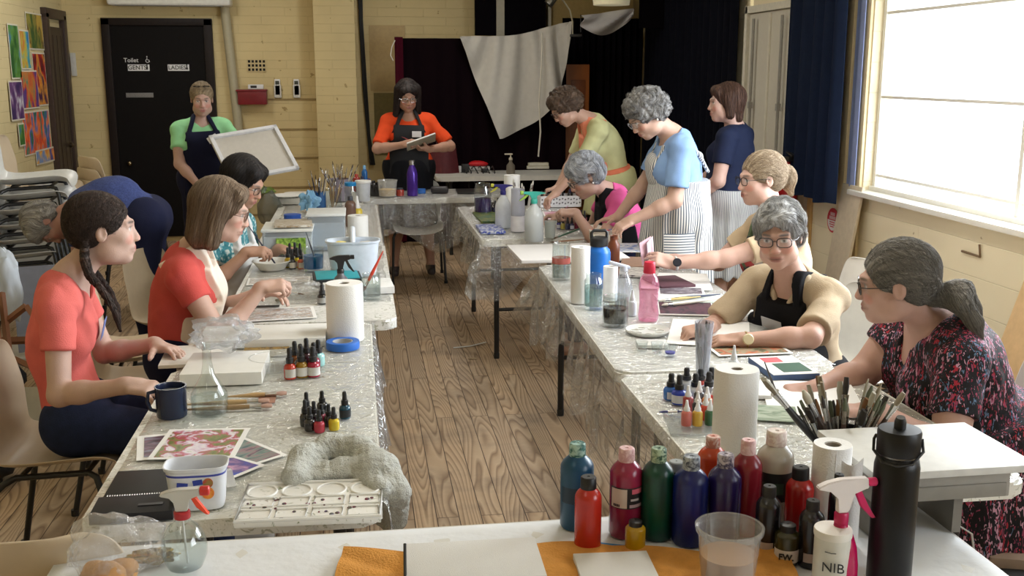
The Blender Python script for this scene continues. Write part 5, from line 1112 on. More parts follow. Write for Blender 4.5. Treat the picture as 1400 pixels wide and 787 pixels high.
def dropper(label, px, base, top, w, col, group=None, lab=None, name='ink_bottle', capc=(.012, .012, .013), glass=True):
    c, h, r = dim(px, base, top, w); t = thing(name, label, 'bottle', c, random.uniform(-.5, .5), group)
    lat([(r*.92, 0), (r, .003), (r, h*.36), (r*.85, h*.44), (r*.45, h*.49), (r*.45, h*.52)], mat(col, .15, .05, spec=.7), t, 'body', 20)
    lat([(r*.60, h*.50), (r*.60, h*.66), (r*.42, h*.68), (r*.40, h*.74), (r*.36, h*.80), (r*.40, h*.90), (r*.30, h*.985), (r*.1, h)], mat(capc, .45), t, 'dropper_cap', 18)
    if lab:
        g = MB(); vs = []
        for i in range(11):
            a = R(-70+14*i)
            for z in (h*.06, h*.33): vs.append((r*1.015*math.sin(a), -r*1.015*math.cos(a), z))
        g.add(vs, [(2*i, 2*i+2, 2*i+3, 2*i+1) for i in range(10)]); g.build('label', mat(lab, .5), t)
    return t
def nozzle_bottle(label, px, base, top, w, col, capc=(.78, .78, .78), group=None, name='paint_bottle'):
    c, h, r = dim(px, base, top, w); t = thing(name, label, 'bottle', c, 0, group)
    lat([(r*.92, 0), (r, .003), (r, h*.50), (r*.75, h*.57), (r*.5, h*.59)], mat(col, .3, .08), t, 'body', 20)
    lat([(r*.62, h*.57), (r*.62, h*.68), (r*.45, h*.74), (r*.30, h*.88), (r*.22, h), (r*.05, h)], mat(capc, .4), t, 'nozzle_cap', 18)
    return t
def jar(label, px, base, top, w, m=None, fill=None, lid=None, band=None, name='glass_jar', taper=1.0, cat='jar', group=None, neck=.86, n=32):
    c, h, r = dim(px, base, top, w); t = thing(name, label, cat, c, 0, group); t.rotation_euler.z = math.atan2(-c.x, c.y); e = .003
    lat([(r*.9*taper, .0), (r*taper, .006), (r*(taper+1)/2, h*.5), (r, h*.80), (r*neck, h*.88), (r*neck, h*.99), (r*neck+e*.5, h), (r*neck-e*.6, h), (r*neck-e, h*.985), (r*neck-e, h*.88), (r-e, h*.80), (r*(taper+1)/2-e, h*.5), (r*taper-e, .012), (0, .011)], m or GLASS, t, 'body', n, cap0=True, cap1=False)
    if fill: lat([(r*taper*.88, .0125), (r*.92*(taper+1)/2, h*fill[1]*.6), (r*(taper+(1-taper)*fill[1])*.94, h*fill[1])], fill[0], t, fill[2] if len(fill) > 2 else 'water', 28)
    if lid: lat([(r*neck*1.06, h*.88), (r*neck*1.08, h*.89), (r*neck*1.08, h*1.01), (r*neck, h*1.03), (0.001, h*1.03)], lid, t, 'lid', 28)
    if band: lat([(r*1.012, h*band[1]), (r*1.012, h*band[2])], band[0], t, 'label', 28, cap0=False, cap1=False)
    return t
def tub(label, px, base, top, w, m, fill=None, name='plastic_tub', cat='tub', ratio=.80, lip=1.04, group=None, band=None, lidm=None, n=36):
    c, h, r = dim(px, base, top, w); t = thing(name, label, cat, c, 0, group); t.rotation_euler.z = math.atan2(-c.x, c.y); e = .0022; k = ratio
    lat([(r*k*.95, 0), (r*k, .004), (r*.97, h*.90), (r*.98, h*.91), (r*lip*.99, h*.93), (r*lip, h), (r*.97, h), (r*.955, h*.9), (r*k-e, .007), (0, .006)], m, t, 'body', n, cap1=False)
    if fill: f = fill[1]; lat([(r*k*.96, .008), (r*(k+(1-k)*f)*.955, h*f)], fill[0], t, 'liquid', 32)
    if band: lat([(r*(k+(1-k)*band[1])*1.008, h*band[1]), (r*(k+(1-k)*band[2])*1.008, h*band[2])], band[0], t, 'label', 32, cap0=False, cap1=False)
    if lidm: lat([(r*lip*1.01, h*.93), (r*lip*1.03, h*.95), (r*lip*1.03, h*1.03), (r*lip, h*1.05), (0.001, h*1.05)], lidm, t, 'lid', 32)
    return t
def flat(label, pts, th_, m, name, cat, z=IZ, pic=None, picin=.02, group=None, grid=None):
    """sheet or board from four table-plane pixel corners (near-left, near-right, far-right, far-left), squared up as a true rectangle"""
    P = [PZ(x, y, z+th_) for x, y in pts]; c = sum(P, Vector())/4; ux = ((P[1]-P[0])+(P[2]-P[3]))/2; uy = ((P[3]-P[0])+(P[2]-P[1]))/2
    w, l = ux.length, uy.length; a = math.atan2(ux.y, ux.x); b = math.atan2(uy.y, uy.x)-PI/2; rz = (a*w+b*l)/(w+l) if abs(a-b) < .8 else a
    t = thing(name, label, cat, (c.x, c.y, z), rz, group); g = MB(); g.box((0, 0, th_/2), (w, l, th_), bev=min(.0015, th_*.3) if th_ > .003 else 0); g.build('board' if th_ > .004 else 'sheet', m, t)
    if pic: g = MB(); g.box((0, 0, th_+.0004), (w-picin*2, l-picin*2, .0006)); g.build('picture', pic, t)
    t['w'] = w; t['l'] = l; return t
def brush(label, a, b, name='paintbrush', hc=(.10, .05, .02), r=.0035, bristle=(.10, .06, .035), ferr=(.6, .6, .6), group=None, flatb=False, bl=.025):
    """brush from bristle tip a to handle end b"""
    a = Vector(a); b = Vector(b); d = (b-a).normalized(); Ln = (b-a).length; t = thing(name, label, 'paintbrush', a, 0, group); fl = bl*1.1
    fr = r*(1.5 if flatb else 1)
    g = MB(); g.tube([d*0, d*bl*.5, d*bl], [fr*.35 if not flatb else fr*1.1, fr*1.05 if not flatb else fr*1.5, fr], 10, flat=.45 if flatb else 1); g.build('bristles', mat(bristle, .8), t)
    g = MB(); g.tube([d*bl, d*(bl+fl*.7), d*(bl+fl)], [fr, r, r*.95], 10); g.build('ferrule', mat(ferr, .25, 0, metal=1), t)
    g = MB(); g.tube([d*(bl+fl), d*(bl+fl+(Ln-bl-fl)*.25), d*(Ln*.8), d*Ln], [r*.95, r*1.25, r*.7, r*.35], 10); g.build('handle', mat(hc, .3, .1), t)
    return t
def brushes_in(c, n, r_, h0, h1, label, group, seed=1, cols=None, spread=.35, rr=(.002, .0045), bristle=None):
    rd = random.Random(seed)
    for i in range(n):
        a = rd.uniform(0, 2*PI); k = math.sqrt(rd.random()); q = Vector((math.cos(a), math.sin(a), 0)); h = rd.uniform(h0, h1)
        foot = Vector(c)+q*r_*k*.35+Vector((0, 0, .012)); top = Vector(c)+q*(r_*k+spread*h*.45*k)+Vector((0, 0, h))
        col = rd.choice(cols or [(.02, .015, .012), (.10, .04, .02), (.25, .14, .06), (.5, .45, .38), (.015, .02, .05)])
        brush(label, top, foot, hc=col, r=rd.uniform(*rr), bristle=rd.choice(bristle or [(.25, .19, .12), (.05, .035, .025), (.35, .30, .22)]), group=group, flatb=rd.random() < .4, bl=rd.uniform(.02, .035))
def lumps(name, label, cat, c, sz, m, seed=1, parent=None, sub=2, amp=.3, freq=1.0, n=4, loc0=True):
    """crumpled or rounded mass"""
    g = MB(); bmesh.ops.create_icosphere(g.b, subdivisions=n, radius=1); rd = random.Random(seed); ph = [rd.uniform(0, 6) for _ in range(6)]
    for v in g.b.verts:
        p = v.co.copy(); k = 1+amp*(math.sin(p.x*3.1*freq+ph[0]+1.5*math.sin(p.y*4*freq))*.5+math.sin(p.y*4.3*freq+ph[1]+p.z*3*freq)*.35+math.sin(p.z*6.1*freq+ph[2]+2*math.sin(p.x*7*freq))*.25)
        v.co = Vector((p.x*sz[0], p.y*sz[1], max(p.z, -.72)*sz[2]))*k
    mz = min(v.co.z for v in g.b.verts)
    for v in g.b.verts: v.co.z -= mz
    o = g.build(name, m, parent, ang=60)
    o.location = c
    if parent is None: tag(o, label, cat)
    return o
def setup_tables():
    global FILM
    TS = surf_mat(srgb(236, 235, 226), 1.0); TS2 = surf_mat(srgb(238, 237, 232), 5.0); TG = mat(srgb(206, 204, 196), .4, .05)
    FL_ = clear((.97, .98, .98), .34, .07, 1.0, 26, .08, (.85, .86, .85)); FILM = FL_
    table('white folding table nearest on the left, with palette and prints', -.62, .03, 2.20, 3.42, TS)
    table('white folding table second on the left, under the two white canvases', -.62, .03, 3.43, 4.0, TS, leg=.1)
    table('white folding table third on the left, with the white caddy', -.55, .13, 4.02, 5.85, TS2)
    table('white folding table far on the left, crowded with brush pots', -.58, .12, 5.88, 7.7, TS2)
    table('white folding table at the far left corner, under the paint pots', -.60, .012, 7.72, 8.62, TG)
    table('white folding table at the near right, under the ink bottles', .80, 1.56, 2.14, 3.14, TS)
    table('white folding table in the middle of the right row, with the blue flask', .84, 1.58, 3.16, 5.08, TS2, rz=R(-2.0))
    table('white folding table at the far right, where the woman in pink works', .69, 1.44, 5.94, 7.45, TS2, leg=.12)
    table('white folding table across the back, in front of the woman in orange', .02, 1.22, 8.02, 8.62, TG)
    table('pale grey folding table furthest back, beside the black screen', .70, 2.35, 9.62, 10.2, TG)
    table('long table in front under the white cloth with all the paint bottles', -.62, 1.22, 1.36, 2.09, TG)
    cl = mat(srgb(222, 224, 226), .85, .03, 8, .5, 30, spec=.15)
    film('white cloth covering the long front table', -.62, 1.225, 1.36, 2.095, (.12, .14, .2, .05), cl, 3, 'tablecloth', .002, 'tablecloth', .008, TZ+.001, .03, .04, .1)
    film('clear plastic sheet over the nearest left table, hanging into the aisle', -.61, .035, 2.25, 4.0, (.02, .16, .0, .0), FL_, 5, rag=.06)
    film('clear plastic sheet over the left table with the white caddy', -.54, .12, 4.35, 7.68, (.02, .06, 0, .05), FL_, 7, rag=.05)
    film('clear plastic sheet draped over the near right table by the ink bottles', .795, 1.55, 2.15, 3.14, (.30, 0, .0, 0), FL_, 9, rag=.07)
    film('clear plastic sheet draped over the middle right table with torn hanging corner', .84, 1.58, 3.17, 5.06, (.28, 0, 0, .22), FL_, 11, rag=.08, amp=.028, rz=R(-2.0))
    film('clear plastic sheet over the far right table with a hanging near corner', .685, 1.44, 5.93, 7.45, (.20, 0, .24, 0), FL_, 13, rag=.09, amp=.028)
    film('clear plastic sheet hanging off the front of the back table', .02, 1.22, 8.01, 8.6, (.10, .08, .34, 0), FL_, 15, rag=.05)
    # strip curling up at the aisle, litter on the floor
    g = MB(); a = PZ(620, 476, 0); b = PZ(664, 470, 0); g.tube([a+Vector((0, 0, .004)), a.lerp(b, .5)+Vector((0, -.02, .006)), b+Vector((0, 0, .012))], .008, 8, flat=.3); tag(g.build('tape_strip', mat(srgb(210, 212, 210), .5)), 'thin white strip lying on the aisle floorboards', 'tape')
    o = lumps('scrap', 'small wooden scrap on the aisle floorboards below the white strip', 'scrap', PZ(646, 491, .0), (.03, .012, .006), mat(srgb(170, 150, 120), .7), 3, n=2)
def chairs():
    BG = mat(srgb(202, 184, 158), .42, .03); WT = mat(srgb(214, 214, 210), .4, .03)
    c1 = chair_proto('plastic_chair', 'beige plastic chair under the young woman with braids', BG, (-1.02, 3.54, 0), -PI/2-.05, None)
    def cp(loc, rz, label, m=None, group=None, name=None):
        c = copy_tree(c1); c.location = loc; c.rotation_euler = (0, 0, rz); c['label'] = label
        if group: c['group'] = group
        if m:
            for ch in c.children:
                if ch.name.startswith('seat_shell'): ch.data = wt.data if m is WT else ch.data
        return c
    white = chair_proto('plastic_chair', 'white plastic chair behind the woman in khaki polo', WT, (2.02, 3.98, 0), PI/2+.55)
    wt = [ch for ch in white.children if ch.name.startswith('seat_shell')][0]
    cp((-.90, 4.25, 0), -PI/2, 'beige plastic chair under the woman in the coral t-shirt')
    cp((-1.00, 4.80, 0), -PI/2+.1, 'beige plastic chair standing empty between the coral and teal painters')
    cp((-.90, 5.42, 0), -PI/2-.35, 'beige plastic chair under the woman in the teal top')
    cp((1.96, 2.88, 0), PI/2, 'white plastic chair under the woman in the floral dress', WT)
    cp((2.18, 4.66, 0), PI/2, 'white plastic chair under the blonde woman with the card', WT)
    cp((1.80, 6.16, 0), PI/2, 'white plastic chair under the woman in hot pink', WT)
    p = PZ(38, 742, .80); cp((p.x-.04, p.y+.26, 0), 0, 'beige plastic chair cut off at the bottom left corner')
    cp((.46, 8.60, 0), PI, 'pale plastic chair pushed under the far side of the back table', WT)
    # chair stacks by the left wall
    base = Vector((-2.02, 6.55, 0))
    for k in range(8):
        c = cp(base+Vector((.012*k, .004*k, .088*k)), -PI/2+.12, ('white plastic chair on top of the tall stack by the left wall' if k == 7 else 'white plastic chair in the tall stack by the left wall'), WT, 'chairs in the tall white stack')
        if k == 7: c['label'] = 'white plastic chair, topmost of the tall stack by the paintings'
    for k in range(7): cp((-2.18+.012*k, 7.35, .080*k), -PI/2+.05, 'beige plastic chair in the second stack beyond the bending person', None, 'chairs in the second beige stack')
    for k in range(5): cp((-1.72+.012*k, 7.75, .080*k), -PI/2+.6, 'beige plastic chair in the low stack by the toilet door', None, 'chairs in the low beige stack')
    for k in range(4): cp((-2.38, 5.35, .10+.10*k), -PI/2+.2, 'dark-shadowed beige plastic chair in the short stack at the left edge', None, 'chairs in the short stack at the left edge')
    # folded wooden easel, white bag, dark bags
    WD = mat(srgb(122, 78, 52), .5, .15, 10, stretch=(1, 1, .3)); t = thing('wooden_easel', 'folded brown wooden easel on the floor behind the young woman', 'easel', (-1.75, 4.3, 0))
    o = t.location
    def bar(x0, y0, z0, x1, y1, z1, r=.014): g = MB(); g.tube([Vector((x0, y0, z0))-o, Vector((x1, y1, z1))-o], r, 4); g.build('bar', WD, t)
    q = lambda px, py, Y: tuple(PY(px, py, Y))
    bar(*q(8, 440, 4.3), *q(36, 418, 4.3)); bar(*q(36, 418, 4.3), *q(66, 462, 4.25)); bar(*q(3, 466, 4.3), *q(62, 464, 4.3), .016); bar(*q(2, 400, 4.35), *q(14, 500, 4.2)); bar(*q(14, 488, 4.2), *q(56, 507, 4.1)); bar(*q(-8, 420, 4.3), *q(2, 510, 4.1))
    lumps('dark_bag', 'black bag lying on the floor under the wooden easel', 'bag', (-1.72, 4.42, 0), (.28, .18, .09), mat((.01, .01, .012), .7, .2), 4)
    lumps('dark_bag', 'dark bundle of bags on the floor behind the white carrier bag', 'bag', (-1.95, 5.15, 0), (.30, .24, .22), mat((.014, .014, .018), .7, .2), 8)
    b_ = PY(14, 385, 4.9); wb = lumps('carrier_bag', 'white plastic carrier bag hanging at the left edge', 'bag', (b_.x-.03, 4.9, b_.z-.19), (.075, .05, .19), clear((.85, .87, .9), .1, .3, .6, 30, .75, srgb(200, 208, 216)), 6, amp=.16, freq=1.6)
    g = MB(); g.box((-1.62, 4.75, .16), (.62, .02, .30), rot=(-.35, 0, .05)); g2 = tag(g.build('paper_sheet', mat(srgb(196, 194, 188), .8)), 'large pale sheet leaning on the floor behind the wooden easel', 'paper')
    g = MB(); g.box((-1.55, 5.35, .55), (.30, .02, .42), rot=(-.2, 0, .3)); tag(g.build('leaning_board', mat(srgb(110, 112, 122), .7)), 'grey board leaning beside the grey-haired bending person', 'board')
    g = MB(); g.box((-1.62, 5.42, .30), (.5, .35, .04), bev=.005); 
    for sx in (-1, 1):
        for sy in (-1, 1): g.tube([(-1.62+sx*.22, 5.42+sy*.15, .28), (-1.62+sx*.22, 5.42+sy*.15, 0)], .012, 8)
    tag(g.build('low_bench', mat(srgb(180, 176, 168), .6)), 'low pale bench beside the bending person', 'bench')
    lumps('white_bundle', 'pale cloth bundle on the beige chairs beyond the bending person', 'cloth', (-2.05, 7.30, .93), (.12, .1, .06), mat(srgb(190, 188, 184), .8), 9)
def front_table():
    K = lambda r, g, b: srgb(r, g, b)
    speck = (K(206, 198, 190), K(120, 60, 70))
    acrylic('teal blue paint bottle, furthest left of the tall bottles', 788, 727, 605, 46, K(12, 82, 116), (K(160, 190, 180), K(30, 90, 80)), stain=K(16, 70, 104), lab=(K(14, 44, 66), .33, .52, -60, 60, [(.36, .50, 8, 30, K(150, 150, 140))]))
    acrylic('scarlet paint bottle with black cap, shorter than its neighbours', 803, 756, 651, 37, K(204, 44, 30), K(18, 16, 18), capr=.60, caph=.16)
    acrylic('crimson paint bottle with pale printed label', 854, 738, 612, 45, K(158, 34, 74), (K(222, 190, 190), K(196, 150, 150)), lab=(K(20, 12, 18), .36, .60, -60, 78, [(.37, .585, -55, 5, K(196, 180, 168)), (.53, .585, 22, 66, K(196, 90, 110)), (.45, .475, 18, 50, K(180, 170, 170)), (.375, .41, 14, 66, K(176, 150, 156)), (.38, .41, -46, -20, K(40, 30, 34))]))
    acrylic('half-empty green paint bottle with smeared clear shoulder', 897, 741, 612, 44, K(8, 84, 62), (K(36, 76, 58), K(170, 190, 160)), stain=K(10, 50, 46))
    acrylic('ultramarine blue paint bottle, front of the dark pair', 941, 749, 623, 48, K(18, 34, 128), (K(60, 66, 80), K(170, 176, 182)), stain=K(14, 24, 84))
    acrylic('violet paint bottle beside the ultramarine one', 987, 745, 620, 46, K(40, 26, 92), (K(190, 180, 186), K(60, 50, 80)))
    acrylic('orange paint bottle at the back of the group', 971, 700, 596, 40, K(214, 72, 22), (K(226, 200, 190), K(190, 120, 100)))
    acrylic('dark crimson paint bottle with pink-white cap', 1017, 735, 601, 41, K(148, 26, 44), (K(226, 196, 196), K(206, 160, 160)))
    acrylic('large white paint bottle with black label band', 1055, 724, 588, 50, K(206, 200, 188), (K(222, 214, 204), K(200, 180, 172)), lab=(K(14, 22, 28), .30, .60, -88, 88, [(.38, .50, -40, 30, K(52, 74, 60))]), capr=.56)
    acrylic('red paint bottle with black cap beside the white one', 1089, 742, 638, 38, K(176, 22, 20), K(14, 14, 16), capr=.62, caph=.16)
    acrylic('small bottle with clear cap between green and blue bottles', 922, 715, 630, 26, K(40, 44, 46), K(150, 156, 158), capr=.8)
    for (px, ba, to, w, lab) in ((1047, 764, 664, 34, 'dark ink bottle with small scrawled label behind the plastic tub'), (1106, 778, 683, 34, 'dark ink bottle with small pale label beside the pink sprayer'), (1140, 762, 648, 24, 'slim black bottle standing behind the pink sprayer')):
        acrylic(lab, px, ba, to, w, (.012, .010, .014), (.012, .012, .013), capr=.55, lab=(K(168, 150, 140), .10, .24, -30, 30, None) if w > 30 else None, name='ink_bottle')
    t = acrylic('squat olive ink bottle with FW written on its label', 1074, 775, 716, 34, (.05, .045, .01), (.012, .012, .013), capr=.66, caph=.30, lab=(K(206, 198, 190), .10, .42, -70, 70, None), name='ink_bottle')
    c, h, r = dim(1074, 775, 716, 34); text('FW.', .017, mat((.01, .01, .01), .5), t, (0, -r*1.04, h*.26), (PI/2, 0, 0), bold=.0006)
    acrylic('little yellow ink jar with black lid in front of the bottles', 868, 755, 711, 28, K(206, 164, 18), (.02, .02, .02), capr=.68, caph=.40, name='ink_bottle')
    spray('magenta spray bottle with white head and pink trigger', 1143, 812, 654, 54, mat(K(172, 14, 74), .25), K(226, 218, 216), K(206, 30, 96), kind='bell', nozzle=K(216, 40, 104), collar=K(182, 16, 80))
    t = tub('white lidded pot marked NIB in black pen', 1133, 815, 726, 50, mat(K(206, 202, 190), .5), name='lidded_pot', cat='pot', ratio=.98, lip=1.0, lidm=mat(K(222, 216, 206), .5, .02))
    c, h, r = dim(1133, 815, 726, 50); text('NIB', .026, mat((.02, .02, .02), .6), t, (.004, -r*1.05, h*.50), (PI/2, 0, 0)); g = MB(); g.tube([(-.012, -r*1.01, h*.76), (0, -r*1.03, h*.745), (.008, -r*1.02, h*.75)], .0007, 6); g.build('pen_mark', mat((.02, .02, .02), .6), t)
    tub('clear plastic deli tub of cloudy peach water', 993, 822, 719, 90, clear((.93, .92, .90), .10, .1, 0, 25, .12, (.7, .68, .66)), (liquid(K(222, 178, 130), .55), .55), name='plastic_tub', ratio=.80, lip=1.06)
    # tall black flask
    c, h, r = dim(1213, 806, 566, 62); t = thing('flask', 'tall black flask with straw lid at the right of the front table', 'flask', c); t.rotation_euler.z = math.atan2(-c.x, c.y)
    lat([(r*.93, 0), (r*.96, .006), (r*.97, h*.70), (r*.90, h*.745), (r*.80, h*.76), (r*.80, h*.78)], mat((.005, .005, .0055), .38, .1, spec=.35), t, 'body', 40)
    lat([(r*.90, h*.775), (r*.93, h*.78), (r*.93, h*.90), (r*.88, h*.915), (r*.5, h*.918), (0.001, h*.918)], mat((.008, .008, .009), .4, spec=.4), t, 'lid', 36); lat([(r*.80, h*.76), (r*.82, h*.765), (r*.80, h*.78)], mat((.4, .4, .4), .3, metal=1), t, 'steel_ring', 32)
    g = MB(); g.tube([(.0, .0, h*.91), (.0, -.002, h*.96), (0, -.004, h*.985)], [.011, .011, .008], 12); g.tube([(0, 0, h*.925), (0, .028, h*.925)], .009, 8); g.build('straw_spout', BLK, t)
    g = MB(); g.tube([(-r*.93, 0, h*.87), (-r*1.03, 0, h*.84), (-r*1.02, -r*.1, h*.78), (-r*.6, -r*.80, h*.745), (0, -r*1.0, h*.74), (r*.6, -r*.80, h*.75), (r*1.02, -r*.1, h*.80), (r*.93, 0, h*.87)], .0028, 8); g.build('carry_loop', BLK, t)
    # tape ring standing
    c, h, r = dim(1178, 705, 650, 44); g = MB(); g.lathe([(h*.36, -.012), (h*.5, -.012), (h*.5, .012), (h*.36, .012), (h*.36, -.012)], 36, M=Matrix.Translation((0, 0, h*.5))@Matrix.Rotation(PI/2, 4, 'X')@Matrix.Rotation(0, 4, 'Z'), cap0=False, cap1=False); o = tag(g.build('tape_roll', mat(K(120, 120, 118), .3)), 'grey roll of tape standing on edge behind the pink sprayer', 'tape'); o.location = c; o.rotation_euler.z = -.5
    roll('half-used paper towel roll with loose sheet beside the brush pot', 1130, 740, 606, 52, torn=True, hole=.42)
    # brush pot
    c, h, r = dim(1148, 668, 600, 78, IZ); t = thing('brush_pot', 'dark pot packed with paintbrushes behind the paper towel roll', 'pot', c); h = .12
    lat([(r*.75, 0), (r*.8, .005), (r*.95, h), (r*.90, h), (r*.76, .01), (0, .009)], mat((.02, .018, .02), .3), t, 'body', 28, cap1=False)
    rb = random.Random(5); B_ = [(.24, .20, .14), (.36, .34, .27), (.09, .10, .06), (.03, .024, .02), (.16, .07, .02)]
    for i in range(34):
        a = rb.uniform(0, 2*PI); k = math.sqrt(rb.random()); q = Vector((math.cos(a), math.sin(a)*.7, 0)); hh = rb.uniform(.17, .245)
        brush('paintbrush standing bristles up in the dark brush pot', c+q*(r*k+.33*hh*k)+Vector((0, 0, hh)), c+q*r*.3*k+Vector((0, 0, .015)), hc=rb.choice([(.010, .008, .008), (.012, .01, .02), (.05, .022, .012), (.30, .29, .26), (.02, .012, .01)]), r=rb.uniform(.0035, .0065), bristle=rb.choice(B_), group='brushes in the dark pot', flatb=rb.random() < .5, bl=rb.uniform(.03, .045), ferr=rb.choice([(.5, .5, .48), (.25, .22, .18)]))
    brush('wide flat brush leaning furthest left out of the dark pot', PY(1044, 518, c.y-.02), c+Vector((-.01, 0, .03)), hc=(.03, .03, .03), r=.0075, bristle=(.33, .31, .25), flatb=True, bl=.045)
    brush('fluffy round brush at the upper left of the dark pot', PY(1098, 533, c.y), c+Vector((0, 0, .03)), hc=(.05, .03, .02), r=.009, bristle=(.50, .46, .36), bl=.035)
    brush('black-handled brush leaning right out of the dark pot', PY(1182, 560, c.y), c+Vector((.03, -.02, .03)), hc=(.012, .012, .012), r=.008, bristle=(.12, .14, .08), flatb=True, bl=.04)
    # canvases, cloth, pencil
    CV = mat(K(214, 213, 210), .75, .02, 20, .25, 500)
    flat('white canvas board lying at the front edge, left one', [(556, 800), (742, 783), (736, 734), (553, 742)], .018, CV, 'canvas_board', 'canvas')
    flat('white canvas board lying at the front edge, right one', [(800, 808), (905, 800), (886, 752), (784, 756)], .018, CV, 'canvas_board', 'canvas')
    flat('white card at the bottom edge between the two canvas boards', [(690, 800), (792, 795), (785, 779), (690, 784)], .004, PAPER, 'card', 'card')
    def cloth(u, v):
        a = PZ(455+u*640, 800, IZ); b = PZ(470+u*600, 752+6*math.sin(u*9), IZ); p = a.lerp(b, v); p.z = IZ+.004+.010*abs(math.sin(u*14+v*4))*min(1, v*3)*(1-.3*v)+(.02*max(0, (u-.85)/.15)*v); return p
    g = MB(); g.grid(cloth, 80, 14, .003); tag(g.build('yellow_cloth', mat(K(206, 146, 74), .9, .12, 30, .8, 200, spec=.1)), 'mustard yellow cloth spread along the front edge', 'cloth')
    g = MB(); g.grid(lambda u, v: PZ(800+u*130, 762-(22-14*u)*v, IZ)+Vector((0, 0, .002)), 10, 3, .0012); tag(g.build('blue_paper', mat(K(70, 140, 196), .8)), 'blue paper peeking out behind the yellow ink jar', 'paper')
    g = MB(); a = PZ(555, 790, IZ+.02); g.tube([PZ(554, 800, IZ+.004), PZ(553.5, 743, IZ+.06)], .003, 8); tag(g.build('pencil', mat((.02, .02, .02), .5)), 'dark pencil at the left side of the canvas board', 'pencil')
    st_ = MB()
    # left end: bread rolls in bag, foil, round sprayer
    for k, (px, py, s_) in enumerate(((133, 797, .030), (150, 800, .034), (168, 792, .030))):
        o = lumps('bread_roll', ('crusty bread roll on the left inside the clear bag', 'crusty bread roll in the middle inside the clear bag', 'crusty bread roll on the right inside the clear bag')[k], 'bread', PZ(px, py, IZ+.002), (s_, s_*.8, s_*.8), mat(K(200, 150, 96), .7, .25, 30, .4, 90), 3+k, amp=.12, n=3); o['group'] = 'bread rolls in the bag'
    c = PZ(158, 790, IZ); lumps('clear_bag', 'clear plastic bag holding bread rolls at the lower left', 'bag', c+Vector((.0, .015, 0)), (.085, .075, .065), clear((.95, .95, .95), .14, .12, .9, 40, .12), 12, amp=.22, freq=1.5)
    c = PZ(208, 772, IZ); o = lumps('foil_wrapper', 'crumpled gold and bronze wrapper beside the round sprayer', 'wrapper', c+Vector((0, .01, 0)), (.045, .018, .014), blotch([(.35, (.10, .06, .02)), (.5, (.55, .38, .12)), (.62, (.6, .5, .35)), (.7, (.12, .08, .03))], 60, .25, key='foil', metal=.8), 15, amp=.3, freq=2)
    spray('round clear spray bottle with red collar and orange trigger', 255, 790, 668, 62, GLASS, K(190, 188, 180), K(226, 70, 30), (WATER, .38), 'round', nozzle=K(200, 50, 44), collar=K(170, 34, 40))
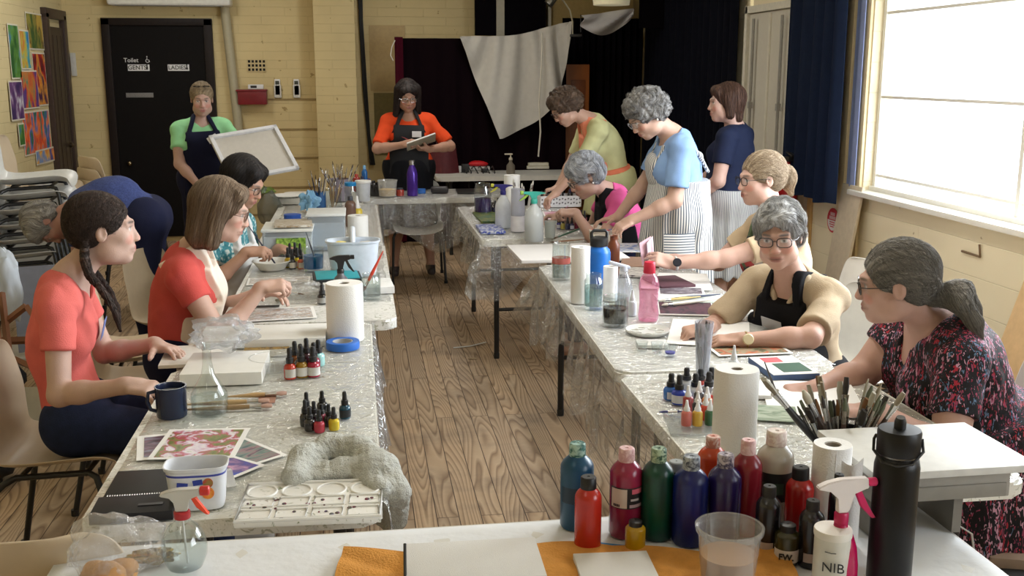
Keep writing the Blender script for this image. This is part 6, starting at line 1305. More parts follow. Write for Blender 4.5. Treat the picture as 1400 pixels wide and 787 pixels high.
def left_tables():
    K = srgb
    pics = dict(lily=blotch([(.28, K(84, 92, 40)), (.42, K(120, 128, 60)), (.5, K(180, 50, 84)), (.55, K(206, 190, 206)), (.63, K(226, 222, 222)), (.7, K(98, 106, 50)), (.8, K(150, 150, 70))], 26, .4, key='lily', detail=5, distort=.8),
                sea=blotch([(.35, K(60, 90, 96)), (.5, K(120, 140, 130)), (.6, K(150, 110, 120)), (.7, K(40, 60, 80))], 10, .4, key='sea', stretch=(1, 4, 1)), blue=blotch([(.35, K(30, 60, 170)), (.5, K(80, 60, 130)), (.62, K(200, 150, 180)), (.7, K(40, 30, 60))], 9, .4, key='bl'),
                dk=blotch([(.35, K(50, 40, 60)), (.5, K(110, 70, 90)), (.62, K(120, 130, 150)), (.7, K(40, 36, 50))], 14, .4, key='dk', stretch=(1, 3, 1)))
    GL = IZ
    flat('white print with striped landscape at the far left edge', [(196, 624), (290, 622), (270, 589), (180, 596)], .0008, PAPER, 'art_print', 'print', GL, pics['dk'], .018)
    flat('white print with striped landscape under the water lily print', [(230, 640), (340, 625), (330, 588), (240, 590)], .0008, PAPER, 'art_print', 'print', GL+.001, pics['dk'], .018)
    flat('photo print of grey-green water, lying at an angle', [(318, 648), (392, 618), (335, 600), (265, 616)], .0008, PAPER, 'art_print', 'print', GL+.002, pics['sea'], .012)
    flat('photo print with bright blue and pink, below the grey-green one', [(300, 662), (360, 635), (320, 622), (215, 650)], .0008, PAPER, 'art_print', 'print', GL+.003, pics['blue'], .012)
    flat('large print of pink and white water lilies on green pads', [(199, 628), (320, 625), (343, 584), (233, 587)], .0010, PAPER, 'art_print', 'print', GL+.0045, pics['lily'], .014)
    flat('clear plastic sheet protector in front of the lily print', [(240, 676), (318, 664), (322, 640), (225, 650)], .0008, clear((.9, .92, .92), .15, .1, .3, 40, .35), 'plastic_sleeve', 'sleeve', GL+.0055)
    t = flat('black spiral-bound sketchbook behind the flat black case', [(138, 680), (236, 676), (240, 640), (164, 643)], .014, mat((.012, .012, .012), .6), 'sketchbook', 'sketchbook', GL)
    w, l = t['w'], t['l']; g = MB()
    for i in range(24): x = -w/2+.01+(w-.02)*i/23; g.tube([(x, -l/2+.006+.007*math.cos(a), .008+.009*math.sin(a)) for a in [2*PI*k/10 for k in range(10)]], .0011, 6, True)
    g.build('spiral_binding', mat((.5, .5, .5), .3, 0, metal=1), t)
    t = flat('flat black zip case nearest the table corner', [(123, 704), (240, 698), (240, 674), (134, 678)], .022, mat((.010, .010, .013), .6), 'zip_case', 'case', GL); w, l = t['w'], t['l']
    g = MB(); g.box((w*.20, -.01, .0225), (w*.30, .012, .003)); g.build('zip', BLK, t)
    brush('white plastic palette knife lying by the black case', PZ(240, 696, GL+.006), PZ(196, 706, GL+.004), name='palette_knife', hc=(.75, .74, .7), bristle=(.7, .7, .68), r=.005)
    # ice cream tub with printed fruit
    c, h, r = dim(273, 705, 632, 88); t = thing('plastic_tub', 'white rectangular tub with blue stripe and orange fruit print', 'tub', c, 0); wd, dp = r*.98, r*.62
    def rr(s, z, a=wd, b=dp):
        return [(math.copysign(abs(math.cos(q))**.55, math.cos(q))*a*s, math.copysign(abs(math.sin(q))**.55, math.sin(q))*b*s, z) for q in [2*PI*i/40 for i in range(40)]]
    rings = [rr(.82, 0), rr(.84, .005), rr(.95, h*.90), rr(1.0, h*.92), rr(1.02, h), rr(.98, h), rr(.94, h*.9), rr(.82, .008)]; g = MB(); vs = [v for q in rings for v in q]; g.add(vs, [(j*40+i, j*40+(i+1) % 40, (j+1)*40+(i+1) % 40, (j+1)*40+i) for j in range(7) for i in range(40)]+[tuple(range(40))[::-1], tuple(280+i for i in range(40))]); g.build('body', mat(K(216, 218, 222), .35), t)
    g = MB(); a_, b_ = rr(.945, h*.84), rr(.935, h*.79); g.add([tuple(Vector(v)*1.006) for v in a_]+[tuple(Vector(v)*1.006) for v in b_], [(i, (i+1) % 40, 40+(i+1) % 40, 40+i) for i in range(40)]); g.build('blue_stripe', mat(K(60, 70, 160), .4), t)
    def disc(x, z, r_, col, nm): g = MB(); y = -dp*(.84+.11*z/h)-.0012; g.lathe([(r_, 0), (r_, .001)], 24, M=Matrix.Translation((x, y, z))@Matrix.Rotation(PI/2-.08, 4, 'X')); return g.build(nm, col, t)
    disc(wd*.40, h*.42, h*.135, blotch([(.3, K(230, 90, 30)), (.6, K(240, 160, 60))], 60, .4, key='or'), 'orange_print'); disc(wd*.42, h*.66, h*.11, blotch([(.4, K(190, 40, 50)), (.6, K(150, 120, 60))], 70, .4, key='st'), 'fruit_print')
    g = MB(); y = -dp*.925-.0015; g.box((-wd*.38, y, h*.62), (wd*.34, .001, h*.13), rot=(.0, .12, 0)); g.box((wd*.10, y, h*.68), (wd*.3, .001, h*.12), rot=(0, -.12, 0)); g.build('blue_ribbon_print', mat(K(40, 60, 150), .4), t)
    # palette tray
    t = flat('large white palette tray with round and square wells, paint stained', [(313, 718), (517, 704), (527, 655), (343, 663)], .012, blotch([(.30, K(120, 130, 90)), (.38, K(226, 224, 216)), (.66, K(230, 228, 222)), (.72, K(170, 160, 140))], 30, .35, key='pal', detail=6), 'palette_tray', 'palette', GL)
    w, l = t['w'], t['l']; g = MB()
    for i in range(4):
        x = -w/2+w*(i+.5)/4
        g.tube([(x+w*.105*math.cos(a), l*.28+l*.17*math.sin(a), .013) for a in [2*PI*k/28 for k in range(28)]], .003, 6, True)
        for zz in (-.02, -.32): g.tube([(x+sx*w*.105, l*zz+sy*l*.11, .013) for sx, sy in ((-1, -1), (1, -1), (1, 1), (-1, 1))], .003, 6, True)
    g.tube([(sx*w*.495, sy*l*.49, .014) for sx, sy in ((-1, -1), (1, -1), (1, 1), (-1, 1))], .004, 6, True); g.build('well_rims', WHT, t)
    g = MB(); rd = random.Random(3)
    for i in range(26):
        x = rd.uniform(-.46, .46)*w; y = rd.uniform(-.46, .05)*l; s_ = rd.uniform(.002, .006); g.lathe([(s_, .0125), (s_*.8, .0142), (.0005, .0146)], 8, c=(x, y, 0))
    g.build('dried_paint', blotch([(.4, K(120, 40, 60)), (.5, K(60, 70, 50)), (.6, K(90, 60, 110))], 90, .5, key='dp', interp='CONSTANT'), t)
    # grey towel draped over the corner
    s = S(); tw = lambda px, py, z: PZ(px, py, z)
    path = [tw(402, 652, .772), tw(415, 628, .776), tw(448, 612, .780), tw(490, 616, .780), tw(522, 640, .770), tw(538, 672, .73), tw(541, 708, .655)]
    for a, b, r0, r1 in zip(path, path[1:], (.028, .031, .033, .034, .035, .036), (.031, .033, .034, .035, .036, .030)): s.cap(a, b, r0, r1, .025)
    s.cap(tw(405, 655, .765), tw(470, 648, .765), .016, .014, .02); s.cap(tw(470, 648, .765), tw(505, 632, .78), .014, .02, .02); s.cap(tw(505, 640, .78), tw(522, 700, .66), .028, .026, .03); s.cap(tw(530, 690, .69), tw(538, 716, .62), .034, .028, .03)
    s.cap(tw(430, 648, .758), tw(500, 640, .762), .014, .018, .02); s.cap(tw(470, 640, .762), tw(520, 668, .755), .02, .024, .02)
    s.ell(tw(458, 642, .760), (.055, .035, .018), k=.03); s.disp = lambda P: .0040*wob(P, 30, 3)+.0022*wob(P, 160, 6)+.0022*wob(P, 330, 2)
    o = sdf_obj('towel', s, .004, mat(K(186, 187, 180), .95, .12, 260, 1.0, 260, spec=.05), None); tag(o, 'grey fluffy towel bunched over the aisle corner of the left table', 'towel')
    # mug with water, carafe with bag
    c, h, r = dim(236, 574, 527, 42); t = thing('mug', 'dark blue enamel mug with a painted rim', 'mug', c); bm_ = mat(K(24, 34, 62), .25, .08); lat([(r*.93, 0), (r*.97, .004), (r, h*.97), (r*1.02, h), (r*.93, h), (r*.90, h*.95), (r*.88, .01), (0, .009)], bm_, t, 'body', 32, cap1=False)
    lat([(r*.88, h*.80), (0.001, h*.80)], liquid((.30, .32, .34), .6), t, 'water', 24, cap0=False); g = MB(); g.tube([(-r*.92, -.004, h*.85), (-r*1.4, -.006, h*.80), (-r*1.5, -.006, h*.50), (-r*1.3, -.006, h*.25), (-r*.92, -.004, h*.18)], .0055, 10); g.build('handle', bm_, t)
    c, h, r = dim(288, 572, 468, 50); t = thing('water_carafe', 'clear long-necked bottle half full of water beside the blue mug', 'bottle', c); lat([(r*.85, 0), (r*.98, .006), (r*1.0, h*.22), (r*.98, h*.30), (r*.70, h*.42), (r*.36, h*.56), (r*.25, h*.72), (r*.22, h*.98), (r*.26, h)], GLASS, t, 'body', 36, cap1=False); lat([(r*.88, .006), (r*.95, h*.1), (r*.95, h*.24)], WATER, t, 'water', 32)
    lumps('plastic_bag', 'crumpled thin white plastic bag on the boxed canvas behind the carafe', 'bag', PZ(305, 478, .80), (.10, .06, .055), clear((.95, .96, .97), .14, .15, .9, 40, .22, K(220, 224, 230)), 22, amp=.34, freq=2.4)
    # canvases and panels
    CV = mat(K(222, 221, 216), .7, .02, 20, .2, 500); CW = mat(K(226, 225, 220), .5, .03)
    flat('deep white boxed canvas nearest the carafe', [(247, 512), (354, 508), (372, 478), (262, 482)], .040, CW, 'canvas_box', 'canvas')
    flat('thin white board under the left end of the boxed canvas', [(230, 498), (300, 496), (330, 468), (216, 474)], .012, CW, 'canvas_board', 'canvas')
    flat('long white wrapped canvas roll lying across the left table', [(268, 466), (447, 462), (446, 441), (282, 446)], .030, CV, 'wrapped_canvas', 'canvas')
    sw = blotch([(.35, K(120, 90, 50)), (.5, K(180, 150, 80)), (.6, K(90, 70, 50))], 60, .6, key='sw'); fl = blotch([(.35, K(110, 106, 96)), (.5, K(190, 188, 176)), (.6, K(130, 126, 108))], 70, .6, key='fl2')
    flat('gold leaf-patterned paper strip below the canvas roll', [(333, 479), (396, 477), (396, 468), (336, 470)], .002, PAPER, 'pattern_strip', 'paper', IZ, sw, .001)
    flat('grey leaf-patterned paper strip below the canvas roll', [(400, 475), (440, 474), (440, 464), (400, 466)], .002, PAPER, 'pattern_strip', 'paper', IZ, fl, .001)
    flat('grey speckled fabric swatch under the leaf strips', [(346, 487), (395, 486), (395, 477), (348, 479)], .002, fl, 'fabric_swatch', 'fabric')
    t = tub('shallow clear tray beside the dropper bottles', 372, 512, 488, 60, clear((.95, .96, .96), .12, .06, 0, 25, .1), ratio=.9, name='plastic_tray', cat='tray')
    # dropper bottles in two groups
    gr = 'dropper ink bottles in the tight group'
    for (px, ba, to, w, col, lb, nm) in ((404, 505, 466, 17, K(110, 60, 20), None, 'back left'), (420, 503, 462, 17, K(60, 30, 40), None, 'back middle'), (436, 501, 464, 17, K(150, 200, 200), None, 'back right'), (412, 511, 470, 17, K(60, 60, 40), None, 'second row left'), (430, 510, 468, 17, K(120, 30, 60), None, 'second row right'), (397, 519, 475, 17, K(176, 52, 32), K(190, 186, 178), 'front left, red-orange'), (413, 517, 472, 17, K(140, 104, 20), K(200, 198, 192), 'front middle, olive'), (429, 516, 473, 18, K(150, 20, 50), K(196, 194, 190), 'front right, crimson')):
        dropper('dropper ink bottle %s in the group before the paper roll' % nm, px, ba, to, w, col, gr, lb)
    for (px, ba, to, w, col, nm) in ((420, 574, 536, 15, (.012, .012, .014), 'back left'), (441, 566, 534, 15, (.012, .012, .014), 'back right'), (418, 584, 546, 15, (.016, .014, .016), 'left edge'), (430, 582, 548, 15, (.014, .012, .02), 'centre'), (440, 580, 552, 14, K(120, 40, 60), 'middle with pink ink'), (450, 584, 552, 14, K(40, 40, 42), 'right of centre'), (424, 590, 556, 15, (.02, .014, .014), 'front left'), (437, 592, 560, 15, K(170, 40, 60), 'front with red ink'), (457, 589, 556, 15, K(200, 176, 30), 'front right with yellow ink')):
        dropper('dark dropper bottle %s in the cluster behind the towel' % nm, px, ba, to, w, col, 'dropper bottles behind the towel')
    dropper('single teal dropper bottle standing alone by the aisle edge', 472, 573, 535, 16, K(20, 70, 90), None, K(20, 26, 30))
    dropper('black dropper bottle beside the tall paper roll', 441, 416, 388, 14, (.012, .012, .012), None, K(150, 150, 146))
    # brushes by the carafe
    cols = [(.45, .30, .14), (.5, .34, .16), (.30, .2, .1)]
    for k, (a, b, cc, lb) in enumerate((((392, 537), (312, 542), 0, 'wide wooden brush behind the carafe, upper one'), ((368, 547), (250, 553), 1, 'wide wooden brush with pink tip, middle one'), ((372, 554), (248, 560), 2, 'wooden brush with silver ferrule, lower one'), ((355, 516), (300, 517), 1, 'short dark brush in front of the boxed canvas'))):
        brush(lb, PZ(*a, IZ+.008), PZ(*b, IZ+.008), hc=cols[cc], r=.0065, bristle=(.45, .28, .22), flatb=True, bl=.03)
    flat('scrap of brown torn paper near the brushes', [(352, 548), (380, 553), (372, 540), (350, 543)], .001, mat(K(150, 110, 90), .8), 'paper_scrap', 'paper')
    roll('tall white paper towel roll in front of the black sprayer', 473, 470, 386, 51, hole=.28)
    c, h, r = dim(469, 481, 462, 46); t = thing('tape_roll', 'roll of bright blue masking tape lying flat', 'tape', c); h = .026; lat([(r*.62, 0), (r*.98, 0), (r, .002), (r, h-.002), (r*.98, h), (r*.64, h), (r*.62, h-.003), (r*.62, 0)], mat(K(30, 100, 190), .5), t, 'tape', 36, cap0=False, cap1=False); lat([(r*.61, .001), (r*.61, h-.001), (r*.55, h-.001), (r*.55, .001)], mat(K(176, 176, 176), .6), t, 'core', 30, cap0=False, cap1=False)
    # third table
    txt = blotch([(.42, K(226, 226, 226)), (.5, K(120, 116, 110)), (.56, K(206, 204, 200)), (.62, K(170, 130, 90))], 30, .6, key='tx', stretch=(1, 3, 1))
    flat('printed instruction sheet with small pictures in front of the coral painter', [(327, 440), (434, 434), (428, 418), (330, 424)], .0010, PAPER, 'printed_sheet', 'paper', IZ+.001, txt, .014)
    flat('printed sheet with grey pictures beyond the coral painter', [(336, 390), (425, 386), (424, 378), (340, 380)], .0010, PAPER, 'printed_sheet', 'paper', IZ+.001, txt, .010)
    flat('thin dark ruler beside the printed instruction sheet', [(330, 419.5), (382, 418), (382, 416.5), (330, 418)], .003, BLK, 'ruler', 'ruler')
    lumps('eraser', 'small grey putty eraser near the clasped hands', 'eraser', PZ(382, 412, IZ), (.018, .012, .008), mat(K(110, 106, 90), .8), 2, n=2)
    lumps('plastic_wrap', 'crumpled clear plastic wrap beside the clasped hands', 'plastic wrap', PZ(415, 405, IZ), (.085, .06, .035), FILM, 31, amp=.3, freq=2)
    jar('glass water jar holding a red-handled brush by the aisle', 508, 410, 374, 26, fill=(WATER, .5), neck=.9)
    c, h, r = dim(508, 410, 374, 26); brush('red and orange brush leaning out of the glass jar', c+Vector((-.035, 0, .03)), c+Vector((.055, .02, .20)), hc=(.6, .06, .03), r=.006, bristle=(.2, .05, .03)); 
    spray('grey spray bottle with black trigger behind the paper roll', 467, 412, 349, 27, mat((.10, .10, .11), .3), (.012, .012, .013), (.012, .012, .013), kind='bell')
    flat('white card box by the aisle edge near the jar', [(497, 394), (536, 391), (536, 379), (497, 381)], .030, mat(K(222, 222, 220), .6), 'card_box', 'box')
    flat('white card box with two dark holes behind the paper roll', [(443, 402), (492, 398), (492, 384), (443, 386)], .040, mat(K(222, 222, 220), .6), 'card_box', 'box')
    t = flat('black pencil case with turquoise top behind the black sprayer', [(427, 384), (494, 380), (491, 368), (430, 371)], .030, mat((.014, .016, .018), .6), 'pencil_case', 'case'); w, l = t['w'], t['l']; g = MB(); g.box((0, 0, .0315), (w-.02, l-.02, .004), bev=.001); g.build('turquoise_top', mat(K(40, 150, 160), .6), t)
    # caddy
    c, h, r = dim(484, 382, 324, 78); t = thing('caddy', 'white plastic tool caddy with centre handle on the left table', 'caddy', c); a, b = r*.95, r*.62; cm = mat(K(206, 216, 228), .35); hh = h*.93
    g = MB(); rg = []
    def cr_(s, z): return [(math.copysign(abs(math.cos(q))**.7, math.cos(q))*a*s, math.copysign(abs(math.sin(q))**.7, math.sin(q))*b*s, z) for q in [2*PI*i/36 for i in range(36)]]
    rings = [cr_(.82, 0), cr_(.84, .004), cr_(.97, hh*.93), cr_(1.03, hh*.95), cr_(1.04, hh), cr_(.97, hh), cr_(.93, hh*.9), cr_(.8, .008)]; vs = [v for q in rings for v in q]; g.add(vs, [(j*36+i, j*36+(i+1) % 36, (j+1)*36+(i+1) % 36, (j+1)*36+i) for j in range(7) for i in range(36)]+[tuple(range(36))[::-1], tuple(252+i for i in range(36))]); g.build('basin', cm, t)
    g = MB(); g.box((0, 0, hh*.5), (.006, b*1.7, hh*.9)); g.build('divider', cm, t); g = MB(); g.tube([(0, -b*.9, hh*.9), (0, -b*.55, hh*1.22), (0, 0, hh*1.32), (0, b*.55, hh*1.22), (0, b*.9, hh*.9)], .012, 10); g.build('handle', cm, t)
    lumps('sponge', 'yellow sponge in the left side of the white caddy', 'sponge', c+Vector((-a*.45, 0, hh*.72)), (.032, .024, .024), mat(K(216, 200, 120), .9, .1, 40, .6, 150), 5, n=3, amp=.12)
    lumps('paint_cloth', 'crumpled grey-white rag in the right side of the white caddy', 'cloth', c+Vector((a*.45, 0, hh*.74)), (.035, .026, .018), mat(K(196, 190, 182), .9), 6, n=3)
    # blue water, ink bottles, plates, boxes
    jar('square cup of bright blue water with a dark brush', 429, 372, 338, 29, CLR, (liquid(K(30, 140, 200), .45), .66), neck=.97); c, h, r = dim(429, 372, 338, 29); brush('dark brush standing in the cup of blue water', c+Vector((.02, -.01, .02)), c+Vector((-.03, .0, .19)), hc=(.02, .02, .03))
    for i, (px, ba, col) in enumerate(((394, 366, K(190, 160, 40)), (400, 368, K(60, 60, 60)), (407, 366, K(200, 180, 40)), (412, 368, K(190, 90, 60)), (397, 360, K(50, 50, 60)), (404, 359, K(60, 50, 50)), (411, 360, K(70, 60, 60)))):
        dropper('black-capped ink bottle in the small group beside the blue water', px, ba, ba-28, 9.5, col, 'small ink bottles by the blue water', K(200, 196, 180))
    t = tub('stack of shallow white plastic plates beyond the painter', 372, 372, 356, 52, WHT, ratio=.7, name='plate_stack', cat='plates')
    def boxc(label, px, base, top, w, m, name, dp=.2, lidm=None, cat='box', inner=None):
        c, h, r = dim(px, base, top, w); t = thing(name, label, cat, (c.x, c.y-r+dp/2, IZ), 0); g = MB(); g.box((0, 0, h/2), (2*r, dp, h), bev=.006, seg=2); g.build('box', m, t)
        if lidm: g = MB(); g.box((0, 0, h+.005), (2*r+.012, dp+.012, .014), bev=.004); g.build('lid', lidm, t)
        if inner: g = MB(); g.box((0, 0, h*.45), (2*r-.012, dp-.012, h*.7)); g.build('contents', inner, t)
        return t
    CB = clear((.92, .94, .95), .14, .1, .2, 30, .30, K(196, 206, 214)); apples = blotch([(.35, K(60, 90, 30)), (.5, K(120, 160, 60)), (.62, K(160, 190, 90))], 40, .5, key='ap2')
    boxc('clear plastic storage box with white lid beside the paper roll', 448, 342, 292, 50, CB, 'storage_box', .26, mat(K(206, 208, 206), .5), inner=mat(K(150, 158, 166), .7))
    t = boxc('low clear box with a green apple picture on its side', 396, 352, 312, 66, CB, 'storage_box', .30, mat(K(212, 212, 206), .5), inner=mat(K(196, 200, 196), .8)); c, h, r = dim(396, 352, 312, 66); g = MB(); g.box((r*.15, -.153, h*.45), (.15, .004, h*.62)); g.build('apple_picture', apples, t)
    flat('pile of printed papers on the low clear box', [(372, 309), (425, 307), (428, 298), (378, 300)], .012, blotch([(.4, K(200, 196, 186)), (.55, K(150, 130, 100))], 30, .6, key='pp', stretch=(1, 8, 1)), 'paper_pile', 'papers', IZ+.155)
    roll('short paper towel roll behind the white caddy', 490, 328, 294, 28)
    acrylic('brown and yellow label bottle behind the short paper roll', 480, 310, 268, 15, K(126, 96, 84), K(60, 62, 70)); nozzle_bottle('yellow glue bottle with white nozzle behind the short paper roll', 489, 308, 268, 14, K(216, 190, 60))
    # brush pots at the far end
    RP = lambda *a, **k: brushes_in(*a, **k)
    c, h, r = dim(437, 288, 262, 18); jar('blue-rimmed pot with tall dark brushes', 437, 288, 262, 18, mat(K(30, 80, 130), .4), neck=.98, name='brush_pot', cat='pot'); RP(c, 9, r, .20, .30, 'tall brush in the blue-rimmed pot', 'brushes in the blue-rimmed pot', 3, spread=.55)
    c, h, r = dim(455, 287, 258, 26); jar('clear pot full of wooden brushes and pencils', 455, 287, 258, 26, CLR, neck=.98, name='brush_pot', cat='pot'); RP(c, 12, r, .16, .24, 'wooden brush in the clear pot', 'brushes in the clear pot', 4, cols=[(.42, .26, .10), (.5, .34, .16), (.2, .1, .05)])
    c, h, r = dim(466, 276, 244, 30); jar('wide grey pot of dark brushes at the far end', 466, 276, 244, 30, mat(K(126, 118, 130), .4), neck=.98, name='brush_pot', cat='pot'); RP(c, 26, r, .18, .29, 'dark brush fanning out of the wide grey pot', 'brushes in the wide grey pot', 6, spread=.6)
    jar('clear jar with bright blue lid among the brush pots', 480, 284, 250, 17, CLR, lid=mat(K(30, 130, 190), .4)); tub('white tub with blue printed label at the far end of the row', 497, 276, 248, 21, mat(K(206, 210, 216), .4), lidm=WHT)
    acrylic('blue pump bottle at the far end of the left row', 499, 262, 226, 8, K(40, 110, 180), K(120, 170, 210)); 
    for i, (px, col, w_, nm) in enumerate(((488, K(170, 50, 40), 10, 'red'), (496, K(30, 34, 70), 9, 'navy blue'), (505, K(48, 30, 90), 9, 'purple'), (511, K(30, 28, 34), 10, 'black and green'))): acrylic('small %s paint bottle by the back table corner' % nm, px, 262+i*2, 238+i*3, w_, col, col)
    lumps('blue_cloth', 'light blue crumpled cloth beside the storage box', 'cloth', PZ(424, 290, IZ), (.055, .05, .065), mat(K(130, 176, 210), .8), 8, amp=.5, freq=1.8)
    c, h, r = dim(392, 281, 271, 44); t = thing('round_platter', 'white oval platter on a pile at the far left', 'plate', (c.x, c.y, IZ+.05)); lat([(r*.6, 0), (r, .012), (r, .016), (r*.6, .006), (0.001, .006)], WHT, t, 'plate', 32); g = MB(); g.box((c.x, c.y, IZ+.025), (r*1.6, r*1.2, .045), bev=.005); tag(g.build('white_box', mat(K(206, 204, 196), .6)), 'flat white box under the oval platter', 'box')
    g = MB(); g.lathe([(.055, 0), (.056, .035), (.05, .036)], 24); t = tag(g.build('blue_lidded_tin', mat(K(30, 80, 170), .5)), 'small round blue tin in front of the oval platter', 'tin'); t.location = PZ(400, 300, IZ)
    lumps('bin_bag', 'grey bin bag with green stems hanging behind the far left table', 'bag', (-.64, 7.62, .62), (.085, .07, .13), clear((.8, .8, .8), .12, .2, .7, 30, .45, (.22, .23, .20)), 9); lumps('green_leaves', 'bunch of green leaves sticking out of the grey bin bag', 'leaves', (-.66, 7.60, .84), (.06, .04, .03), mat(K(110, 130, 50), .7, .3), 10, amp=.4, n=3)
def back_tables():
    K = srgb
    c, h, r = dim(564, 268, 219, 15); t = thing('flask', 'purple metal flask with silver cap on the back table', 'flask', c); lat([(r*.95, 0), (r, .005), (r, h*.62), (r*.8, h*.74), (r*.48, h*.84), (r*.45, h*.88)], mat(K(72, 40, 140), .25, .05, metal=.4), t, 'body', 28); lat([(r*.5, h*.87), (r*.52, h*.99), (r*.3, h)], mat((.6, .6, .6), .25, 0, metal=1), t, 'cap', 20)
    tub('clear tub with yellow paint at the left of the back table', 530, 270, 246, 27, clear((.92, .93, .92), .1, .1, 0, 25, .2), (mat(K(212, 170, 70), .5), .45), ratio=.88)
    acrylic('small red label jar beside the yellow tub on the back table', 547, 268, 257, 11, K(176, 66, 50), K(60, 60, 66), capr=.8); acrylic('dark round bottle at the left end of the back table', 517, 268, 249, 12, K(40, 36, 40), K(20, 20, 20))
    g = MB(); g.box((0, 0, .028), (.14, .07, .055), bev=.022, seg=3); o = tag(g.build('glasses_case', mat((.02, .016, .018), .4)), 'dark glasses case on the back table', 'case'); o.location = PZ(601, 264, IZ)
    g = MB(); g.lathe([(.02, 0), (.035, 0), (.035, .035), (.02, .035)], 20); o = tag(g.build('tape_roll', mat(K(40, 100, 180), .5)), 'small blue tape roll beside the purple flask', 'tape'); o.location = PZ(576, 264, IZ)
    flat('flat black folder on the right of the back table', [(622, 264), (664, 262), (668, 257), (628, 258)], .010, BLK, 'folder', 'folder')
    # furthest table
    z = IZ
    t = thing('hand_soap', 'pump bottle standing by the furthest table edge', 'bottle', PZ(699, 238, z)+Vector((0, .04, 0))); lat([(.035, 0), (.042, .01), (.04, .08), (.015, .11), (.015, .13)], clear((.7, .66, .6), .1, .1, 0, 25, .5, K(150, 140, 126)), t, 'bottle', 24); g = MB(); g.lathe([(.018, .13), (.018, .15), (.006, .155), (.006, .18)], 14); g.box((-.02, 0, .185), (.075, .02, .014), bev=.004); g.build('pump', mat(K(200, 190, 170), .5), t)
    for i, (px, py, w, hh, lb) in enumerate(((738, 233, .22, .03, 'cream book at the bottom of the small pile on the furthest table'), (738, 228, .20, .03, 'cream book on top of the small pile on the furthest table'))):
        g = MB(); g.box((0, 0, hh/2), (w, .15, hh), bev=.003); o = g.build('cover', mat(K(214, 208, 184), .6), None); t = thing('book', lb, 'book', PZ(736, 231, z)+Vector((.0, .08, .031*i)), .1*i); o.parent = t; g = MB(); g.box((0, -.004, hh/2), (w*.98, .146, hh*.7)); g.build('pages', mat(K(226, 222, 206), .8), t)
    g = MB(); rd = random.Random(2)
    for i in range(6):
        a = PZ(626+i*9, 231+rd.uniform(-1, 2), z); b = PZ(636+i*8, 236, z); q = b+Vector((rd.uniform(-.05, .1), -.12, -.10)); g.tube([a+Vector((0, 0, .01)), a.lerp(b, .5)+Vector((0, 0, .05)), b+Vector((0, -.03, .01)), q, q+Vector((.02, .0, -.16))], .006, 6)
    tag(g.build('cables', BLK), 'tangle of black cables spilling over the edge of the furthest table', 'cables')
    for (px, w, hh, m, lb) in ((628, .05, .06, mat((.5, .5, .5), .5), 'white checked charger at the left of the furthest table'), (637, .07, .08, BLK, 'black power adapter standing on the furthest table'), (663, .06, .035, BLK, 'small black plug beside the red case on the furthest table')):
        g = MB(); g.box((0, 0, hh/2), (w, .05, hh), bev=.006); o = tag(g.build('power_adapter', m), lb, 'adapter'); o.location = PZ(px, 236, z)+Vector((0, .06, 0))
    lumps('red_pouch', 'bright red pouch on the white box of the furthest table', 'pouch', PZ(655, 233, z)+Vector((0, .08, .035)), (.10, .05, .03), mat(K(206, 30, 36), .5), 3, n=3, amp=.1)
    g = MB(); g.box((0, 0, .017), (.22, .12, .034), bev=.004); o = tag(g.build('white_box', mat(K(196, 194, 190), .6)), 'shallow white box under the bright red pouch', 'box'); o.location = PZ(655, 233, z)+Vector((0, .08, 0))
    t = thing('red_bag', 'dark red handbag behind the table beside the woman in orange', 'bag', (.80, 10.0, .745)); g = MB(); g.grid(lambda u, v: (.15*(2*u-1)*(1-.25*v), -.06*math.sin(PI*u)*(1-.5*v), .27*v), 14, 10, .05); g.build('body', mat(K(80, 12, 22), .6, .15), t); g = MB(); g.tube([(-.07, -.01, .25), (-.05, -.01, .34), (.05, -.01, .34), (.07, -.01, .25)], .008, 8); g.build('handle', mat(K(60, 10, 18), .5), t)
    # left of far right table: boxes, sprays, bottles
    W_ = mat(K(214, 220, 230), .35)
    roll('paper towel roll standing at the far right table', 700, 282, 239, 22)
    jar('clear jar of purple water at the far right table', 660, 293, 250, 24, CLR, (liquid(K(60, 40, 110), .6), .5))
    flat('green and yellow paint tin box open on the far right table', [(656, 303), (684, 301), (682, 288), (650, 290)], .012, blotch([(.4, K(110, 112, 40)), (.55, K(50, 84, 50))], 20, .5, key='gr'), 'paint_tin', 'paint tin')
    flat('dark green flat case beside the yellow-green paint tin', [(674, 306), (694, 305), (692, 293), (676, 294)], .010, mat(K(30, 64, 44), .5), 'paint_case', 'case')
    flat('blue and white patterned packet at the near edge of the far right table', [(655, 317), (688, 316), (684, 305), (654, 307)], .016, blotch([(.45, K(206, 212, 222)), (.52, K(50, 70, 170))], 40, .5, key='bw'), 'packet', 'packet')
    for i, (px, ba) in enumerate(((671, 291), (677, 292), (684, 292), (681, 288))): dropper('small black ink bottle behind the blue spray bottle', px, ba, ba-18, 7, (.02, .02, .05), 'ink bottles behind the blue spray')
    spray('white spray bottle with blue head and yellow trigger', 688, 312, 252, 22, W_, K(50, 46, 130), K(206, 206, 70), kind='tall', rz=PI)
    jar('clear tube of pens with a white label', 708, 318, 258, 19, clear((.95, .96, .98), .14, .08, 0, 25, .35, K(206, 208, 222)), lid=None, band=(mat(K(216, 214, 220), .5), .02, .38), neck=.98, name='pen_tube', cat='pot')
    c, h, r = dim(716, 312, 262, 20); brushes_in(c, 6, r, .24, .31, 'white-handled brush standing behind the pen tube', 'white-handled brushes behind the pen tube', 8, cols=[(.7, .7, .68)], rr=(.005, .007), bristle=[(.7, .7, .68)], spread=.25); jar('clear pot holding white-handled brushes', 716, 312, 290, 20, CLR, neck=.98, name='brush_pot', cat='pot')
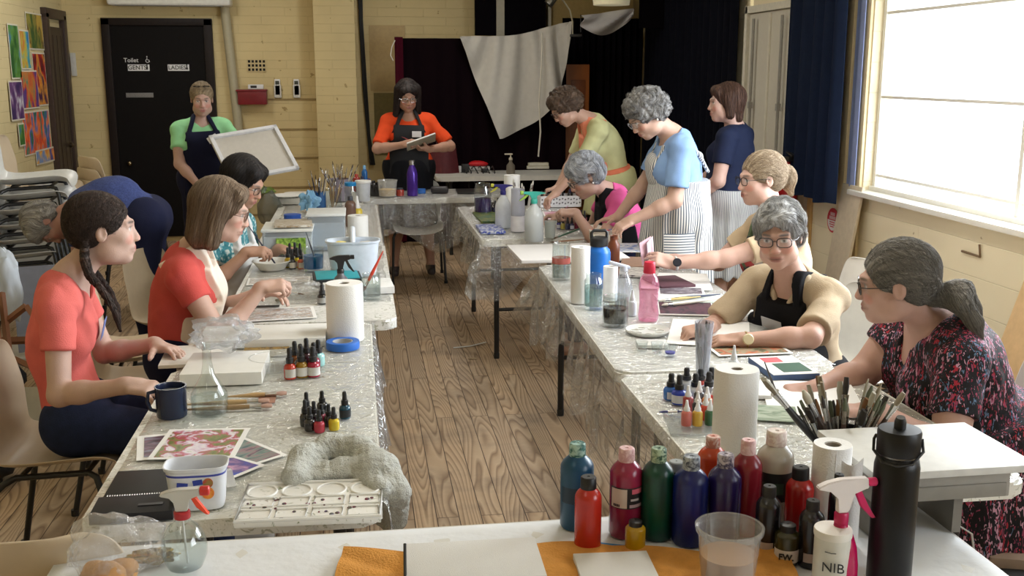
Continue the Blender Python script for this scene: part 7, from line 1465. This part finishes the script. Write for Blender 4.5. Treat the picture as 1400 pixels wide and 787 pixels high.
    spray('frosted spray bottle with green-teal trigger on the far right table', 730, 331, 262, 26, clear((.96, .98, .98), .14, .15, 0, 25, .50, K(226, 230, 232)), K(60, 176, 160), K(150, 190, 80), (liquid((.75, .8, .8), .3), .34), kind='tall', rz=PI)
    # pierced white box with bottles
    c, h, r = dim(762, 283, 265, 56); t = thing('pierced_box', 'white openwork basket full of little ink bottles', 'basket', (c.x, c.y-r+.09, IZ)); bw = 2*r; g = MB(); wm = mat(K(214, 212, 214), .5)
    for y in (-.08, .08): g.box((0, y, h/2), (bw, .004, h))
    for x in (-bw/2, bw/2): g.box((x, 0, h/2), (.004, .16, h))
    g.box((0, 0, .003), (bw, .16, .006)); g.build('basket', wm, t); g = MB()
    for i in range(14):
        for j in range(2): g.box((-bw/2+bw*(i+.5)/14, -.0835, h*(.32+.36*j)+(.006 if i % 2 else 0)), (.009, .002, .011), rot=(0, R(45), 0))
    g.build('holes', mat((.12, .11, .12), .8), t)
    for i in range(9): dropper('tiny black-capped bottle in the white openwork basket', 740+i*5.6, 282, 266, 5.5, (.02, .02, .03), 'bottles in the openwork basket').location = t.location+Vector((-bw/2+bw*(i+.5)/9, -.03+.05*(i % 2), .030))
    nozzle_bottle('white bottle held up by the woman in pink', 779, 276, 258, 10, K(222, 222, 224), (.05, .04, .15)).location.z = WHO['pink']['J']['R']['tip'].z-.03
    # dropper bottles front of the pink painter
    rd = random.Random(9)
    for i in range(14): px = 764+(i % 7)*6.0+rd.uniform(-1, 1); ba = 313-(i//7)*8+rd.uniform(-1, 1); dropper('dark-capped ink bottle in the cluster before the woman in pink', px, ba, ba-17, 6.5, rd.choice([(.02, .02, .06), (.04, .03, .2), (.3, .25, .05), (.2, .02, .05)]), 'ink bottles before the woman in pink', K(180, 180, 190) if i % 3 == 0 else None)
    tub('pale grey-green cup behind the frosted spray bottle', 752, 326, 302, 16, clear((.8, .86, .84), .1, .1, 0, 25, .3), ratio=.85)
    brush('long green-handled brush lying near the clear cup', PZ(757, 326, IZ+.01), PZ(812, 305, IZ+.03), hc=K(70, 110, 90), r=.005); brush('dark brush lying beside the long green brush', PZ(752, 331, IZ+.006), PZ(800, 327, IZ+.006), hc=(.3, .16, .08), r=.004)
    flat('white painting with pink scribbles under the hand of the woman in pink', [(742, 300), (770, 299), (772, 288), (748, 290)], .003, PAPER, 'painting_sheet', 'paper', IZ, blotch([(.5, K(226, 206, 214)), (.6, K(190, 70, 120))], 18, .6, key='pk'), .01)
    t = flat('white pouch with red, yellow and blue spots beyond the blue flask', [(806, 322), (842, 320), (842, 306), (808, 308)], .05, mat(K(222, 216, 206), .7), 'spotted_pouch', 'pouch'); 
    for k, (x, y, cc) in enumerate(((-.05, .0, K(206, 40, 60)), (0, .03, K(220, 190, 50)), (.05, .0, K(70, 130, 200)), (.02, -.03, K(200, 50, 70)))): g = MB(); g.lathe([(.018, .0505), (.018, .0515)], 16, c=(x, y, 0)); g.build('spot', mat(cc, .6), t)
    # white board bridging the gap
    flat('large white board lying across the gap to the far right table', [(717, 356), (850, 352), (838, 330), (691, 336)], .016, mat(K(226, 224, 224), .5, .02), 'white_board', 'board')
def right_tables():
    K = srgb; SHOE = CLR
    jar('tall clear glass jar with a pink stripe, furthest left on the middle table', 767, 384, 333, 25, fill=(WATER, .55), band=(clear((.9, .5, .45), .1, .1, 0, 25, .5, K(220, 120, 110)), .46, .62), neck=.97)
    roll('paper towel roll beside the blue flask', 793, 416, 337, 26)
    c, h, r = dim(818, 395, 314, 32); t = thing('flask', 'bright blue flask with black handled lid', 'flask', c); lat([(r*.97, 0), (r, .005), (r, h*.60), (r*.92, h*.66), (r*.72, h*.70), (r*.70, h*.74)], mat(K(16, 104, 196), .35), t, 'body', 32); lat([(r*.74, h*.72), (r*.78, h*.73), (r*.78, h*.86), (r*.6, h*.88), (0.001, h*.88)], BLK, t, 'lid', 30); g = MB(); g.tube([(-r*.66, 0, h*.80), (-r*.68, 0, h*.95), (-r*.5, 0, h*.99), (r*.5, 0, h*.99), (r*.68, 0, h*.95), (r*.66, 0, h*.80)], .007, 10); g.build('handle', BLK, t)
    jar('brown bottle behind the blue flask', 838, 382, 322, 17, mat(K(110, 58, 34), .3), neck=.6)
    jar('short ribbed glass jar in front of the blue flask', 811, 424, 374, 26, fill=(liquid((.70, .84, .84), .15), .65), neck=.8)
    c, h, r = dim(834, 412, 364, 20); t = thing('cardboard_tube', 'white cylinder with a dark hollow end', 'tube', c); lat([(r, 0), (r, h), (r*.72, h), (r*.72, h*.85), (0.001, h*.85)], mat(K(222, 220, 218), .6), t, 'tube', 28)
    c, h, r = dim(852, 424, 358, 24); t = thing('soap_bottle', 'clear squeezy bottle with tilted white flip cap', 'bottle', c); lat([(r*.9, 0), (r, .006), (r, h*.45), (r*.8, h*.62), (r*.45, h*.78), (r*.42, h*.84)], clear((.9, .93, .97), .14, .05, 0, 25, .1, K(200, 210, 226)), t, 'body', 28); g = MB(); g.box((-.02, 0, h*.94), (.09, .026, .014), rot=(0, .28, 0), bev=.005); g.lathe([(r*.46, h*.82), (r*.46, h*.92)], 18); g.build('cap', mat(K(206, 214, 230), .4), t)
    jar('clear jar packed with black crumpled pieces', 841, 448, 404, 36, fill=(mat((.015, .015, .018), .7, .3, 60, .8, 120), .60, 'black_contents'), neck=.95)
    nozzle_bottle('small clear dropper tube beside the pink bottle', 864, 432, 396, 12, K(196, 206, 212), K(206, 214, 218))
    c, h, r = dim(886, 440, 358, 28); t = thing('water_bottle', 'translucent pink water bottle with red cap', 'bottle', c); pk = clear((.97, .74, .84), .18, .05, 0, 25, .26, K(236, 150, 186)); lat([(r*.9, 0), (r*.98, .006), (r, h*.10), (r*.90, h*.28), (r*.94, h*.48), (r, h*.60), (r*.85, h*.72), (r*.55, h*.80), (r*.52, h*.82)], pk, t, 'body', 32); lat([(r*.56, h*.81), (r*.60, h*.82), (r*.56, h*.98), (r*.5, h), (0.001, h)], mat(K(206, 40, 70), .4), t, 'cap', 24)
    c, h, r = dim(885, 462, 448, 62); t = thing('paint_palette', 'round white palette dish in front of the pink bottle', 'palette', c); lat([(r*.85, 0), (r, .012), (r*.98, .016), (r*.8, .004), (0.001, .004)], mat(K(214, 216, 214), .35), t, 'dish', 36)
    g = MB()
    for k in range(7): a = 2*PI*k/7; g.tube([(r*.58*math.cos(a)+.2*r*math.cos(q), r*.58*math.sin(a)+.2*r*math.sin(q), .006) for q in [2*PI*i/14 for i in range(14)]], .0018, 5, True)
    g.build('wells', WHT, t)
    flat('small rectangular white dish below the round palette', [(870, 472), (912, 471), (910, 463), (872, 464)], .012, mat(K(210, 212, 208), .4), 'mixing_dish', 'dish')
    for (px, ba, to, w, lb, lid) in ((877, 481, 467, 17, 'small clear cup, leftmost of three', None), (898, 484, 468, 17, 'small clear cup, middle of three', None), (916, 488, 470, 17, 'small clear cup with purple-blue base, rightmost of three', 1)):
        t = tub(lb, px, ba, to, w, CLR, (mat(K(50, 50, 150), .4), .35) if lid else None, ratio=.82, name='small_cup', cat='cup')
    # prints and papers in the middle
    pd = blotch([(.35, K(40, 34, 44)), (.5, K(100, 90, 100)), (.6, K(160, 156, 160)), (.7, K(60, 40, 50))], 16, .5, key='pd', stretch=(1, 3, 1))
    flat('large white sheet under the card held by the blonde woman', [(880, 392), (982, 398), (960, 374), (872, 372)], .004, PAPER, 'paper_sheet', 'paper')
    flat('dark monochrome print at the top of the pile', [(898, 402), (966, 404), (960, 393), (900, 392)], .004, PAPER, 'art_print', 'print', IZ+.001, pd, .01)
    flat('white card with pale green edge in the print pile', [(900, 414), (1000, 412), (985, 400), (900, 404)], .006, mat(K(206, 214, 206), .6), 'card', 'card', IZ)
    flat('dark red and black print at the bottom of the pile', [(898, 430), (962, 428), (985, 412), (905, 415)], .006, PAPER, 'art_print', 'print', IZ, blotch([(.4, K(30, 22, 30)), (.55, K(90, 50, 62)), (.65, K(30, 26, 34))], 16, .5, key='pr2'), .004)
    for (a, b, cc, rr_, lb) in (((902, 411), (975, 403), (.5, .38, .14), .005, 'yellow-handled brush on the print pile'), ((905, 417), (985, 408), (.62, .58, .48), .007, 'thick cream brush lying across the print pile'), ((915, 409), (985, 402), (.02, .03, .07), .006, 'dark blue marker lying on the print pile')):
        brush(lb, PZ(*a, IZ+.016), PZ(*b, IZ+.016), hc=cc, r=rr_, bristle=(.5, .46, .38))
    flat('stack of brown card pieces beyond the blue flask, upper', [(850, 362), (905, 366), (900, 352), (850, 350)], .012, mat(K(140, 110, 92), .7), 'card_pile', 'cards'); flat('stack of brown card pieces beyond the blue flask, lower', [(846, 374), (900, 378), (900, 366), (848, 364)], .012, blotch([(.4, K(70, 60, 64)), (.5, K(190, 184, 176))], 30, .6, key='ca', stretch=(1, 6, 1)), 'card_pile', 'cards')
    flat('white paper with a light blue drawing on the far edge', [(842, 344), (880, 344), (874, 332), (842, 332)], .003, PAPER, 'paper_sheet', 'paper', IZ, blotch([(.5, K(216, 220, 230)), (.6, K(90, 130, 200))], 14, .6, key='lb'), .01)
    # card held by the blonde woman
    J = WHO['blonde']['J']['L']; t = thing('greeting_card', 'pale pink folded card held up by the blonde woman', 'card', J['tip']); g = MB(); g.box((-.01, 0, .03), (.075, .003, .12), rot=(.15, -.35, .5)); g.build('front', mat(K(214, 176, 186), .6), t); g = MB(); g.box((.012, .012, .028), (.07, .003, .118), rot=(.05, -.35, .9)); g.build('back', mat(K(206, 190, 196), .6), t)
    flat('dark painted canvas leaning flat below the lifted card', [(896, 382), (922, 394), (934, 386), (905, 372)], .012, mat(K(84, 50, 60), .7), 'dark_canvas', 'canvas', IZ+.004)
    # khaki woman's sheet
    flat('pale drawing paper under the hands of the woman in khaki', [(900, 470), (1030, 474), (1020, 440), (930, 436)], .002, PAPER, 'drawing_paper', 'paper')
    flat('grey-green coloured print at the edge of the khaki woman\'s work', [(975, 487), (1090, 482), (1060, 470), (975, 474)], .002, PAPER, 'art_print', 'print', IZ+.002, blotch([(.4, K(90, 84, 60)), (.5, K(150, 146, 120)), (.62, K(190, 90, 50)), (.66, K(90, 96, 84))], 16, .5, key='kh'), .012)
    # clear cup of brushes
    c, h, r = dim(960, 518, 440, 26); t = thing('brush_pot', 'tall frosted cup holding thin dark brushes', 'pot', c); lat([(r*.62, 0), (r*.66, .004), (r*1.0, h), (r*.97, h), (r*.62, .008), (0, .007)], clear((.88, .89, .92), .12, .12, 0, 25, .25, K(206, 210, 220)), t, 'body', 24, cap1=False); brushes_in(c, 8, r*.7, .14, .19, 'thin dark brush in the frosted cup', 'thin brushes in the frosted cup', 12, cols=[(.02, .02, .03), (.06, .06, .08)], spread=.12)
    nozzle_bottle('clear small nozzle bottle behind the right paper towel roll', 1002, 520, 472, 14, K(206, 212, 214), K(216, 218, 220))
    c, h, r = dim(1003, 520, 505, 48); t = thing('tape_roll', 'white roll of tape lying flat behind the tall paper roll', 'tape', c); lat([(r*.5, 0), (r, 0), (r, .022), (r*.5, .022), (r*.5, 0)], mat(K(222, 222, 218), .6), t, 'tape', 32, cap0=False, cap1=False)
    roll('tall white paper towel roll at the near right table', 1002, 628, 503, 61, hole=.26)
    # ink bottles blue label
    g_ = 'black-capped ink bottles with blue bases'
    for i, (px, ba, to) in enumerate(((938, 538, 502), (957, 536, 504), (972, 534, 502), (950, 548, 510), (968, 550, 508), (917, 548, 510), (928, 554, 512))):
        dropper('black-capped ink bottle with %s base near the small tray' % (('white', 'red', 'grey', 'pale', 'grey', 'light blue', 'royal blue')[i]), px, ba, to, 21, K(*[(190, 194, 200), (176, 60, 60), (150, 152, 160), (200, 202, 206), (150, 150, 156), (40, 100, 180), (34, 60, 170)][i]), g_, K(196, 200, 210))
    t = flat('shallow clear tray under the small paint bottles', [(922, 592), (1000, 594), (990, 562), (900, 562)], .006, clear((.9, .92, .92), .14, .08, 0, 25, .12), 'clear_tray', 'tray')
    rd = random.Random(4)
    for i, (px, ba, col, nm) in enumerate(((940, 566, K(150, 60, 60), 'dark red'), (955, 560, K(60, 60, 60), 'black'), (966, 568, K(196, 120, 60), 'ochre'), (976, 564, K(190, 60, 60), 'red'), (953, 574, K(40, 40, 44), 'charcoal'), (964, 578, K(200, 70, 50), 'orange-red'), (938, 586, K(200, 110, 100), 'salmon'), (953, 586, K(200, 160, 60), 'yellow'), (970, 585, K(50, 90, 60), 'green'))):
        nozzle_bottle('small %s paint bottle with white nozzle in the clear tray' % nm, px, ba, ba-36, 14.5, col, group='nozzle bottles in the clear tray').location.z = IZ+.006
    brush('purple pen lying at the edge of the clear tray', PZ(901, 563, IZ+.006), PZ(936, 562, IZ+.006), name='pen', hc=(.06, .06, .2), bristle=(.06, .06, .2), r=.0035)
    # papers near the floral woman
    flat('white paper the woman in the floral dress paints on', [(1040, 566), (1190, 570), (1160, 522), (1050, 520)], .002, PAPER, 'painting_sheet', 'paper', IZ)
    flat('green painted sheet curling beside the tall paper roll', [(1034, 572), (1100, 578), (1080, 556), (1034, 552)], .002, blotch([(.4, K(110, 130, 106)), (.6, K(170, 180, 160))], 10, .6, key='gs', stretch=(1, 3, 1)), 'painted_sheet', 'paper', IZ+.003)
    flat('folded white tissue beside the white tape roll', [(1010, 540), (1060, 540), (1040, 520), (1015, 520)], .012, mat(K(222, 222, 220), .8, .02, 20, .4, 60), 'tissue', 'tissue', IZ)
    t = flat('open art book with green and red blocks beside the khaki polo', [(1052, 516), (1110, 508), (1085, 484), (1036, 490)], .018, mat(K(60, 84, 124), .6), 'art_book', 'book', IZ); w, l = t['w'], t['l']
    g = MB(); g.box((0, 0, .0185), (w*.98, l*.98, .002)); g.build('page', mat(K(220, 218, 212), .7), t); g = MB(); g.box((w*.10, -l*.15, .020), (w*.62, l*.46, .001)); g.build('green_block', mat(K(50, 84, 66), .6), t); g = MB(); g.box((-w*.10, l*.28, .020), (w*.40, l*.25, .001)); g.build('red_block', mat(K(206, 90, 96), .6), t)
    # table easel
    t = thing('table_easel', 'white topped box easel in front of the woman in the floral dress', 'easel', (0, 0, 0)); z1 = .905; P4 = [PZ(1180, 636, z1), PZ(1347, 626, z1), PZ(1262, 588, z1), PZ(1150, 592, z1)]
    c = PZ(1262, 610, z1); t.location = (c.x, c.y, IZ); rz = math.atan2((P4[1]-P4[0]).y, (P4[1]-P4[0]).x); t.rotation_euler.z = rz
    g = MB(); g.box((0, 0, z1-IZ-.008), (.36, .27, .016), bev=.002); g.build('top_board', mat(K(206, 205, 200), .5), t); g = MB(); g.box((-.02, -.01, z1-IZ-.045), (.30, .22, .055), bev=.003); g.build('drawer_box', mat(K(150, 146, 138), .6), t); g = MB(); g.box((-.02, -.122, z1-IZ-.055), (.28, .006, .03), bev=.002); g.build('drawer', mat(K(132, 128, 120), .6), t)
    for x in (-.15, .03): g = MB(); g.box((x, 0, (z1-IZ-.07)/2), (.02, .20, z1-IZ-.07)); g.build('foot', mat(K(120, 116, 108), .6), t)
    # floor clutter at bottom right
    flat('tan book on the floor bag at the bottom right corner', [(1345, 760), (1420, 768), (1400, 735), (1352, 742)], .03, mat(K(150, 128, 110), .7), 'tan_book', 'book', .30)
    g = MB(); g.box((0, 0, .15), (.34, .5, .30), bev=.02); o = tag(g.build('dark_box', mat((.02, .018, .018), .6)), 'dark box standing on the floor at the bottom right', 'box'); o.location = (PZ(1375, 755, .3).x+.05, PZ(1375, 755, .3).y, 0)
    c_ = MB(); c_.tube([(1.30, 2.12, .60), (1.36, 2.14, .66), (1.42, 2.14, .62), (1.44, 2.13, .50), (1.43, 2.13, .30)], .0025, 6); tag(c_.build('cord', mat(K(190, 188, 184), .5)), 'thin white cord looping down beside the box easel', 'cord')
def held_things():
    K = srgb
    def held(w, q, label, d, front, back, **k):
        tip = WHO[w]['J'][q]['tip']; d = nv(d); return brush(label, tip+d*front, tip-d*back, **k)
    held('teal', 'R', 'long brush held by the woman in the teal top', (.55, -.1, -.85), .10, .20, hc=(.03, .03, .06), r=.004)
    held('coral', 'R', 'fine brush held in the clasped hands of the coral painter', (1, .1, -.25), .06, .10, hc=(.05, .03, .03), r=.003)
    held('khaki', 'R', 'reddish pencil brush held by the woman in khaki', (-.5, -.1, -.9), .03, .12, hc=(.25, .08, .04), r=.0045)
    held('floral', 'R', 'dark slim brush held by the woman in the floral dress', (.35, -.1, -.9), .05, .17, hc=(.04, .035, .035), r=.0045)
    held('orange', 'R', 'red-tipped brush held by the woman in orange', (.9, .1, -.4), .04, .14, hc=(.35, .05, .05), r=.004)
    held('pink', 'L', 'pink-handled pen held by the woman in pink', (-.6, 0, -.7), .04, .10, hc=(.5, .2, .3), r=.004)
    # pad of the woman in orange
    j = WHO['orange']['J']; c = (j['R']['tip']+j['L']['tip'])/2+Vector((.02, 0, .0)); t = thing('sketch_pad', 'small white sketch pad held by the woman in orange', 'sketch pad', c, .0, rot=(-.45, -.32, .1)); g = MB(); g.box((.0, -.03, -.012), (.24, .16, .010), bev=.001); g.build('pages', PAPER, t); g = MB(); g.box((0, -.03, -.019), (.242, .162, .003)); g.build('backing', mat(K(150, 140, 120), .7), t)
    # canvas of the woman in green
    a = Vector((.46, .20, .066)); b = Vector((.172, -.30, -.294)); TL = PY(285, 187, 7.75); ex = a.normalized(); n = nv(a.cross(b)); ey = nv(n.cross(ex)); w, l = a.length, b.length
    t = thing('canvas', 'white canvas seen from behind, held by the woman in mint green', 'canvas', TL+a/2+b/2); M = Matrix((ex, ey, n)).transposed(); t.rotation_euler = M.to_euler()
    s = 1 if n.y < 0 else -1
    g = MB(); g.box((0, 0, -s*.008), (w, l, .004)); g.build('fabric', mat(K(196, 190, 180), .8, .04), t)
    for x, y, ww, ll in ((0, l/2-.014, w, .028), (0, -l/2+.014, w, .028), (w/2-.014, 0, .028, l), (-w/2+.014, 0, .028, l)): g = MB(); g.box((x, y, s*.004), (ww, ll, .022), bev=.003); g.build('stretcher_bar', mat(K(214, 214, 216), .6), t)
room(); folk(); setup_tables(); chairs(); front_table(); left_tables(); back_tables(); right_tables(); held_things(); light_and_camera()
for o in C.objects:
    if o.parent is None and 'w' in o.keys(): del o['w']; del o['l']
